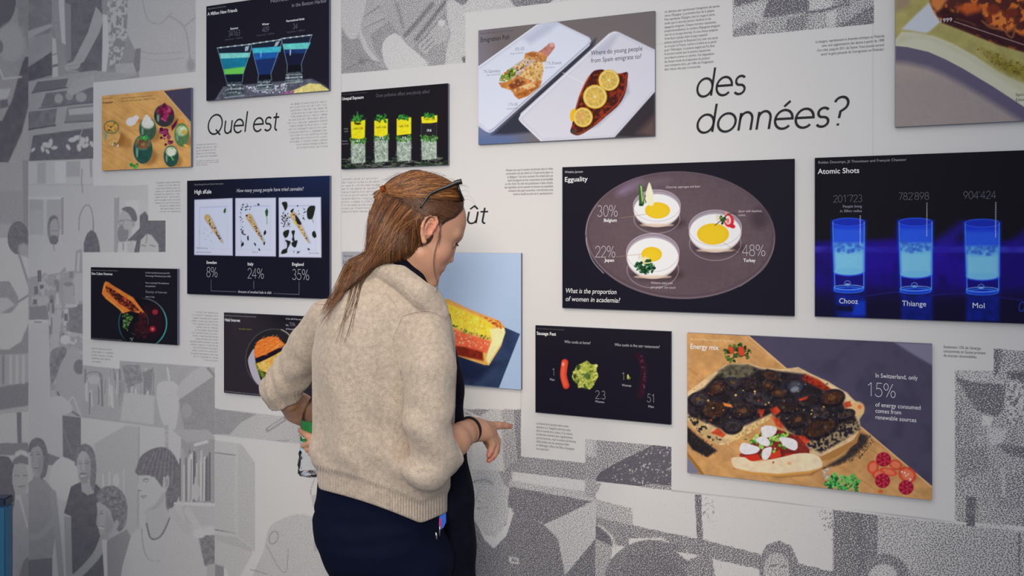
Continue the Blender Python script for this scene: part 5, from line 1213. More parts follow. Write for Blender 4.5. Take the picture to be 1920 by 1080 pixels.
# 8 ---------------------------------------------------------------- orange baguette and glass bowl
def p_hummus(c):
    z = zm(0, 470, 4)
    c.ell(267, 606, 45, 46, (16, 15, 24), 0, 3); c.ell(286, 600, 24, 34, (40, 14, 28), 0, 18, .8)
    c.ell(267, 606, 45.5, 46.5, (62, 150, 148), 0, 1.2, ring=2.6, clip=lambda x, y: np.clip((x - 278) / 24, 0, 1) * np.clip((y - 560) / 30, 0, 1)); c.ell(267, 606, 45.5, 46.5, (130, 140, 150), 0, 1.2, ring=1.3, clip=lambda x, y: np.clip((x - 262) / 20, 0, 1) * np.clip((600 - y) / 40, 0, 1)); c.ell(267, 606, 44, 46, (44, 92, 100), 0, 1.2, ring=2, clip=lambda x, y: np.clip((240 - x) / 14, 0, 1))
    c.ell(258, 604, 20, 24, (120, 130, 130), 0, 1.2, .6, ring=1, clip=lambda x, y: (x > 246) * 1.0 * (y > 580))
    c.poly(z(790, 230, 815, 236, 840, 256, 1000, 352, 1082, 462, 1062, 474, 980, 452, 920, 472, 895, 440, 850, 404, 792, 360, 764, 322, 772, 280), (226, 124, 50), 1.3, tex=(7, .14)); c.poly(z(792, 264, 830, 280, 990, 384, 1050, 450, 1000, 460, 900, 400, 800, 306), (84, 32, 22), 1.5, tex=(4, (170, 80, 40), .55))
    c.line(z(800, 350, 860, 404, 920, 456), 2, (240, 176, 80), 2, .7); c.line(z(785, 245, 775, 300), 2, (242, 160, 84), 2, .7); c.blobs(40, z(800, 270, 1000, 390, 1040, 450, 900, 400), [(60, 20, 18), (190, 80, 50), (40, 16, 18), (150, 40, 40)], .8, 2.4, seed=3)
    c.blobs(60, z(915, 480, 960, 470, 1000, 500, 960, 560, 970, 610, 930, 600), [(60, 100, 44), (90, 130, 60), (36, 64, 32), (120, 150, 90)], .8, 2.6, asp=.4, seed=5); c.blobs(16, z(1020, 462, 1090, 470, 1080, 560, 1040, 540), [(96, 26, 34), (60, 18, 26)], 1.5, 5, seed=6)
    c.ell(291, 585, 5.5, 5, (150, 40, 50), 0, 2); c.ell(286, 617, 6, 5.5, (164, 36, 52), 0, 2); c.ell(286, 617, 2, 2, (220, 120, 120)); c.blobs(8, z(960, 655, 1000, 655, 990, 690, 970, 690), [(150, 156, 150)], .6, 1.5, seed=1); c.blobs(26, z(1000, 500, 1090, 500, 1120, 620, 1040, 680), [(60, 20, 30), (40, 14, 24)], 2, 6, 3, seed=8)


board('small dark board with an orange stuffed bread over a glass bowl', 170.5, 501, 636, 332.5, paint=p_hummus, base=(24, 21, 32), texts=[
    ('title_text', WH, [t('Sine Cuban Hummus', 172, 515, 211, 4.6, B)]),
    ('caption_text', (186, 184, 194), [t('In Cuba, they filtered access just 5.6%', 273, 512.5, 318, 2.8), t('The average 75% followed past 2018', 273, 518.5, 320, 2.8), t('How is evolving? The blackhome', 273, 531.5, 317, 2.8), t('the population?', 273, 537.5, 292, 2.8), t('online, in Cuba', 273, 557.5, 290, 2.8)]),
    ('note_text', GR, [t('Density of Internet', 273, 549, 313.5, 4.4), t('Martin Hermes and Susanna Vallejo Romero', 172, 507.5, 221, 2), t('Only official tourists mainly can access the network', 172, 635, 229, 2)])])


# 9 ---------------------------------------------------------------- bowl with grated carrot
def p_halal(c):
    z = zm(400, 560, 5.4)
    c.wash(lambda x, y: fbm(x, y, 20, 3) * .5, (56, 46, 56)); c.wash(lambda x, y: np.clip((x - 470) / 60, 0, 1) * np.clip((640 - y) / 40, 0, 1), (24, 20, 28), .8)
    c.ell(514, 674, 53, 57, (36, 34, 38), 0, 2); c.ell(514, 674, 53, 57, (96, 92, 90), 0, 1.2, .8, ring=1.4); c.ell(518, 684, 50, 56, (60, 58, 58), 0, 1.2, .8, ring=1.2, clip=lambda x, y: (x < 500) * 1.0)
    c.line(z(690, 312, 750, 350, 800, 410), 1.6, (176, 170, 150), 1.3, sm=True)
    c.poly(z(352, 640, 375, 560, 415, 510, 425, 620, 460, 760, 500, 860, 560, 900, 480, 890, 400, 800), (178, 172, 184), 1.5, sm=True)
    c.poly(z(430, 640, 470, 740, 560, 800, 700, 780, 760, 640, 720, 500), (30, 34, 22), 2); c.poly(z(425, 650, 460, 640, 500, 740, 580, 800, 500, 810, 450, 730), (104, 120, 36), 3, tex=(4, .3))
    c.poly(z(440, 660, 560, 600, 720, 515, 800, 540, 760, 640, 640, 720, 540, 750, 470, 720), (226, 176, 84), 1.5, tex=(3.5, .2)); c.poly(z(412, 550, 420, 480, 470, 420, 560, 384, 640, 384, 690, 430, 735, 470, 640, 530, 540, 570, 430, 605), (236, 118, 44), 1.4, tex=(3, .14))
    c.poly(z(428, 604, 540, 560, 640, 510, 735, 456, 740, 490, 640, 560, 540, 610, 440, 645), (26, 16, 32), 1.4, tex=(3, .3))
    rg = np.random.default_rng(2)
    for k in range(170):
        x, y = rg.uniform(478, 536), rg.uniform(632, 668); a = rg.uniform(-.9, .2)
        if (x - 505) ** 2 / 900 + (y - 655) ** 2 / 560 > 1 or y > 672 - (x - 480) * .42: continue
        c.line([(x, y), (x + 6 * math.cos(a), y + 6 * math.sin(a))], 1, [(246, 148, 66), (214, 92, 26), (248, 170, 96)][k % 3], 1, .8)
    for k in range(90):
        x, y = rg.uniform(482, 540), rg.uniform(668, 696); a = rg.uniform(-1.2, .4)
        if y < 684 - (x - 480) * .42: continue
        c.line([(x, y), (x + 6 * math.cos(a), y + 6 * math.sin(a))], 1.1, [(244, 206, 130), (236, 150, 60), (220, 190, 120)][k % 3], 1, .8)


board('dark board with grated carrot in a bowl behind the bent left elbow', 420, 586, 736, None, 1.5, paint=p_halal, base=(44, 37, 46), texts=[
    ('title_text', WH, [t('Halal Internet', 421.5, 602, 450.5, 5.4, B)]),
    ('author_text', GR, [t('Nadia Benali and Mohammed Hassani Ferchichi', 421.5, 592.5, 480.5, 2.6), t('Share of halal internet filter in the most connected countries', 421.5, 734.5, 492, 2.4)]),
    ('note_text', (128, 126, 52), [t('Accessible websites', 448, 617.7, 472, 3.2)]),
    ('caption_text', (196, 194, 204), [t('In Iran, half of the users', 536, 599, 566, 3.4), t('the', 536, 611, 541, 3.4), t('of hosted the web', 536, 618, 566, 3.2)]),
    ('number_text', (150, 146, 156), [big('70%', 542.5, 611, 554, 6.2, .05)])])


# 10 --------------------------------------------------------------- sandwich on slate
def p_sandwich(c):
    z = zm(780, 480, 2.573)
    c.wash(lambda x, y: np.clip((720 - x) / 40, 0, 1) * np.clip((540 - y) / 30, 0, 1), (150, 147, 150)); c.wash(lambda x, y: np.clip((y - 470) / 260, 0, 1), (152, 176, 208), .8); c.wash(lambda x, y: fbm(x, y, 4, 1) * .25, (180, 196, 218))
    c.poly(z(-220, 330, 60, 300, 430, 345, 502, 376, 400, 636, 230, 622, -200, 560), (44, 58, 90), 1.4, tex=(18, .22)); c.poly(z(200, 470, 340, 530, 380, 520, 300, 600, 220, 600), (22, 28, 58), 14, .8)
    c.poly(z(-160, 130, 70, 190, 140, 207, 250, 258, 400, 312, 424, 340, 431, 368, 412, 430, 352, 526, 330, 526, 200, 482, 60, 440, -160, 380), (222, 168, 84), 1.5, tex=(9, .12))
    c.poly(z(-150, 160, 60, 208, 150, 230, 300, 290, 372, 330, 360, 396, 160, 334, -150, 250), (238, 204, 62), 3, tex=(5, .12)); c.blobs(50, z(-100, 180, 150, 240, 350, 330, 340, 380, 160, 320), [(246, 224, 120), (224, 176, 40)], .8, 2.5, seed=4)
    c.blobs(90, z(-140, 240, 160, 326, 366, 396, 364, 412, 160, 346, -140, 260), [(70, 120, 40), (40, 88, 30), (120, 150, 60)], .8, 2.4, seed=5)
    c.poly(z(-150, 270, 165, 350, 360, 412, 348, 470, 200, 440, -150, 360), (226, 102, 66), 3, tex=(6, .16)); c.blobs(70, z(-100, 290, 165, 356, 350, 418, 340, 450, 200, 425), [(238, 150, 116), (206, 70, 44), (242, 176, 150)], .8, 2.2, seed=6)
    c.poly(z(-150, 365, 190, 432, 240, 440, 322, 462, 326, 506, 230, 486, -150, 410), (128, 38, 24), 4, tex=(7, .25)); c.poly(z(355, 352, 426, 345, 430, 370, 410, 430, 352, 524, 338, 500, 346, 462, 366, 410), (244, 222, 160), 3, tex=(4, .08)); c.line(z(150, 210, 260, 262, 400, 316, 424, 342), 3, (222, 150, 74), 2.5); c.blobs(30, z(330, 296, 400, 315, 424, 345, 400, 350), [(196, 100, 44), (170, 70, 30)], .8, 2.4, seed=7); c.line(z(350, 524, 408, 432), 2.5, (226, 178, 100), 2)


board('light blue board with a filled sandwich behind the standing visitor', 641, 472, 704, 977, paint=p_sandwich, base=(166, 186, 213), texts=[
    ('title_text', (40, 38, 44), [t('U', 644, 497.5, 649.5, 9.5, 0)]),
    ('author_text', (74, 72, 80), [t('Samuel', 644, 481.5, 661, 4.4)])])


# 11 --------------------------------------------------------------- sausage and salad
def p_sausage(c):
    z = zm(990, 600, 3.724)
    c.wash(lambda x, y: np.clip((680 - y) / 70, 0, 1) * .6, (30, 25, 34))
    c.line(z(257, 296, 248, 370, 252, 410, 266, 458), 12.5, (214, 66, 44), 1.4, sm=True); c.line(z(252, 300, 243, 370, 248, 410, 262, 452), 6, (240, 102, 68), 4, .8, sm=True); c.ell(1056, 683, 2, 3, (250, 170, 150), 0, 2)
    L = z(308, 385, 335, 330, 380, 300, 412, 282, 440, 310, 482, 312, 480, 360, 492, 395, 470, 430, 450, 470, 430, 486, 395, 470, 350, 475, 345, 440, 315, 420)
    c.poly(L, (156, 164, 66), 1.4, tex=(5, .2)); c.blobs(110, L, [(196, 196, 100), (112, 128, 46), (178, 182, 84), (72, 96, 42), (206, 206, 124)], 1, 3.4, asp=.4, seed=3); c.ell(1101, 705, 7, 6, (64, 96, 40), 0, 5, .8); c.ell(1085, 689, 3.5, 5, (40, 60, 26), 20, 2, .8); c.ell(1078, 706, 3, 4, (36, 50, 24), 0, 2, .8)
    c.poly(z(692, 384, 700, 378, 713, 408, 700, 414, 692, 410), (190, 192, 90), 1.2); c.ell(1180, 709, 2.4, 2, (120, 140, 50))
    c.line(z(775, 246, 800, 300, 812, 380, 800, 450, 786, 526), 13, (42, 18, 32), 3, sm=True); c.blobs(60, z(770, 240, 790, 240, 822, 330, 824, 420, 806, 520, 782, 530, 800, 440, 804, 350), [(64, 26, 44), (52, 20, 36), (34, 14, 28), (96, 54, 70)], .7, 2.2, seed=8)


board('small black board with a red sausage beside a green salad', 1004, 610, 773, 1258.5, paint=p_sausage, base=(23, 20, 34), texts=[
    ('title_text', WH, [t('Sausage Fest', 1006.5, 627.5, 1042.7, 6, B)]),
    ('author_text', DG, [t('Moritz Stefaner and Susanne Jaschko', 1007, 617, 1058, 2.8)]),
    ('caption_text', (170, 168, 176), [t('Who cooks at home?', 1058, 643, 1107.5, 5.4, 0, .2), t('Who cooks in five star restaurants?', 1152, 648.5, 1237, 5.4, 0, .2)]),
    ('number_text', (158, 154, 164), [big('1', 1034.5, 704, 1041.5, 13.5), big('2.3', 1116, 747, 1136, 15), big('1', 1165, 712, 1173, 14), big('51', 1213, 753.5, 1229, 15)]),
    ('category_text', (176, 174, 184), [t('Man', 1031, 713.3, 1040, 4.2), t('Women', 1116, 754.5, 1133, 4.2), t('Woman', 1166, 724, 1183.5, 4.4), t('Men', 1215.5, 764, 1226, 4.4)])])


# 12 --------------------------------------------------------------- pizza on a wooden board
def p_pizza(c):
    z = zm(1270, 610, 3.176)
    c.wash(lambda x, y: np.clip((fbm(x, y, 30, 4) - .45) * 3, 0, 1) * .6, (60, 56, 78)); c.poly(z(1290, 100, 1530, 110, 1530, 245, 1400, 170), (122, 118, 140), 5)
    Wd = z(50, 40, 420, 62, 640, 250, 1100, 610, 1520, 960, 1520, 1060, 50, 880)
    c.poly(Wd, (196, 146, 92), 1.4, tex=(14, .12))
    rg = np.random.default_rng(11)
    for k in range(120):
        x, y = rg.uniform(1200, 1730), rg.uniform(610, 940)
        c.line([(x, y), (x + 70, y + 50)], rg.uniform(.8, 3), [(176, 124, 70), (212, 168, 112), (160, 108, 58)][k % 3], 2.5, .4, clip=lambda X, Y: (Y > np.interp(X, [1400, 1402.5, 1471.5, 1616, 1747], [0, 630, 689, 802.5, 913.5])) * 1.0)
    c.poly(z(50, 770, 140, 880, 50, 880), (120, 118, 140), 2); c.line(z(56, 760, 150, 885), 5, (150, 106, 44), 2)
    c.line(z(425, 64, 640, 250, 1100, 610, 1515, 962), 2, (228, 186, 130), 1.5)
    c.poly(z(870, 850, 1000, 770, 1090, 640, 1140, 660, 1130, 700, 1050, 780, 960, 830), (44, 40, 44), 6, .9, tex=(3, .5)); c.blobs(160, z(840, 860, 1040, 790, 1150, 650, 1170, 700, 1080, 800, 900, 850), [(40, 36, 40), (90, 66, 46)], .4, 1.3, seed=4)
    c.poly(z(56, 600, 110, 650, 235, 745, 180, 785, 90, 740, 56, 690), (36, 33, 38), 4, tex=(3, .3)); c.blobs(120, z(60, 610, 240, 730, 230, 770, 150, 790), [(34, 31, 36), (80, 60, 44)], .4, 1.3, seed=5)
    OUT = z(58, 400, 130, 345, 220, 280, 290, 232, 420, 224, 500, 250, 620, 262, 720, 248, 800, 290, 900, 335, 1000, 400, 1060, 450, 1108, 480, 1112, 520, 1085, 560, 1092, 610, 1050, 680, 930, 750, 850, 782, 800, 768, 700, 690, 660, 640, 560, 535, 440, 605, 330, 680, 280, 712, 240, 712, 120, 640, 58, 560)
    c.poly(OUT, (212, 182, 138), 1.4, tex=(9, .16)); c.poly(z(660, 640, 700, 690, 800, 770, 850, 784, 1050, 684, 1094, 612, 1070, 700, 940, 790, 850, 810, 780, 770, 680, 680), (170, 120, 66), 2)
    c.poly(z(58, 430, 160, 370, 240, 290, 300, 240, 420, 236, 500, 262, 640, 276, 760, 290, 900, 380, 980, 440, 1000, 500, 1060, 540, 1080, 600, 980, 650, 760, 690, 660, 630, 560, 525, 420, 590, 300, 640, 180, 580, 90, 560, 58, 520), (40, 34, 40), 5, tex=(10, .5))
    c.poly(z(240, 270, 310, 232, 420, 232, 480, 262, 420, 310, 300, 320, 250, 300), (96, 90, 72), 6, .9, tex=(5, .4)); c.poly(z(780, 600, 1080, 570, 1085, 620, 980, 690, 860, 760, 780, 730, 750, 680), (150, 130, 100), 6, tex=(4, (40, 36, 44), .5)); c.poly(z(60, 540, 130, 560, 210, 640, 280, 690, 240, 705, 120, 635), (190, 160, 110), 4, tex=(4, (40, 36, 36), .55))
    c.poly(z(760, 290, 860, 330, 920, 380, 900, 400, 830, 370, 740, 320), (146, 44, 26), 4, tex=(4, .4)); c.poly(z(830, 310, 1010, 400, 1060, 460, 1020, 470, 960, 410), (226, 196, 150), 3, tex=(5, .14)); c.ell(1608, 766, 13, 13, (222, 182, 126), 0, 4); c.ell(1612, 763, 4, 4, (226, 120, 60), 0, 3)
    SL = [(240, 370, 60, 40), (440, 355, 72, 42), (330, 340, 50, 30), (560, 300, 60, 34), (700, 350, 60, 44), (480, 440, 90, 44), (600, 400, 60, 30), (650, 480, 90, 40), (130, 440, 62, 44), (220, 500, 80, 60), (390, 510, 80, 44), (330, 600, 60, 44), (920, 430, 78, 50), (780, 450, 60, 40), (1000, 530, 60, 30), (850, 610, 120, 56), (720, 560, 70, 44), (850, 520, 70, 36), (540, 360, 40, 30)]
    for i, (X, Y, A, Bq) in enumerate(SL):
        x, y = z(X, Y)[0]; a, b = A / 3.176, Bq / 3.176; rt = (i * 47) % 50 - 25
        c.ell(x, y + 1.5, a * 1.04, b * 1.06, (18, 14, 18), rt, 3, .8); c.ell(x, y, a, b, (34, 28, 38), rt, 1.5, tex=(4, .4)); c.ell(x, y, a * .82, b * .78, [(70, 44, 32), (46, 34, 36), (58, 52, 56)][i % 3], rt, 3, .9, tex=(3, .5)); c.ell(x, y, a * .3, b * .3, [(126, 84, 44), (40, 30, 30)][i % 2], rt, 3, .7)
        c.ell(x, y, a * .95, b * .93, (88, 82, 96), rt, 1.2, .5, ring=1, clip=lambda X_, Y_, y=y: (Y_ < y) * 1.0)
    c.blobs(260, z(80, 440, 160, 370, 240, 290, 420, 240, 640, 280, 760, 300, 980, 440, 1060, 560, 980, 640, 760, 680, 660, 620, 560, 515, 420, 580, 300, 630, 120, 560), [(26, 22, 28), (58, 44, 40), (20, 17, 22), (84, 66, 54), (112, 88, 60), (70, 74, 86)], .8, 4.2, 2.2, .55, asp=.4, seed=31); c.ell(1492, 725, 14, 11, (64, 74, 98), 0, 6, .7); c.ell(1490, 730, 8, 5, (170, 172, 178), -20, 4, .6); c.blobs(36, z(90, 380, 900, 330, 1000, 520, 640, 600, 500, 480, 200, 620), [(206, 176, 110), (186, 150, 90), (160, 60, 40), (120, 110, 110)], .7, 2.6, seed=12)
    for p in (z(550, 500, 590, 482, 618, 510, 580, 540), z(480, 500, 520, 500, 500, 560), z(720, 440, 780, 420, 770, 440, 730, 450), z(990, 460, 1030, 450, 1040, 480, 1000, 494), z(200, 640, 240, 610, 290, 650, 270, 668), z(560, 540, 610, 560, 640, 620, 590, 600), z(670, 650, 760, 660, 790, 690, 750, 720, 690, 690)): c.poly(p, (196, 62, 34), 2.5, .9, tex=(4, .3))
    c.poly(z(290, 690, 430, 600, 556, 530, 550, 556, 430, 640, 300, 712), (214, 178, 120), 2.5, tex=(3, .35)); c.poly(z(270, 460, 320, 470, 330, 490, 280, 480), (226, 130, 60), 2)
    # the cut slice
    c.poly(z(340, 850, 600, 905, 800, 890, 860, 850, 700, 880), (120, 84, 44), 6, .8)
    c.poly(z(370, 770, 500, 640, 600, 620, 720, 660, 790, 740, 780, 790, 380, 800), (120, 40, 34), 2.5, tex=(5, .4)); c.poly(z(390, 780, 480, 765, 500, 800, 440, 812), (196, 48, 30), 2); c.poly(z(540, 770, 610, 740, 620, 780, 560, 800), (200, 60, 36), 2); c.poly(z(620, 770, 700, 760, 690, 790), (176, 44, 40), 2)
    c.blobs(70, z(400, 680, 560, 600, 660, 640, 640, 740, 500, 780, 420, 720), [(96, 166, 60), (140, 200, 84), (66, 128, 48), (170, 214, 110)], 1.5, 5, asp=.4, seed=9)
    for p in (z(500, 610, 540, 596, 590, 610, 580, 650, 530, 670, 505, 650), z(370, 740, 390, 700, 440, 710, 490, 730, 470, 760, 400, 768), z(465, 680, 510, 660, 550, 690, 540, 720, 500, 710), z(605, 670, 660, 668, 710, 690, 715, 730, 690, 744, 640, 720), z(510, 740, 560, 725, 555, 770, 530, 800, 505, 790)): c.poly(p, (222, 218, 220), 1.3, sm=True, tex=(5, .06))
    c.poly(z(322, 800, 340, 786, 400, 786, 440, 808, 520, 806, 640, 780, 720, 762, 800, 764, 850, 790, 862, 840, 800, 872, 680, 890, 560, 892, 430, 878, 340, 846), (228, 206, 172), 1.4, sm=True, tex=(8, .08)); c.poly(z(340, 850, 440, 872, 600, 884, 780, 868, 860, 846, 790, 884, 600, 900, 430, 886), (204, 146, 74), 3); c.ell(1480, 869, 4, 2.5, (222, 140, 70), 0, 2.5, .7); c.ell(1450, 867, 2, 2, (150, 90, 50), 0, 1.5)
    # garnish
    c.blobs(70, z(270, 170, 300, 120, 380, 110, 440, 150, 420, 200, 320, 222), [(60, 84, 40), (36, 54, 30), (92, 116, 50), (30, 40, 26)], 1.5, 4.5, asp=.35, seed=21)
    for p in (z(300, 135, 330, 122, 340, 170, 315, 165), z(360, 130, 395, 128, 400, 180, 370, 182)): c.poly(p, (206, 66, 40), 2.5)
    c.blobs(26, z(870, 870, 900, 850, 910, 900, 880, 930), [(214, 206, 196), (170, 160, 150)], 1, 3, seed=22); c.blobs(120, z(880, 930, 920, 880, 1000, 900, 1050, 890, 1085, 930, 1070, 985, 960, 980, 880, 965), [(44, 128, 66), (86, 176, 84), (26, 92, 50), (120, 196, 110)], 1.5, 4.6, asp=.4, seed=23)
    for (X, Y, A, Bq, rr) in ((1165, 845, 34, 40, 10), (1300, 830, 40, 30, 20), (1255, 872, 55, 24, 12), (1370, 890, 56, 46, 30), (1200, 890, 40, 30, 0)):
        x, y = z(X, Y)[0]; c.ell(x, y, A / 3.176, Bq / 3.176, (206, 76, 52), rr, 1.5, tex=(5, .15)); c.ell(x, y, A / 4.6, Bq / 4.6, (226, 128, 92), rr, 3, .8)
    for (X, Y) in ((1228, 798), (1222, 925), (1362, 965)):
        x, y = z(X, Y)[0]; c.ell(x, y, 14, 13.5, (150, 20, 46), 0, 1.5)
        for k in range(46):
            a = k * 2.4; r = 12.5 * math.sqrt(k / 46)
            c.ell(x + r * math.cos(a), y + r * math.sin(a), 1.9, 1.9, [(186, 34, 62), (128, 14, 38), (206, 70, 92)][k % 3], 0, 1.2, .8)
    c.blobs(10, z(1330, 850, 1410, 900, 1400, 940, 1340, 900), [(246, 220, 206)], .8, 2, seed=3); c.ell(1651, 921, 4, 3, (214, 90, 40))


board('board with a dark aubergine pizza on wood and raspberries', 1289, 624, 886, 1748, paint=p_pizza, base=(76, 70, 92), texts=[
    ('title_text', (232, 232, 236), [t('Energy mix', 1294, 653.5, 1347.5, 9.4, .01)]),
    ('author_text', (222, 196, 150), [t('Eva Maria Maus and Jacob Nydesen', 1294, 637.5, 1376, 4.4)]),
    ('caption_text', (222, 220, 228), [t('In Switzerland, only', 1641, 707.5, 1720.5, 8), t('of energy consumed', 1641, 762, 1726, 8), t('comes from', 1641, 773.5, 1689.5, 8), t('renewable sources', 1641, 785.5, 1718, 8)]),
    ('number_text', (212, 210, 220), [big('15%', 1624.5, 742, 1680.5, 25, .03)])])


# 13 --------------------------------------------------------------- lasagne
def p_lasagne(c):
    z = zm(1500, 0, 4.571)
    c.wash(lambda x, y: np.clip((160 - y) / 90, 0, 1), (172, 158, 138)); c.wash(lambda x, y: fbm(x, y, 5, 2) * .3, (170, 158, 154))
    CV = z(800, 392, 920, 404, 1100, 445, 1250, 510, 1400, 590, 1650, 740, 1920, 916, 3600, 2000)
    c.poly([(q[0], q[1] + 30) for q in CV] + z(3600, -300, 800, -300), (84, 76, 104), 14, .85)
    c.poly(CV + z(3600, -400, 800, -400), (192, 190, 168), 1.4)
    c.poly(z(800, 360, 870, 272, 1000, 280, 1150, 310, 1300, 370, 1500, 480, 1700, 620, 1920, 720, 3600, 1700, 3600, -300, 800, -300), (160, 150, 92), 4, tex=(14, .08)); c.poly(z(820, 380, 860, 300, 1100, 330, 1400, 470, 1700, 660, 1920, 800, 1920, 700, 1600, 560, 1300, 390, 1050, 300), (176, 172, 140), 10, .6)
    c.poly(z(870, 250, 1000, 120, 1130, 0, 1140, 60, 1200, 190, 1110, 270, 1080, 285), (188, 192, 200), 5); c.poly(z(820, -200, 960, -60, 930, 60, 820, 100), (150, 128, 104), 12)
    c.poly(z(1115, -100, 1112, 20, 1150, 110, 1215, 195, 1400, 265, 1700, 385, 1930, 450, 3600, 900, 3600, -400, 1115, -400), (80, 38, 34), 4, tex=(12, (196, 104, 44), .56)); c.poly(z(1115, -60, 1120, 40, 1170, 100, 1200, 90, 1240, 30, 1300, -60), (196, 118, 60), 7); c.poly(z(1190, 100, 1240, 70, 1330, 110, 1430, 120, 1540, 90, 1580, 160, 1620, 220, 1760, 270, 1930, 310, 1930, 440, 1700, 376, 1400, 255, 1220, 185), (58, 26, 32), 7, tex=(10, .25)); c.poly(z(1580, 130, 1650, 60, 1760, 110, 1850, 180, 1840, 240, 1780, 270, 1700, 240, 1620, 210), (206, 116, 50), 9, tex=(7, (120, 50, 34), .55)); c.poly(z(1330, 60, 1480, 20, 1580, 60, 1540, 100, 1430, 130), (186, 86, 38), 9, .9); c.ell(1862, 18, 12, 10, (120, 48, 30), 0, 6); c.ell(1897, 24, 12, 9, (110, 44, 30), 0, 6)
    c.line(z(1560, 180, 1640, 240, 1740, 250, 1780, 300, 1820, 320, 1840, 250), 3, (170, 110, 60), 3, .7, sm=True); c.line(z(1340, 160, 1440, 190, 1500, 215), 2, (130, 90, 44), 3, .6, sm=True)
    c.poly(z(1560, 430, 1700, 480, 1930, 580, 1930, 690, 1800, 640, 1680, 560), (120, 106, 36), 16, .8, tex=(5, .4)); c.blobs(80, z(1500, 410, 1700, 450, 1930, 560, 1930, 660, 1700, 580), [(96, 80, 30), (140, 120, 50), (80, 66, 26)], .5, 1.6, seed=5)
    c.line(z(1320, 184, 1930, 388), 1.1, (206, 176, 170), 1, .9)


board('board with a browned lasagne slice cut by the top right corner', 1679, None, 238, None, 1.56, paint=p_lasagne, base=(146, 134, 132), h=0.4, texts=[
    ('number_text', (222, 206, 206), [t('1999', 1761.5, 42.5, 1785, 7.5)]),
    ('note_text', (80, 74, 70), [t('Spices', 1904, 180.5, 1926, 6), t('Ethnicity', 1904, 190.5, 1936, 6)])])
# ------------------------------------------------------------------ sculpting with distance fields
def Q(px, py, y):
    """the point at depth y that the camera sees at a photo pixel"""
    return np.array([(px - 960) / FPX * y, y, EYE + (HOR - py) / FPX * y])


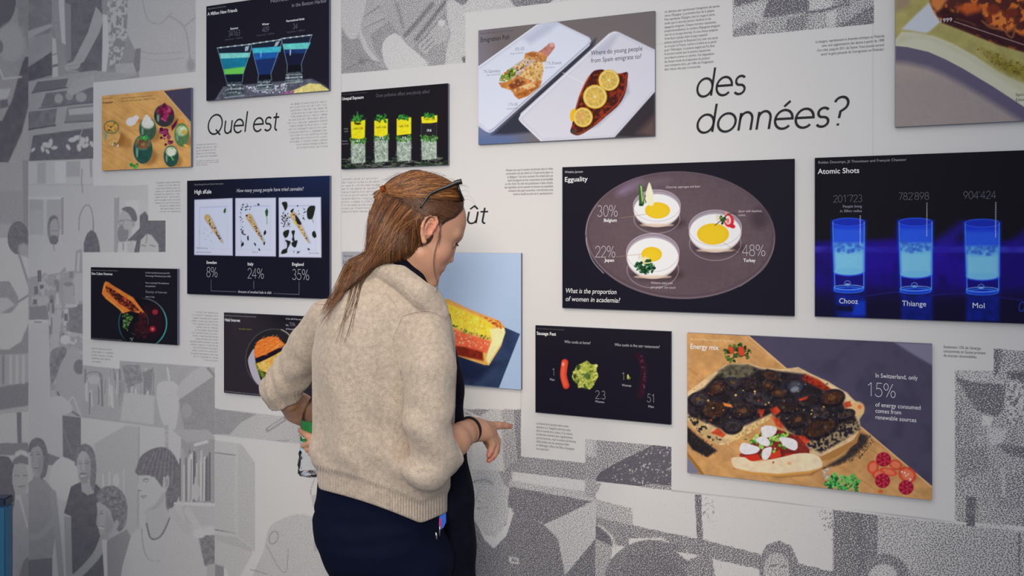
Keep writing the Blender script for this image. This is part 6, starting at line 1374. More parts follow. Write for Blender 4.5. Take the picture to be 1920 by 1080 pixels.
class Field:
    def __init__(s, lo, hi, h):
        s.lo = np.array(lo, float); s.h = h
        n = np.ceil((np.array(hi) - s.lo) / h).astype(int) + 1
        s.n = n
        s.F = np.full(n, 0.06, np.float32)
        s.ax = [(s.lo[i] + h * np.arange(n[i])).astype(np.float32) for i in range(3)]

    def box(s, lo, hi, pad):
        sl = []
        for i in range(3):
            a = int(np.floor((lo[i] - pad - s.lo[i]) / s.h)); b = int(np.ceil((hi[i] + pad - s.lo[i]) / s.h)) + 1
            sl.append(slice(max(0, a), max(0, min(s.n[i], b))))
        X = s.ax[0][sl[0]][:, None, None]; Y = s.ax[1][sl[1]][None, :, None]; Z = s.ax[2][sl[2]][None, None, :]
        return tuple(sl), X, Y, Z

    def add(s, sl, d, k, op='u'):
        f = s.F[sl]
        if op == 'u':
            if k > 0:
                t = np.clip(0.5 + 0.5 * (f - d) / k, 0, 1)
                s.F[sl] = f * (1 - t) + d * t - k * t * (1 - t)
            else: s.F[sl] = np.minimum(f, d)
        elif op == 's':
            t = np.clip(0.5 - 0.5 * (f + d) / k, 0, 1)
            s.F[sl] = f * (1 - t) + (-d) * t + k * t * (1 - t)
        elif op == 'i': s.F[sl] = np.maximum(f, d)

    def cone(s, a, ra, b, rb, k=0.01, op='u'):
        a = np.asarray(a, float); b = np.asarray(b, float)
        r = max(ra, rb)
        sl, X, Y, Z = s.box(np.minimum(a, b) - r, np.maximum(a, b) + r, k + 3 * s.h)
        d = b - a; L = d @ d + 1e-12
        t = np.clip(((X - a[0]) * d[0] + (Y - a[1]) * d[1] + (Z - a[2]) * d[2]) / L, 0, 1)
        D = np.sqrt((X - a[0] - t * d[0]) ** 2 + (Y - a[1] - t * d[1]) ** 2 + (Z - a[2] - t * d[2]) ** 2) - (ra + (rb - ra) * t)
        s.add(sl, D.astype(np.float32), k, op)

    def chain(s, pts, k=0.008, op='u'):
        """pts: (point, radius)"""
        for (a, ra), (b, rb) in zip(pts[:-1], pts[1:]): s.cone(a, ra, b, rb, k, op)

    def ell(s, c, r, R=None, k=0.01, op='u'):
        """R rows are the ellipsoid's axes"""
        c = np.asarray(c, float); r = np.asarray(r, float)
        m = r.max()
        sl, X, Y, Z = s.box(c - m, c + m, k + 3 * s.h)
        P = [X - c[0], Y - c[1], Z - c[2]]
        if R is None: R = np.eye(3)
        U = [(P[0] * R[i][0] + P[1] * R[i][1] + P[2] * R[i][2]) for i in range(3)]
        k0 = np.sqrt(sum((U[i] / r[i]) ** 2 for i in range(3)))
        k1 = np.sqrt(sum((U[i] / r[i] ** 2) ** 2 for i in range(3))) + 1e-9
        D = np.where(k0 < 1e-3, -r.min(), k0 * (k0 - 1) / k1)
        s.add(sl, D.astype(np.float32), k, op)

    def loft(s, rings, k=0.01, op='u', power=2.0):
        """rings: (z, xc, yc, rx, ry), any order"""
        A = np.array(sorted(map(tuple, rings)), float)
        z = A[:, 0]
        lo = np.array([(A[:, 1] - A[:, 3]).min(), (A[:, 2] - A[:, 4]).min(), z[0]]); hi = np.array([(A[:, 1] + A[:, 3]).max(), (A[:, 2] + A[:, 4]).max(), z[-1]])
        sl, X, Y, Z = s.box(lo, hi, k + 3 * s.h)
        zz = Z[0, 0]
        zs = np.linspace(z[0], z[-1], 240)
        I = []
        for i in range(1, 5):
            v = np.interp(zs, z, A[:, i])
            ker = np.hanning(15); ker /= ker.sum()
            v = np.convolve(np.pad(v, 7, mode='edge'), ker, 'valid')
            I.append(np.interp(zz, zs, v)[None, None, :])
        xc, yc, rx, ry = I
        q = (np.abs((X - xc) / rx) ** power + np.abs((Y - yc) / ry) ** power) ** (1 / power)
        D = (q - 1) * np.minimum(rx, ry)
        D = np.maximum(D, np.maximum(z[0] - Z, Z - z[-1]))
        s.add(sl, D.astype(np.float32), k, op)

    def warp(s, fn):
        """add fn(X,Y,Z) metres to the field"""
        X = s.ax[0][:, None, None]; Y = s.ax[1][None, :, None]; Z = s.ax[2][None, None, :]
        s.F = (s.F + fn(X, Y, Z)).astype(np.float32)

    def mesh(s):
        F = s.F; h = s.h
        ins = F < 0
        c = np.zeros(np.array(F.shape) - 1, np.uint8)
        for i in (0, 1):
            for j in (0, 1):
                for k in (0, 1):
                    c += ins[i:F.shape[0] - 1 + i, j:F.shape[1] - 1 + j, k:F.shape[2] - 1 + k]
        act = np.argwhere((c > 0) & (c < 8))
        idx = np.full(c.shape, -1, np.int32)
        idx[act[:, 0], act[:, 1], act[:, 2]] = np.arange(len(act))
        acc = np.zeros((len(act), 3)); cnt = np.zeros(len(act))
        cor = [(i, j, k) for i in (0, 1) for j in (0, 1) for k in (0, 1)]
        val = {q: F[act[:, 0] + q[0], act[:, 1] + q[1], act[:, 2] + q[2]].astype(float) for q in cor}
        for a in cor:
            for ax in range(3):
                if a[ax]: continue
                b = tuple(1 if i == ax else a[i] for i in range(3))
                fa, fb = val[a], val[b]
                m = (fa < 0) != (fb < 0)
                t = np.where(m, fa / np.where(m, fa - fb, 1), 0)
                p = np.tile(np.array(a, float), (len(act), 1)); p[:, ax] += t
                acc += p * m[:, None]; cnt += m
        V = s.lo + (act + acc / cnt[:, None]) * h
        faces = []
        for ax in range(3):
            o1, o2 = [(1, 2), (2, 0), (0, 1)][ax]
            sa = [slice(None)] * 3; sb = [slice(None)] * 3
            sa[ax] = slice(0, -1); sb[ax] = slice(1, None)
            A = ins[tuple(sa)]; Bq = ins[tuple(sb)]
            e = np.argwhere(A != Bq)
            e = e[(e[:, o1] > 0) & (e[:, o2] > 0) & (e[:, o1] < F.shape[o1] - 1) & (e[:, o2] < F.shape[o2] - 1)]
            flip = A[e[:, 0], e[:, 1], e[:, 2]]
            def cell(d1, d2):
                q = e.copy(); q[:, o1] -= d1; q[:, o2] -= d2
                return idx[q[:, 0], q[:, 1], q[:, 2]]
            quad = np.stack([cell(1, 1), cell(0, 1), cell(0, 0), cell(1, 0)], 1)
            quad[~flip] = quad[~flip][:, ::-1]
            faces.append(quad)
        return V, np.concatenate(faces)


def relax(V, F, n=2, lam=0.5):
    for _ in range(n):
        S = np.zeros_like(V); C = np.zeros(len(V))
        for i in range(4):
            for j in (1, 3):
                np.add.at(S, F[:, i], V[F[:, (i + j) % 4]]); np.add.at(C, F[:, i], 1)
        V = V * (1 - lam) + lam * S / np.maximum(C, 1)[:, None]
    return V
# ------------------------------------------------------------------ the visitor
YB = 1.70                                  # depth of her trunk
MPX = YB / FPX                             # metres per photo pixel there
person = bpy.data.objects.new('person', None); COL.objects.link(person)
tag(person, 'person in beige cardigan and navy trousers pointing at the wall, seen from behind', 'person')
PR = np.array([Q(725, 700, YB)[0], YB, 0.0])
person.location = PR


def wear(name, V, F, mats, parent=person, smooth=True, base=PR):
    me = np_mesh(name, V - base, F, smooth)
    return link(name, me, parent, mats), me


def ringpx(y, xl, xr, yc, hd):
    a = Q(xl, y, yc); b = Q(xr, y, yc)
    return (a[2], (a[0] + b[0]) / 2, yc, (b[0] - a[0]) / 2, hd)


# materials --------------------------------------------------------
def skin_mat():
    m = attr_mat('skin', .5, .35)
    b = m.node_tree.nodes['Principled BSDF']
    b.inputs['Subsurface Weight'].default_value = .12
    b.inputs['Subsurface Radius'].default_value = (.012, .005, .003)
    b.inputs['Subsurface Scale'].default_value = .6
    return m


def wool_mat():
    m = bpy.data.materials.new('beige_wool'); m.use_nodes = True
    nt = m.node_tree; N = nt.nodes.new; L = nt.links.new
    b = nt.nodes['Principled BSDF']
    b.inputs['Roughness'].default_value = .95; b.inputs['Specular IOR Level'].default_value = .12
    b.inputs['Sheen Weight'].default_value = .35; b.inputs['Sheen Roughness'].default_value = .5; b.inputs['Sheen Tint'].default_value = (.9, .82, .74, 1)
    tc = N('ShaderNodeTexCoord')
    n1 = N('ShaderNodeTexNoise'); n1.inputs['Scale'].default_value = 460; n1.inputs['Detail'].default_value = 3; L(tc.outputs['Object'], n1.inputs['Vector'])
    n2 = N('ShaderNodeTexNoise'); n2.inputs['Scale'].default_value = 110; n2.inputs['Detail'].default_value = 4; L(tc.outputs['Object'], n2.inputs['Vector'])
    mx = N('ShaderNodeMix'); mx.data_type = 'RGBA'
    mx.inputs[6].default_value = list(srgb((156, 142, 129))) + [1]; mx.inputs[7].default_value = list(srgb((192, 177, 161))) + [1]
    ad = N('ShaderNodeMath'); ad.operation = 'ADD'; L(n1.outputs[0], ad.inputs[0]); L(n2.outputs[0], ad.inputs[1])
    mr = N('ShaderNodeMapRange'); mr.inputs[1].default_value = .7; mr.inputs[2].default_value = 1.3; L(ad.outputs[0], mr.inputs[0])
    L(mr.outputs[0], mx.inputs[0]); L(mx.outputs[2], b.inputs['Base Color'])
    rp = N('ShaderNodeAttribute'); rp.attribute_name = 'rib_phase'
    rm = N('ShaderNodeAttribute'); rm.attribute_name = 'rib'
    sn = N('ShaderNodeMath'); sn.operation = 'SINE'; L(rp.outputs['Fac'], sn.inputs[0])
    ml = N('ShaderNodeMath'); ml.operation = 'MULTIPLY'; L(sn.outputs[0], ml.inputs[0]); L(rm.outputs['Fac'], ml.inputs[1])
    hs = N('ShaderNodeMath'); hs.operation = 'MULTIPLY_ADD'; hs.inputs[1].default_value = .9; L(ml.outputs[0], hs.inputs[0]); L(n1.outputs[0], hs.inputs[2])
    bp = N('ShaderNodeBump'); bp.inputs['Strength'].default_value = .42; bp.inputs['Distance'].default_value = .0034
    L(hs.outputs[0], bp.inputs['Height']); L(bp.outputs[0], b.inputs['Normal'])
    return m


M_SKIN = skin_mat(); M_WOOL = wool_mat()
M_NAVY = mat('navy_cotton', (5, 11, 34), .85, .12, bump=(700, .25), mottle=(25, .25))
M_SCARF = mat('dark_navy_wool', (14, 15, 28), .95, .1, bump=(260, .7), mottle=(60, .45))
M_SHOE = mat('dark_leather', (24, 22, 24), .5, .4, mottle=(20, .2))

# head frame -------------------------------------------------------
HY = 1.715                                  # depth of the head's middle
HO = Q(800, 432, HY)                        # ear-hole point
HM = HY / FPX
yaw, pit = math.radians(14), math.radians(24)
fw0 = np.array([math.cos(yaw), math.sin(yaw), 0])
HA = fw0 * math.cos(pit) + np.array([0, 0, -math.sin(pit)])     # forward
HBu = fw0 * math.sin(pit) + np.array([0, 0, math.cos(pit)])     # up
HS = np.array([math.sin(yaw), -math.cos(yaw), 0])               # her right side, towards the camera
HR = np.array([HA, HBu, HS])
def HP(a, b, s=0.0): return HO + (HA * a + HBu * b + HS * s) * HM
# keep the middle plane of the head behind the ear point
HO = HO - HS * 0 

# ---- right hand, pointing ---------------------------------------
def px_r(r, y): return r * y / FPX
RH = dict(elbow=Q(806, 866, 1.585), wrist=Q(880, 806, 1.735))
def right_hand(f):
    W_ = RH['wrist']
    P = lambda x, y, d: Q(x, y, d)
    f.chain([(P(826, 846, 1.62), px_r(33, 1.64)), (P(852, 827, 1.67), px_r(28, 1.69)), (P(868, 815, 1.705), px_r(22.5, 1.71)), (W_, px_r(20, 1.735))], .012)
    # palm: four metacarpal bones side by side in depth, the little finger nearest
    mcp = [P(917, 800, 1.815), P(921, 807, 1.797), P(919, 812, 1.778), P(913, 815, 1.762)]
    wr = [P(884, 796, 1.755), P(884, 803, 1.748), P(883, 808, 1.738), P(882, 813, 1.730)]
    for m_, w_ in zip(mcp, wr): f.cone(w_, px_r(15, 1.74), m_, px_r(10.5, 1.78), .012)
    f.ell(P(899, 805, 1.765), (px_r(20, 1.76), px_r(20, 1.76), px_r(16, 1.76)), None, .012)
    f.chain([(mcp[0], px_r(10, 1.8)), (P(934, 797.5, 1.835), px_r(7.3, 1.83)), (P(947, 798, 1.855), px_r(6.2, 1.85)), (P(956.5, 799.5, 1.867), px_r(5.0, 1.86))], .004)
    f.chain([(mcp[1], px_r(9.5, 1.8)), (P(932, 828, 1.815), px_r(7.6, 1.8)), (P(931, 845, 1.81), px_r(6.6, 1.8)), (P(924, 858, 1.80), px_r(5.4, 1.8))], .003)
    f.chain([(mcp[2], px_r(9.5, 1.78)), (P(929, 836, 1.793), px_r(8, 1.78)), (P(926, 852, 1.788), px_r(6.8, 1.78)), (P(917, 863, 1.78), px_r(5.4, 1.78))], .003)
    f.chain([(mcp[3], px_r(9, 1.76)), (P(923, 832, 1.770), px_r(7, 1.77)), (P(920, 845, 1.768), px_r(6, 1.77)), (P(916, 854, 1.764), px_r(4.8, 1.77))], .003)
    # thumb on the far side, leaving the palm near the wrist
    f.chain([(P(894, 802, 1.775), px_r(12, 1.78)), (P(907, 812, 1.825), px_r(9.5, 1.82)), (P(914, 826, 1.84), px_r(8, 1.84)), (P(917, 838, 1.845), px_r(6, 1.84))], .006)


LH = dict(elbow=Q(524, 730, 1.86), wrist=Q(596, 800, 1.945))
def left_hand(f):
    P = Q
    f.chain([(P(536, 746, 1.872), px_r(22, 1.87)), (P(560, 765, 1.955), px_r(27, 1.95)), (P(600, 800, 2.02), px_r(18, 2.0))], .012)
    # palm behind the bottle, fingers around its near side
    for a, b in (((602, 806, 2.01), (620, 816, 1.955)), ((604, 812, 2.0), (620, 830, 1.95)), ((606, 818, 1.99), (620, 842, 1.945)), ((608, 822, 1.98), (620, 852, 1.94))):
        f.cone(P(*a), px_r(13, 1.95), P(*b), px_r(10, 1.95), .01)
    YF = 1.908
    f.chain([(P(616, 818, 1.935), px_r(9, 1.94)), (P(598, 826, YF - .03), px_r(7.4, 1.92)), (P(578, 818, YF - .022), px_r(6.6, 1.92)), (P(563, 806.5, YF + .005), px_r(5.2, 1.93))], .002)
    f.chain([(P(616, 832, 1.93), px_r(9, 1.94)), (P(600, 833, YF - .034), px_r(7.6, 1.92)), (P(583, 831, YF - .03), px_r(6.8, 1.92)), (P(569, 835.5, YF - .012), px_r(5.4, 1.93))], .002)
    f.chain([(P(616, 845, 1.925), px_r(8.6, 1.94)), (P(602, 843, YF - .034), px_r(7, 1.92)), (P(588, 841, YF - .032), px_r(6.2, 1.92)), (P(576, 843.5, YF - .02), px_r(5, 1.93))], .002)
    f.chain([(P(616, 856, 1.92), px_r(8, 1.94)), (P(604, 852, YF - .032), px_r(6.2, 1.92)), (P(592, 850, YF - .032), px_r(5.6, 1.92)), (P(582, 851, YF - .026), px_r(4.6, 1.93))], .002)
    f.chain([(P(602, 806, 1.965), px_r(11, 1.96)), (P(588, 806, 1.985), px_r(9, 1.98)), (P(573, 812, 1.982), px_r(7.5, 1.98)), (P(566, 816, 1.968), px_r(5.5, 1.97))], .005)


def head(f):
    E_, C_ = f.ell, f.cone
    m = HM
    R3 = HR
    E_(HP(-18, 26), np.array([78, 70, 63]) * m, R3, .01)
    E_(HP(22, 22), np.array([40, 46, 50]) * m, R3, .02)                 # forehead
    E_(HP(24, -28), np.array([36, 56, 47]) * m, R3, .02)                # mid face
    for s in (-1, 1):
        C_(HP(2, -46, s * 36), 15 * m, HP(42, -82, s * 10), 14 * m, .022)   # jaw
        E_(HP(34, -26, s * 27), np.array([20, 19, 19]) * m, R3, .012)       # cheek
        C_(HP(57.5, 14, s * 7), 7 * m, HP(47, 14, s * 36), 8 * m, .012)       # brow
        E_(HP(60, -4, s * 23), np.array([11, 9, 14]) * m, R3, .008, 's')    # socket
        E_(HP(47.5, -4, s * 22), np.array([10, 10, 10.5]) * m, R3, .002)    # eye
        C_(HP(56, 2, s * 14), 2.2 * m, HP(53, 1, s * 31), 2.0 * m, .003)    # upper lid
        E_(HP(56, -38.5, s * 8.5), np.array([7.5, 5.5, 5.5]) * m, R3, .004) # nostril wing
    C_(HP(54, 4), 6.5 * m, HP(61.5, -30), 7.2 * m, .008)                    # nose
    E_(HP(62.5, -32.5), np.array([6.6, 6, 7]) * m, R3, .004)
    E_(HP(48, -52), np.array([13, 12, 22]) * m, R3, .008)
    E_(HP(54.5, -56.5), np.array([5.5, 4.2, 14]) * m, R3, .003)
    E_(HP(53, -66), np.array([6, 4.6, 12.5]) * m, R3, .003)
    C_(HP(60.5, -61.2, -13), 1.1 * m, HP(60.5, -61.2, 13), 1.1 * m, .0025, 's')
    E_(HP(45.5, -84), np.array([12.5, 12, 15]) * m, R3, .008)
    # ears
    for s in (-1, 1):
        B_ = lambda a, b, d: HP(a - 6, b - 3, s * (61 + d))
        E_(B_(0, 3, -3), np.array([12, 22, 6]) * m, R3, .004)
        rim = [(9, 6, 3), (9, 20, 5), (2, 28, 6), (-9, 27, 7.5), (-14, 16, 9), (-13, 2, 8), (-7, -11, 5), (2, -21, 3)]
        f.chain([(B_(*q), 3.4 * m) for q in rim[:-1]] + [(B_(*rim[-1]), 5.2 * m)], .002)
        f.chain([(B_(4, 17, 3), 2.4 * m), (B_(-5, 14, 4.5), 2.8 * m), (B_(-6, 2, 4), 2.6 * m), (B_(0, -9, 3), 2.6 * m)], .002)
        E_(B_(2, 1, 6), np.array([5, 8, 6]) * m, R3, .003, 's')
        E_(B_(8, -3, 2), np.array([3, 5, 4]) * m, R3, .003)
    # neck
    C_(HP(-30, -30), 46 * m, Q(738, 535, 1.715), 50 * m, .02)
    C_(HP(-2, -52), 34 * m, Q(752, 548, 1.73), 42 * m, .02)


def body(f):
    L = f.loft
    L([ringpx(520, 690, 790, 1.72, .055), ringpx(560, 640, 815, 1.71, .085), ringpx(620, 612, 828, 1.715, .10), ringpx(720, 606, 825, 1.715, .10), ringpx(820, 612, 820, 1.715, .095), ringpx(900, 612, 822, 1.72, .10), ringpx(980, 612, 822, 1.72, .105), ringpx(1080, 640, 822, 1.72, .10), ringpx(1120, 650, 815, 1.72, .09)], .02)
    f.chain([(Q(802, 612, 1.66), px_r(36, 1.66)), (Q(804, 730, 1.61), px_r(35, 1.62)), (RH['elbow'], px_r(31, 1.58)), (Q(830, 842, 1.635), px_r(31, 1.64))], .015)
    f.chain([(Q(616, 596, 1.79), px_r(34, 1.8)), (Q(566, 668, 1.83), px_r(30, 1.83)), (LH['elbow'], px_r(20, 1.86)), (Q(540, 748, 1.875), px_r(20, 1.87))], .015)
    for (x0, x1, yy) in ((690, 672, 1.74), (778, 772, 1.69)):
        f.chain([(Q(x0, 1060, yy), px_r(58, yy)), (Q((x0 + x1) / 2, 1380, yy), px_r(38, yy)), (Q(x1, 1730, yy), px_r(24, yy))], .02)
        f.cone(Q(x1, 1745, yy), px_r(24, yy), Q(x1 + 40, 1765, yy + .12), px_r(18, yy), .02)


H_ = 0.0027
fb = Field(Q(486, 300, 1.75) * [1, 0, 0] + [-.06, 1.52, 0.0], [0.02, 2.04, 1.69], H_)
body(fb); head(fb); right_hand(fb); left_hand(fb)
VB, FB = fb.mesh()
fb = None
VB = relax(VB, FB, 1, .4)
# skin tone: lips, finger ends and cheeks are redder
tone = np.tile(np.array([194, 145, 117.]), (len(VB), 1))
def blush(c, r, col, a):
    d = np.linalg.norm(VB - c, axis=1)
    w = np.clip(1 - d / r, 0, 1)[:, None] ** .7 * a
    tone[:] = tone * (1 - w) + np.array(col, float) * w
loc = (VB - HO) @ HR.T / HM
lip = np.clip(1 - np.sqrt(((loc[:, 0] - 58) / 9) ** 2 + ((loc[:, 1] + 61.5) / 9.5) ** 2 + (loc[:, 2] / 16) ** 2), 0, 1)[:, None]
tone = tone * (1 - np.clip(lip * 3, 0, .85)) + np.array([150, 78, 74.]) * np.clip(lip * 3, 0, .85)
for q in ((957, 800, 1.867), (916, 862, 1.78), (914, 854, 1.764), (924, 858, 1.8), (563, 806, 1.94), (569, 835, 1.92), (576, 843, 1.915)): blush(Q(*q), .022, (196, 112, 96), .75)
blush(HP(64, -34), .012, (206, 128, 112), .6); blush(HP(40, -28, 30), .03, (212, 146, 126), .5); blush(HP(0, 4, 64), .028, (216, 136, 116), .6)
o_body, me_b = wear('body', VB, FB, [M_SKIN])
vcol(me_b, srgb(np.clip(tone, 0, 255)))
# eyebrows and lashes
def hair_tuft(name, pts, r, m):
    bm = bmesh.new()
    for p in pts: tube(bm, p, r, 5)
    me = bpy.data.meshes.new(name); bm.to_mesh(me); bm.free()
    for q in me.polygons: q.use_smooth = True
    return link(name, me, person, [m])


def tube(bm, pts, r, n=6, closed=False):
    """pts world; r scalar or list"""
    pts = [np.asarray(p, float) - PR for p in pts]
    m = len(pts); rs = r if np.ndim(r) else [r] * m
    rings = []; up = None
    for i in range(m):
        a = pts[(i - 1) % m] if (closed or i) else pts[i]
        b = pts[(i + 1) % m] if (closed or i < m - 1) else pts[i]
        d = b - a; d = d / (np.linalg.norm(d) + 1e-12)
        if up is None:
            up = np.cross(d, [0, 0, 1.0])
            if np.linalg.norm(up) < .1: up = np.cross(d, [1.0, 0, 0])
        up = up - d * (up @ d); up = up / (np.linalg.norm(up) + 1e-12)
        w = np.cross(d, up)
        rings.append([bm.verts.new(pts[i] + (up * math.cos(t_) + w * math.sin(t_)) * rs[i]) for t_ in [2 * math.pi * k / n for k in range(n)]])
    for i in range(m if closed else m - 1):
        A, Bq = rings[i], rings[(i + 1) % m]
        for k in range(n):
            try: bm.faces.new((A[k], A[(k + 1) % n], Bq[(k + 1) % n], Bq[k]))
            except ValueError: pass
    if not closed:
        bm.faces.new(rings[0][::-1]); bm.faces.new(rings[-1])


M_BROW = mat('dark_brown_brow', (64, 40, 28), .7, .3, mottle=(80, .2))
for s in (1, -1):
    hair_tuft('eyebrow', [[HP(64.5, 13 + k * .8, s * 6), HP(61, 18 + k * .8, s * 20), HP(54, 18 + k * .5, s * 36)] for k in range(3)], [1.4 * HM, 1.7 * HM, .6 * HM], M_BROW)
    hair_tuft('eyelashes', [[HP(57, -1, s * (14 + 3 * k)), HP(63, -4, s * (15 + 3.4 * k))] for k in range(6)], [.8 * HM, .3 * HM], M_BROW)

# ---- cardigan -----------------------------------------------------
fs = Field(Q(484, 470, 1.9) * [1, 0, 1] + [0, 1.50, -.75], [-0.06, 2.0, Q(700, 470, 1.7)[2] + .03], .0030)
fs.loft([ringpx(502, 690, 768, 1.715, .06), ringpx(520, 656, 796, 1.715, .075), ringpx(540, 634, 820, 1.712, .095), ringpx(570, 612, 838, 1.71, .112), ringpx(610, 597, 846, 1.712, .125), ringpx(660, 588, 846, 1.714, .13), ringpx(720, 589, 845, 1.715, .13), ringpx(800, 590, 845, 1.715, .130), ringpx(850, 590, 846, 1.715, .132), ringpx(885, 593, 845, 1.717, .136), ringpx(910, 598, 844, 1.72, .140), ringpx(960, 600, 844, 1.72, .145), ringpx(1010, 600, 844, 1.72, .147)], .0, power=2.25)
# sleeves
fs2 = Field(fs.lo, fs.lo + (fs.n - 1) * fs.h, fs.h)
fs2.chain([(Q(800, 606, 1.655), px_r(42, 1.66)), (Q(802, 690, 1.588), px_r(49, 1.60)), (Q(800, 790, 1.566), px_r(44, 1.58)), (Q(806, 867, 1.572), px_r(42, 1.58)), (Q(850, 842, 1.665), px_r(36, 1.66))], .012)
fs2.chain([(Q(612, 596, 1.785), px_r(36, 1.78)), (Q(578, 646, 1.82), px_r(36, 1.82)), (Q(546, 700, 1.85), px_r(36, 1.85)), (Q(524, 728, 1.862), px_r(33.5, 1.86)), (Q(538, 752, 1.875), px_r(31.5, 1.88)), (Q(550, 776, 1.89), px_r(30, 1.88))], .012)
# cut the sleeves square at the cuffs
def cut(fl, p, n, c=None, rad=.09):
    n = n / np.linalg.norm(n)
    sl, X, Y, Z = fl.box(p - rad, p + rad, 0)
    d = ((X - p[0]) * n[0] + (Y - p[1]) * n[1] + (Z - p[2]) * n[2])
    fl.add(sl, d.astype(np.float32), 0, 'i')
rc = Q(843, 846, 1.655); rn = np.array([1.0, .32, .22])
lc = Q(538, 749, 1.875); ln_ = Q(552, 777, 1.892) - Q(538, 749, 1.875)
cut(fs2, rc, rn); cut(fs2, lc, ln_, rad=.07)
# sleeve folds
def folds(X, Y, Z):
    ax = (Q(524, 730, 1.86) - Q(600, 600, 1.79)); L = np.linalg.norm(ax); ax = ax / L; o = Q(600, 600, 1.79)
    t_ = ((X - o[0]) * ax[0] + (Y - o[1]) * ax[1] + (Z - o[2]) * ax[2]) / L
    left = np.clip((Q(592, 650, 1.8)[0] - X) / .02, 0, 1)
    w = np.clip((t_ - .35) / .3, 0, 1) * np.clip((1.12 - t_) / .1, 0, 1)
    r = .0032 * np.sin(t_ * 34 + 60 * (Z - o[2]) + 3 * np.sin(40 * X)) * w * left
    e = Q(806, 866, 1.585)
    right = np.clip((X - Q(745, 700, 1.6)[0]) / .02, 0, 1) * np.clip((1.69 - Y) / .02, 0, 1)
    dz = (Z - e[2])
    r = r + .0016 * np.sin(dz * 95 + X * 60 + 2 * np.sin(Y * 50)) * np.clip(1 - np.abs(dz - .07) / .13, 0, 1) * right
    return r
fs2.warp(folds)
fs.add((slice(None),) * 3, fs2.F, .004)
fs2 = None
# shawl collar
COLL = [(Q(652, 524, 1.80), px_r(13, 1.8)), (Q(668, 510, 1.735), px_r(15, 1.74)), (Q(703, 505, 1.668), px_r(20, 1.7)), (Q(746, 521, 1.634), px_r(22, 1.66)), (Q(790, 555, 1.622), px_r(22, 1.65)), (Q(822, 588, 1.635), px_r(18, 1.66)), (Q(842, 632, 1.675), px_r(11, 1.68)), (Q(849, 690, 1.715), px_r(8, 1.7)), (Q(847, 760, 1.735), px_r(7, 1.73)), (Q(845, 840, 1.735), px_r(6, 1.73))]
fs.chain(COLL, .0025)
fs.chain([(Q(655, 522, 1.80), px_r(14, 1.8)), (Q(690, 536, 1.86), px_r(18, 1.85)), (Q(750, 590, 1.86), px_r(16, 1.85))], .01)
# hollow of the neck
fs.chain([(Q(738, 470, 1.735), px_r(42, 1.73)), (Q(744, 520, 1.74), px_r(40, 1.73)), (Q(756, 560, 1.76), px_r(30, 1.73))], .006, 's')


def hem_d(x, y, z):
    """height above the sloping hem in metres"""
    px = 960 + FPX * x / y; py = HOR - FPX * (z - EYE) / y
    a = 917 + .335 * (px - 597) - 5 * np.sin((px - 597) / 190 * 3.14)
    b_ = 981 - .42 * (px - 790)
    k = 7.0
    hmm = np.clip(.5 + .5 * (b_ - a) / k, 0, 1)
    e = b_ * (1 - hmm) + a * hmm - k * hmm * (1 - hmm)
    return (e - py) * MPX


def trunk_folds(X, Y, Z):
    d = hem_d(X, Y, Z)
    back = np.clip((1.69 - Y) / .05, 0, 1)
    band = np.clip((.05 - d) / .012, 0, 1) * .0065                         # ribbed welt sits tighter
    pouch = -.006 * np.exp(-((d - .085) / .03) ** 2) * back
    u = X / MPX + 960
    low = np.clip((.34 - d) / .25, 0, 1) * np.clip((d - .045) / .03, 0, 1)
    v = .0075 * np.sin(u / 15.5 + 1.3 * np.sin(Z * 16) + .6 * np.sin(Z * 41)) * low * back * np.clip((735 - u) / 60, 0, 1)
    v2 = .0045 * np.sin(u / 27. + 9 * Z) * np.clip((d - .05) / .1, 0, 1) * back
    diag = .0065 * np.sin((u - 690) / 22. + (Z - 1.05) * 62) * np.exp(-((d - .12) / .09) ** 2) * np.clip((u - 660) / 60, 0, 1) * back
    sag = .005 * np.exp(-(((u - 735) / 13.) ** 2)) * np.clip((1.36 - Z) / .06, 0, 1) * np.clip((Z - 1.02) / .05, 0, 1) * back
    return band + pouch + v + v2 + diag + sag
fs.warp(trunk_folds)
sl_all = (slice(None),) * 3
X = fs.ax[0][:, None, None]; Y = fs.ax[1][None, :, None]; Z = fs.ax[2][None, None, :]
fs.F = np.maximum(fs.F, -hem_d(X, Y, Z)).astype(np.float32)
VS, FS = fs.mesh()
fs = None
VS = relax(VS, FS, 2, .5)
o_card, me_c = wear('cardigan', VS, FS, [M_WOOL])
d = hem_d(VS[:, 0], VS[:, 1], VS[:, 2])
u_ = 960 + FPX * VS[:, 0] / VS[:, 1]
rib = np.clip((.05 - d) / .004, 0, 1)
ph = u_ * 2 * math.pi / 5.2
for c_, n_, lim in ((rc, rn, .04), (lc, ln_, .035)):
    n_ = n_ / np.linalg.norm(n_)
    q = VS - c_
    along = -(q @ n_)
    near = (np.linalg.norm(q - np.outer(q @ n_, n_), axis=1) < .062) & (along < .05) & (along > -.02)
    e1 = np.cross(n_, [0, 1.0, 0]); e1 /= np.linalg.norm(e1); e2 = np.cross(n_, e1)
    ang = np.arctan2(q @ e2, q @ e1)
    m_ = near & (along < lim)
    rib[m_] = 1
    ph[m_] = (ang * 38)[m_]
vflt(me_c, rib, 'rib'); vflt(me_c, ph, 'rib_phase')
# raglan seam as a fine cord
def seam(name, pts):
    bm = bmesh.new(); tube(bm, pts, .0007, 5)
    me = bpy.data.meshes.new(name); bm.to_mesh(me); bm.free()
    return link(name, me, o_card, [M_WOOL])

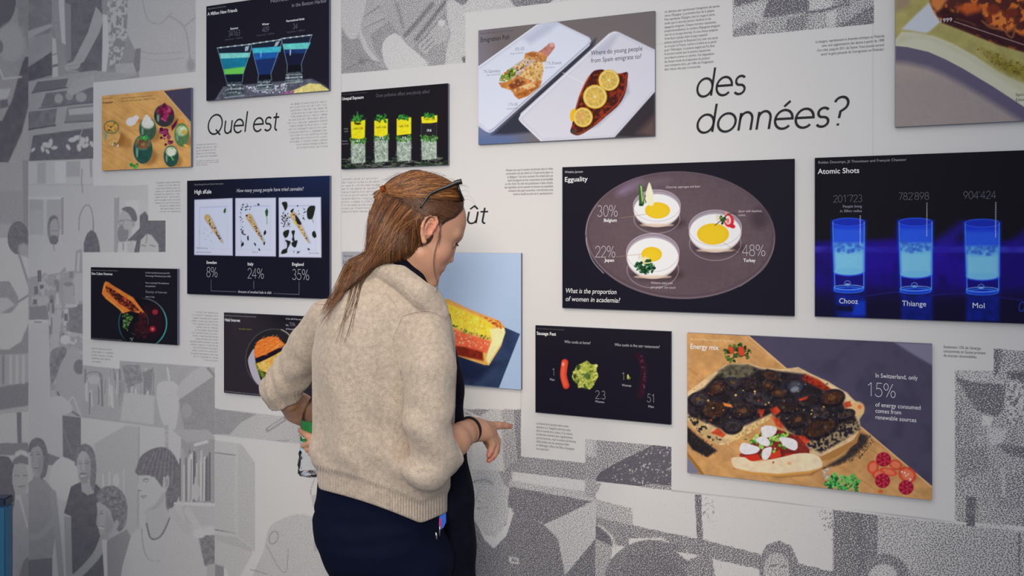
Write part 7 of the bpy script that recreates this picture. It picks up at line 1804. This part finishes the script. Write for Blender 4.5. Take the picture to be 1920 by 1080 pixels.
def on_wool(px, py):
    """nearest cardigan point along a photo pixel's ray"""
    u = 960 + FPX * VS[:, 0] / VS[:, 1]; v = HOR - FPX * (VS[:, 2] - EYE) / VS[:, 1]
    m = np.hypot(u - px, v - py) < 5
    return Q(px, py, float(VS[m, 1].min()) - .0001) if m.any() else Q(px, py, 1.6)
seam('shoulder_seam', [on_wool(*p) for p in smooth_pts([(722, 548), (742, 572), (755, 592)], False, 5)])
seam('shoulder_seam', [on_wool(*p) for p in smooth_pts([(755, 592), (780, 585), (806, 583), (828, 592)], False, 5)])
seam('armhole_seam', [on_wool(*p) for p in smooth_pts([(755, 592), (746, 612), (737, 636), (742, 668), (750, 700)], False, 5)])

# ---- trousers and shoes --------------------------------------------
ft = Field([Q(560, 900, 1.75)[0], 1.50, 0.03], [-.06, 1.96, Q(700, 880, 1.7)[2]], .004)
ft.loft([ringpx(885, 600, 830, 1.72, .118), ringpx(920, 597, 830, 1.72, .12), ringpx(950, 592, 830, 1.72, .125), ringpx(975, 590, 830, 1.715, .13), ringpx(1000, 594, 830, 1.712, .132), ringpx(1030, 606, 842, 1.712, .13), ringpx(1050, 617, 842, 1.715, .125), ringpx(1064, 622, 842, 1.72, .12), ringpx(1130, 634, 842, 1.72, .11)], 0, power=2.2)
for (x0, x1, yy) in ((700, 680, 1.74), (778, 772, 1.69)):
    ft.chain([(Q(x0, 1060, yy), px_r(70, yy)), (Q((x0 * .5 + x1 * .5), 1380, yy), px_r(50, yy)), (Q(x1, 1600, yy), px_r(38, yy)), (Q(x1, 1745, yy), px_r(34, yy))], .03)
def tfold(X, Y, Z):
    u = X / MPX + 960; v = HOR - (Z - EYE) / MPX
    bk = np.clip((1.70 - Y) / .03, 0, 1)
    r = .0022 * np.sin((v - 940) / 6.0 + (u - 700) / 75.) * np.exp(-((v - 975 - (u - 720) * .08) / 26) ** 2) * np.clip((u - 628) / 30, 0, 1) * np.clip((815 - u) / 40, 0, 1) * bk
    r = r + .0030 * np.sin((v - 950) / 4.0) * np.exp(-((u - 596) / 14) ** 2) * np.exp(-((v - 958) / 14) ** 2)
    r = r + .003 * np.sin(v / 16. + u / 30.) * np.clip((v - 1010) / 40, 0, 1)
    return r
ft.warp(tfold)
VT, FT = ft.mesh(); ft = None
VT = relax(VT, FT, 1, .5)
wear('trousers', VT, FT, [M_NAVY])
for (x1, yy) in ((672, 1.74), (772, 1.69)):
    fz = Field(Q(x1 - 60, 1700, yy) * [1, 0, 0] + [0, yy - .12, -.004], Q(x1 + 120, 1700, yy) * [1, 0, 0] + [0, yy + .30, .12], .004)
    fz.cone(Q(x1 - 4, 1750, yy - .02), px_r(33, yy), Q(x1 + 38, 1768, yy + .14), px_r(26, yy), .02)
    fz.cone(Q(x1, 1730, yy), px_r(30, yy), Q(x1, 1750, yy), px_r(34, yy), .02)
    fz.warp(lambda X, Y, Z: np.where(Z < .004, .02, 0))
    VZ, FZ = fz.mesh()
    wear('shoe', VZ, FZ, [M_SHOE])

# ---- navy scarf: round the neck and hanging down the front ----------
fn = Field([Q(690, 480, 1.7)[0], 1.60, .55], [-.06, 1.97, Q(700, 465, 1.7)[2]], .0035)
fn.loft([ringpx(590, 790, 842, 1.80, .04), ringpx(630, 796, 850, 1.80, .05), ringpx(670, 805, 860, 1.80, .055), ringpx(720, 812, 869, 1.80, .055), ringpx(770, 815, 871, 1.80, .055), ringpx(830, 818, 874, 1.80, .056), ringpx(880, 822, 880, 1.795, .058), ringpx(940, 826, 885.5, 1.79, .06), ringpx(1000, 828, 888.5, 1.785, .062), ringpx(1080, 828, 890, 1.785, .064), ringpx(1330, 826, 892, 1.785, .066)], 0, power=2.6)
fn.chain([(Q(694, 494, 1.75), px_r(13, 1.75)), (Q(722, 487, 1.70), px_r(15, 1.7)), (Q(752, 498, 1.668), px_r(16, 1.68)), (Q(781, 524, 1.664), px_r(15, 1.68)), (Q(802, 556, 1.685), px_r(16, 1.69)), (Q(816, 590, 1.73), px_r(22, 1.73)), (Q(822, 630, 1.78), px_r(24, 1.78))], .01)
fn.warp(lambda X, Y, Z: .0035 * np.sin((X / MPX) / 6.5 + 4 * Z) * np.clip((1.2 - Z) / .2, 0, 1) + .002 * np.sin(Z * 60 + X * 90))
VN, FN = fn.mesh(); fn = None
VN = relax(VN, FN, 1, .5)
wear('scarf', VN, FN, [M_SCARF])

# ---- wristband -------------------------------------------------------
bm = bmesh.new()
wc = Q(880.5, 806, 1.735); wn = Q(899, 805, 1.77) - Q(860, 820, 1.69); wn /= np.linalg.norm(wn)
e1 = np.cross(wn, [0, 1.0, 0]); e1 /= np.linalg.norm(e1); e2 = np.cross(wn, e1)
tube(bm, [wc + (e1 * math.cos(a) * 23 + e2 * math.sin(a) * 23) * 1.735 / FPX for a in np.linspace(0, 2 * math.pi, 40)[:-1]], .0030, 8, True)
me = bpy.data.meshes.new('wristband'); bm.to_mesh(me); bm.free()
for q in me.polygons: q.use_smooth = True
link('wristband', me, person, [mat('black_elastic', (18, 17, 20), .8, .3, bump=(900, .4))])
# ------------------------------------------------------------------ hair
HRINGS = [(320, 770, 786, .012), (324, 756, 806, .026), (335, 733, 837, .045), (350, 717, 860, .060), (370, 704, 867, .070), (388, 697, 862, .074), (400, 693, 856, .075), (409, 691, 846, .075), (418, 690, 826, .074), (426, 689, 803, .073), (450, 687, 797, .070), (470, 686, 789, .064), (485, 683, 768, .056), (500, 668, 722, .040), (515, 650, 697, .026), (530, 638, 672, .016), (545, 629, 655, .010)]
HYC = [(320, 1.72), (400, 1.718), (450, 1.703), (485, 1.688), (500, 1.674), (515, 1.660), (530, 1.642), (560, 1.625), (660, 1.585)]
def hyc(y): return np.interp(y, [q[0] for q in HYC], [q[1] for q in HYC])
fh = Field([Q(620, 500, 1.66)[0] - .01, 1.58, Q(600, 560, 1.66)[2]], [Q(880, 400, 1.75)[0] + .02, 1.83, Q(700, 312, 1.72)[2]], .0028)
fh.loft([ringpx(y, a + 2, b - 2, float(hyc(y)), hd - .003) for (y, a, b, hd) in HRINGS], 0, power=2.6)
fh.ell(HP(-18, 26), np.array([85, 77, 70]) * HM, HR, .012)
fh.ell(HP(20, 22), np.array([47, 53, 57]) * HM, HR, .012)
# leave the ear and face free: the hairline
def hairline(X, Y, Z):
    P = [X - HO[0], Y - HO[1], Z - HO[2]]
    a = sum(P[i] * HA[i] for i in range(3)) / HM; b = sum(P[i] * HBu[i] for i in range(3)) / HM
    return (a - np.interp(b, [-100, -66, -48, -18, 0, 23, 40, 62, 86, 110], [-10, 0, 10, 10, 10, 18, 33, 43, 40, 30])) * HM * .8
_X = fh.ax[0][:, None, None]; _Y = fh.ax[1][None, :, None]; _Z = fh.ax[2][None, None, :]
_d = hairline(_X, _Y, _Z).astype(np.float32)
_t = np.clip(.5 - .5 * (fh.F - _d) / .006, 0, 1)
fh.F = (fh.F * (1 - _t) + _d * _t + .006 * _t * (1 - _t)).astype(np.float32)
fh.ell(HP(0, 2, 66), np.array([15, 27, 14]) * HM, HR, .006, 's')
fh.ell(HP(-2, 2, -66), np.array([15, 27, 14]) * HM, HR, .006, 's')
VH, FH = fh.mesh(); fh = None
VH = relax(VH, FH, 2, .5)


def hair_mat():
    m = bpy.data.materials.new('auburn_hair'); m.use_nodes = True
    nt = m.node_tree; N = nt.nodes.new; L = nt.links.new
    b = nt.nodes['Principled BSDF']
    b.inputs['Roughness'].default_value = .42; b.inputs['Specular IOR Level'].default_value = .45
    a = N('ShaderNodeAttribute'); a.attribute_name = 'strand'
    r = N('ShaderNodeValToRGB')
    r.color_ramp.elements[0].color = list(srgb((50, 29, 17))) + [1]; r.color_ramp.elements[1].color = list(srgb((182, 124, 68))) + [1]
    e = r.color_ramp.elements.new(.5); e.color = list(srgb((102, 63, 34))) + [1]
    L(a.outputs['Fac'], r.inputs[0]); L(r.outputs[0], b.inputs['Base Color'])
    return m
M_HAIR = hair_mat()
o_hair, me_h = wear('hair', VH, FH, [M_HAIR])
vflt(me_h, np.full(len(VH), .12), 'strand')
_yr = np.array([q[0] for q in HRINGS], float)
# near surface of the hair as seen along the camera's rays, kept as a small table
_u = 960 + FPX * VH[:, 0] / VH[:, 1]; _v = HOR - FPX * (VH[:, 2] - EYE) / VH[:, 1]
DX0, DY0 = 600, 300
DM = np.full((300, 300), 9.0)
np.minimum.at(DM, (np.clip((_v - DY0).round().astype(int), 0, 299), np.clip((_u - DX0).round().astype(int), 0, 299)), VH[:, 1])
for _ in range(3):
    n_ = DM.copy()
    for dy in (-1, 0, 1):
        for dx in (-1, 0, 1): n_ = np.minimum(n_, np.roll(np.roll(DM, dy, 0), dx, 1))
    DM = n_
_w = (DM < 5).astype(float); _s = np.where(DM < 5, DM, 0)
for _ in range(2):
    _s = sum(np.roll(np.roll(_s, dy, 0), dx, 1) for dy in (-2, 0, 2) for dx in (-2, 0, 2)); _w = sum(np.roll(np.roll(_w, dy, 0), dx, 1) for dy in (-2, 0, 2) for dx in (-2, 0, 2))
DMS = np.where(_w > .5, _s / np.maximum(_w, 1e-9), 9.0)
def hsurf(px, py, lift=0.0):
    """near surface of the hair at a photo pixel"""
    i, j = int(round(py - DY0)), int(round(px - DX0))
    if 0 <= i < 300 and 0 <= j < 300 and DMS[i, j] < 5: return float(DMS[i, j]) - lift - .0012
    return float(hyc(py)) - lift


def over_ear(P):
    return (((P[:, 0] - 808) / 15) ** 2 + ((P[:, 1] - 432) / 28) ** 2 < 1).any()


class Strands:
    def __init__(s): s.V, s.F, s.c = [], [], []
    def add(s, P, r0, r1, tone, n=4):
        """P world points; radius r0 to r1"""
        P = np.asarray(P, float); m = len(P)
        D = np.gradient(P, axis=0); D /= np.linalg.norm(D, axis=1)[:, None] + 1e-12
        U = np.cross(D, [0.0, 1.0, 0.0]); U /= np.linalg.norm(U, axis=1)[:, None] + 1e-9
        W_ = np.cross(D, U)
        b = sum(len(v) for v in s.V)
        q = np.linspace(0, 1, m)
        R = r0 + (r1 - r0) * q
        R = R * np.minimum(1, .35 + q * 8)
        ring = [P + (U * math.cos(a) + W_ * .7 * math.sin(a)) * R[:, None] for a in [2 * math.pi * k / n for k in range(n)]]
        s.V.append(np.stack(ring, 1).reshape(-1, 3))
        i = np.arange(m - 1)[:, None] * n; k = np.arange(n)[None, :]
        s.F.append((b + np.stack([i + k, i + (k + 1) % n, i + n + (k + 1) % n, i + n + k], 2)).reshape(-1, 4))
        s.c.append(np.full(m * n, tone))
    def build(s, name, parent=None):
        V = np.concatenate(s.V); F = np.concatenate(s.F)
        me = np_mesh(name, V - PR, F, True)
        o = link(name, me, parent or person, [M_HAIR])
        vflt(me, np.concatenate(s.c), 'strand')
        return o


def bez(p0, p1, p2, p3, n=14):
    t = np.linspace(0, 1, n)[:, None]
    p0, p1, p2, p3 = map(np.array, (p0, p1, p2, p3))
    return (1 - t) ** 3 * p0 + 3 * (1 - t) ** 2 * t * p1 + 3 * (1 - t) * t * t * p2 + t ** 3 * p3


def polyline_at(pts, t):
    p = np.array(pts, float); d = np.r_[0, np.cumsum(np.hypot(*(p[1:] - p[:-1]).T))]
    return np.array([np.interp(t * d[-1], d, p[:, 0]), np.interp(t * d[-1], d, p[:, 1])])


rg = np.random.default_rng(21)
TIE = np.array([722.0, 354.0])
ST = Strands()
# combed back from the forehead to the tie
FRONT = [(868, 368), (864, 352), (852, 340), (836, 331), (816, 324), (796, 320), (776, 320)]
for k in range(800):
    t_ = rg.uniform(0, 1)
    a = polyline_at(FRONT, t_) + rg.normal(0, 1.2, 2)
    e = TIE + rg.normal(0, 3.0, 2)
    up = 16 * (1 - t_) - 4
    c1 = a + np.array([-38, -4 - up]) + rg.normal(0, 3, 2); c2 = e + np.array([34, -9 - 4 * (1 - t_)]) + rg.normal(0, 3, 2)
    P2 = bez(a, c1, c2, e)
    if t_ < .55 and rg.random() < .55:                     # lower waves over the temple
        P2 = bez(a + [-2, 6], a + np.array([-46, 4]), e + np.array([48, 14]) + rg.normal(0, 6, 2), e + [2, 3])
    lift = rg.uniform(.0004, .0035)
    top = np.interp(P2[:, 0], [700, 717, 735, 756, 771, 786, 806, 837, 860, 870], [372, 350, 335, 325, 320.5, 320.5, 324, 335, 350, 372])
    P2[:, 1] = np.maximum(P2[:, 1], top + .5)
    ST.add([Q(x, y, hsurf(x, y, lift)) for x, y in P2], rg.uniform(.0005, .0011), .0005, np.clip(rg.normal(.56, .19), .05, 1))
# swept back over the ear to the loose hair
TEMPLE = [(866, 384), (860, 395), (850, 404), (836, 410), (825, 417)]
for k in range(420):
    t_ = rg.uniform(0, 1)
    a = polyline_at(TEMPLE, t_) + rg.normal(0, 1.2, 2)
    e = np.array([758, 372]) + np.array([-20, 40]) * rg.uniform(0, 1) + rg.normal(0, 5, 2)
    if rg.random() < .5: e = np.array([792, 398]) + rg.normal(0, 5, 2)
    c1 = a + np.array([-22, -10]); c2 = e + np.array([26, -14])
    P2 = bez(a, c1, c2, e)
    if over_ear(P2): continue
    ST.add([Q(x, y, hsurf(x, y, rg.uniform(.0003, .002))) for x, y in P2], rg.uniform(.0006, .0012), .0006, np.clip(rg.normal(.26, .14), .02, 1))
# loose hair falling from the crown
SPLIT = [(716, 360), (730, 368), (748, 378), (768, 388), (788, 400), (798, 414)]
ENDS = [(604, 588), (620, 566), (640, 548), (662, 530), (680, 512), (700, 498), (722, 490), (744, 490), (764, 487), (780, 480), (792, 466), (796, 448)]
for k in range(1800):
    t_ = rg.beta(.95, 1.0) if k % 4 else rg.uniform(0, .12)
    a = polyline_at(SPLIT, t_) + rg.normal(0, 2.0, 2)
    te = np.clip(t_ ** 1.0 + rg.normal(0, .06), 0, 1)
    if rg.random() < .2: te *= rg.uniform(.1, .7)
    e = polyline_at(ENDS, te) + rg.normal(0, 3.0, 2)
    xl = np.interp(440, _yr, [q[1] for q in HRINGS])
    if te < .42: e = np.array([694., 498.]) + (e - np.array([694., 498.])) * rg.uniform(.15, 1.0) ** .8
    c1 = np.array([np.clip(a[0] - 12 - 24 * (1 - t_), xl - 4, 800), 405 + rg.normal(0, 8)])
    c2 = np.array([686 + (e[0] - 690) * .3 + 60 * t_, 476 + rg.normal(0, 8)]) if e[0] < 690 else np.array([e[0] - 4 + rg.normal(0, 4), e[1] - 40])
    P2 = bez(a, c1, c2, e, 18)
    lim = np.interp(P2[:, 1], _yr, [q[1] for q in HRINGS]); P2[:, 0] = np.where(P2[:, 1] < 485, np.maximum(P2[:, 0], lim + .3), P2[:, 0])
    if over_ear(P2): continue
    lf = rg.uniform(.0003, .0045)
    hl = np.clip(rg.normal(.40, .17) + .16 * math.sin(t_ * 40), .03, 1)
    ST.add([Q(x, y, hsurf(x, y, lf)) for x, y in P2], rg.uniform(.0004, .0010), rg.uniform(.0001, .0003), hl)
# thin lengths lying over the collar and the back
for (a, c1, c2, e, n) in (((672, 512), (660, 540), (650, 580), (628, 640), 6), ((690, 500), (672, 548), (660, 600), (648, 640), 5), ((646, 540), (628, 570), (612, 590), (606, 606), 7), ((684, 506), (668, 530), (664, 570), (652, 600), 6), ((664, 520), (640, 552), (616, 580), (602, 590), 16)):
    for k in range(n):
        j = lambda q, s_: np.array(q) + rg.normal(0, s_, 2)
        P2 = bez(j(a, 3), j(c1, 4), j(c2, 5), j(e, 7), 16)
        pts = []
        for x, y in P2:
            yy = hsurf(x, y, .001) if y < 530 else float(hyc(y)) - .004 - .010 * np.clip((y - 530) / 40, 0, 1)
            pts.append(Q(x, y, yy))
        ST.add(pts, rg.uniform(.0004, .0009), .00015, np.clip(rg.normal(.4, .15), .05, 1))
# sideburn wisp and the lock by the cheek
for k in range(26):
    P2 = bez(np.array([826, 414]) + rg.normal(0, 2.5, 2), (827, 424), (825, 436), np.array([823 + rg.normal(0, 2), 450 + rg.normal(0, 7)]), 10)
    ST.add([Q(x, y, HO[1] - .066 * 1.0 + .012 * np.clip((x - 815) / 30, 0, 1) - .002) for x, y in P2], .0005, .0001, .25)
for k in range(3):
    P2 = bez((826 + k, 440), (806 + k, 480), (812 + k * 1.4, 510), (819 + k, 528), 14).tolist() + bez((819 + k, 528), (822, 540), (818 + k, 548), (812 + k, 556), 8).tolist()[1:]
    ST.add([Q(x, y, 1.652 + .012 * np.clip((y - 480) / 40, 0, 1)) for x, y in P2], .00035, .00015, .3)
# flyaways around the crown
for k in range(46):
    x = rg.uniform(700, 872); y = np.interp(x, [700, 717, 735, 756, 771, 786, 806, 837, 860, 872], [378, 350, 335, 325, 320.5, 320.5, 324, 335, 350, 380])
    s_ = -1 if x < 760 else 1
    P2 = bez((x, y + 3), (x + s_ * 6, y - 2), (x + s_ * 14, y - rg.uniform(0, 5)), (x + s_ * rg.uniform(14, 26), y + rg.uniform(0, 14)), 10)
    ST.add([Q(px_, py_, 1.715 + rg.normal(0, .004)) for px_, py_ in P2], .00022, .0001, .5)
for k in range(30):
    y = rg.uniform(400, 500); x = np.interp(y, _yr, [q[1] for q in HRINGS])
    P2 = bez((x + 4, y - 24), (x - 1, y - 8), (x - rg.uniform(2, 6), y + 10), (x - rg.uniform(0, 12), y + rg.uniform(20, 44)), 10)
    ST.add([Q(px_, py_, float(hyc(py_))) for px_, py_ in P2], .00025, .0001, .45)
ST.build('hair_strands', o_hair)
# elastic at the half-up tie
bm = bmesh.new()
tc_ = Q(720, 355, hsurf(722, 355, .004)); ax = np.array([.75, -.35, .45]); ax /= np.linalg.norm(ax)
e1 = np.cross(ax, [0, 0, 1.0]); e1 /= np.linalg.norm(e1); e2 = np.cross(ax, e1)
for o_ in (-.0025, .0020):
    tube(bm, [tc_ + ax * o_ + (e1 * math.cos(a) + e2 * math.sin(a)) * (.0066 + .0008 * math.sin(5 * a)) for a in np.linspace(0, 2 * math.pi, 25)[:-1]], .0024, 7, True)
me = bpy.data.meshes.new('hair_elastic'); bm.to_mesh(me); bm.free()
for q in me.polygons: q.use_smooth = True
link('hair_elastic', me, o_hair, [mat('rust_elastic', (124, 58, 26), .8, .2, bump=(900, .4))])
TS = Strands()
for k in range(70):
    a = TIE + rg.normal(0, 2.5, 2); e = np.array([708, 372]) + rg.normal(0, 4, 2)
    P2 = bez(a, a + [-6, 2], e + [4, -10], e, 8)
    TS.add([Q(x, y, hsurf(max(x, 704), y, rg.uniform(.002, .007))) for x, y in P2], .0009, .0006, np.clip(rg.normal(.6, .2), 0, 1))
TS.build('tied_lock', o_hair)

# ------------------------------------------------------------------ sunglasses pushed up on the head
sg = bpy.data.objects.new('sunglasses', None); COL.objects.link(sg)
tag(sg, 'black sunglasses pushed up over auburn hair', 'sunglasses')
sg.location = PR
M_FRAME = mat('black_acetate', (14, 13, 16), .28, .5, mottle=(30, .2))
M_LENS = mat('smoked_lens', (40, 44, 50), .08, .6, mottle=(10, .1))
ns = hsurf(800, 365, .0035); half = HO[1] - ns + .062 * 0
fdir = fw0
def GP(px, py, s):
    """s=1 near side, -1 far side of the head, mirrored about its middle plane"""
    p = Q(px, py, min(ns, hsurf(px, py, .004)) if px < 862 else ns)
    mid = HO
    d_ = (p - mid) @ HS
    return p if s > 0 else p - HS * 2 * d_
def smoothmesh(name, bm, m, parent):
    me = bpy.data.meshes.new(name); bm.to_mesh(me); bm.free()
    for q in me.polygons: q.use_smooth = True
    return link(name, me, parent, [m])
for s in (1, -1):
    bm = bmesh.new()
    pts = [GP(866, 340, s), GP(855, 343, s), GP(840, 349.5, s), GP(820, 357, s), GP(806, 364, s), GP(797, 376, s), GP(788, 390, s)]
    P3 = []
    for i in range(len(pts) - 1):
        for k in range(4): P3.append(pts[i] + (pts[i + 1] - pts[i]) * k / 4)
    P3.append(pts[-1])
    q = np.linspace(0, 1, len(P3))
    tube(bm, P3, list(np.interp(q, [0, .12, .4, .75, 1], [.0058, .0052, .0036, .0024, .0016])), 8)
    smoothmesh('temple_arm', bm, M_FRAME, sg)
    # lens pair: a rounded plate across the head, seen edge-on
    top, bot = Q(867, 338, ns), Q(873, 374, ns)
    for kind in ('lens_rim', 'lens'):
        bm = bmesh.new()
        n = 28
        cN = GP(866.5, 355, 1); cF = GP(866.5, 355, -1)
        mid = (cN + cF) / 2
        cx = mid + (GP(866.5, 355, s) - mid) * .53 + fdir * .004
        wv = (GP(866.5, 355, s) - mid) * .44
        hv = (Q(862, 337, ns) - Q(873, 375, ns)) * .5
        ring = []
        for k in range(n):
            a = 2 * math.pi * k / n
            ca, sa = math.cos(a), math.sin(a)
            ca = math.copysign(abs(ca) ** .75, ca); sa = math.copysign(abs(sa) ** .8, sa)
            bow = fdir * (-.010 * ca * ca * (1 if True else 0))
            ring.append(cx + wv * ca + hv * sa + bow)
        if kind == 'lens_rim': tube(bm, ring, .0024, 7, True)
        else:
            th = fdir * .0012
            A = [bm.verts.new(p + th - PR) for p in ring]; Bq = [bm.verts.new(p - th - PR) for p in ring]
            bm.faces.new(A); bm.faces.new(Bq[::-1])
            for k in range(n): bm.faces.new((A[k], Bq[k], Bq[(k + 1) % n], A[(k + 1) % n]))
        smoothmesh(kind, bm, M_FRAME if kind == 'lens_rim' else M_LENS, sg)
bm = bmesh.new()
cN = GP(866.5, 348, 1); cF = GP(866.5, 348, -1); mid = (cN + cF) / 2
tube(bm, [mid + (cN - mid) * .12 + fdir * .004, mid + fdir * .006, mid + (cF - mid) * .12 + fdir * .004], .0024, 7)
smoothmesh('bridge', bm, M_FRAME, sg)

# ------------------------------------------------------------------ water bottle in the left hand
wb = bpy.data.objects.new('water_bottle', None); COL.objects.link(wb)
tag(wb, 'clear plastic water bottle with green label held in the left hand', 'bottle')
BY = 1.925
b0 = Q(584, 891, BY); b1 = Q(596, 740, BY)
wb.location = b0
ax = (b1 - b0); BL = np.linalg.norm(ax); ax /= BL
e1 = np.array([1.0, 0, 0]) - ax * ax[0]; e1 /= np.linalg.norm(e1); e2 = np.cross(ax, e1)
def lathe(name, prof, m, n=40, wob=None, parent=wb, caps=True):
    V, F = [], []
    for (z, r) in prof:
        for k in range(n):
            a = 2 * math.pi * k / n
            rr = r * (1 + (wob(z, a) if wob else 0))
            V.append(ax * z + (e1 * math.cos(a) + e2 * math.sin(a)) * rr)
    for i in range(len(prof) - 1):
        for k in range(n):
            F.append((i * n + k, i * n + (k + 1) % n, (i + 1) * n + (k + 1) % n, (i + 1) * n + k))
    V = np.array(V)
    me = bpy.data.meshes.new(name)
    FF = [tuple(f) for f in F]
    if caps: FF += [tuple(range(n))[::-1], tuple(range((len(prof) - 1) * n, len(prof) * n))]
    me.from_pydata(V.tolist(), [], FF); me.update()
    for q in me.polygons: q.use_smooth = True
    return link(name, me, parent, [m])
def clear_mat():
    m = bpy.data.materials.new('clear_plastic'); m.use_nodes = True
    nt = m.node_tree; N = nt.nodes.new; L = nt.links.new
    out = nt.nodes['Material Output']; nt.nodes.remove(nt.nodes['Principled BSDF'])
    tr = N('ShaderNodeBsdfTransparent'); tr.inputs[0].default_value = (.95, .97, .98, 1)
    gl = N('ShaderNodeBsdfGlossy'); gl.inputs['Roughness'].default_value = .07
    fr = N('ShaderNodeFresnel'); fr.inputs[0].default_value = 1.22
    tc = N('ShaderNodeTexCoord'); nz = N('ShaderNodeTexNoise'); nz.inputs['Scale'].default_value = 90
    bp = N('ShaderNodeBump'); bp.inputs['Strength'].default_value = .25; bp.inputs['Distance'].default_value = .003
    L(tc.outputs['Object'], nz.inputs['Vector']); L(nz.outputs[0], bp.inputs['Height']); L(bp.outputs[0], gl.inputs['Normal']); L(bp.outputs[0], fr.inputs['Normal'])
    mx = N('ShaderNodeMixShader'); L(fr.outputs[0], mx.inputs[0]); L(tr.outputs[0], mx.inputs[1]); L(gl.outputs[0], mx.inputs[2]); L(mx.outputs[0], out.inputs[0])
    return m
M_PET = clear_mat()
M_LABEL = mat('green_label', (40, 122, 58), .4, .3, mottle=(70, .6))
R_ = 26.5 * BY / FPX
kz = BL
PROF = [(0, .55), (.004 / kz, .80), (.02, .93), (.05, .98), (.09, .93), (.13, 1.0), (.18, .99), (.22, .95), (.27, .995), (.33, .93), (.38, .90), (.44, .93), (.50, .97), (.60, .98), (.70, .98), (.76, .96), (.84, .84), (.92, .60), (.97, .44), (1.0, .42), (1.10, .42)]
flu = lambda z, a: .035 * math.sin(a * 8 + z * 220) * (1 if z < .30 * kz else 0)
bb = lathe('bottle_body', [(z * kz, r * R_) for z, r in PROF], M_PET, wob=flu)
lathe('bottle_cap', [(1.08 * kz, .50 * R_), (1.19 * kz, .50 * R_), (1.20 * kz, .46 * R_)], mat('green_cap', (34, 120, 60), .4, mottle=(60, .1)), 28)
LB = lathe('bottle_label', [(.44 * kz, .99 * R_), (.62 * kz, 1.005 * R_), (.695 * kz, 1.0 * R_)], M_LABEL, caps=False)
lathe('label_lower_band', [(.32 * kz, .965 * R_), (.38 * kz, .925 * R_), (.44 * kz, .975 * R_)], mat('pale_blue_label', (186, 208, 222), .4, mottle=(60, .2)), caps=False)
V, F, L_, H_t = font_text('Volvic', .012, 0)
tv = []
for (x, y) in V:
    a = math.radians(-164) + x / L_ * 1.9
    tv.append((ax * (.485 * kz + y * .020) + (e1 * math.cos(a) + e2 * math.sin(a)) * (1.02 * R_)).tolist())
me = bpy.data.meshes.new('label_text'); me.from_pydata(tv, [], F); me.update()
link('label_text', me, LB, [ink((226, 228, 222))])

# ------------------------------------------------------------------ key strap hanging at the hip
kr = bpy.data.objects.new('key_strap', None); COL.objects.link(kr)
tag(kr, 'blue and pink key strap with metal clips hanging below the cardigan hem', 'key strap')
KY = 1.612
kr.location = Q(826, 975, KY)
def strip(name, pts, m, th=.003):
    A = [Q(x, y, KY) - Q(826, 975, KY) for x, y in pts]
    n = len(A)
    V = [(p + np.array([0, o, 0])).tolist() for o in (-th, th) for p in A]
    F = [tuple(range(n)), tuple(range(n, 2 * n))[::-1]] + [(i, n + i, n + (i + 1) % n, (i + 1) % n) for i in range(n)]
    me = bpy.data.meshes.new(name); me.from_pydata(V, [], F); me.update()
    return link(name, me, kr, [m])
strip('blue_strap', [(824, 968), (836, 962), (836.5, 978), (832, 988), (826, 992), (823, 984)], mat('blue_ribbon', (34, 96, 196), .5, mottle=(90, .1)))
strip('pink_stripe', [(824, 972), (828, 969), (828.5, 986), (826, 993), (823.5, 986)], mat('pink_ribbon', (178, 44, 120), .5, mottle=(90, .1)), .0036)
M_CHR = mat('chrome', (206, 206, 210), .2, .5, 1.0, mottle=(50, .05))
for (x0, y0, x1, y1, r) in ((824.5, 985, 824, 1005, .0011), (817.5, 998, 818.5, 1011, .0019)):
    bm = bmesh.new()
    tube(bm, [Q(x0, y0, KY - .006) + PR - Q(826, 975, KY), Q((x0 + x1) / 2, (y0 + y1) / 2, KY - .007) + PR - Q(826, 975, KY), Q(x1, y1, KY - .006) + PR - Q(826, 975, KY)], r, 8)
    smoothmesh('metal_clip', bm, M_CHR, kr)
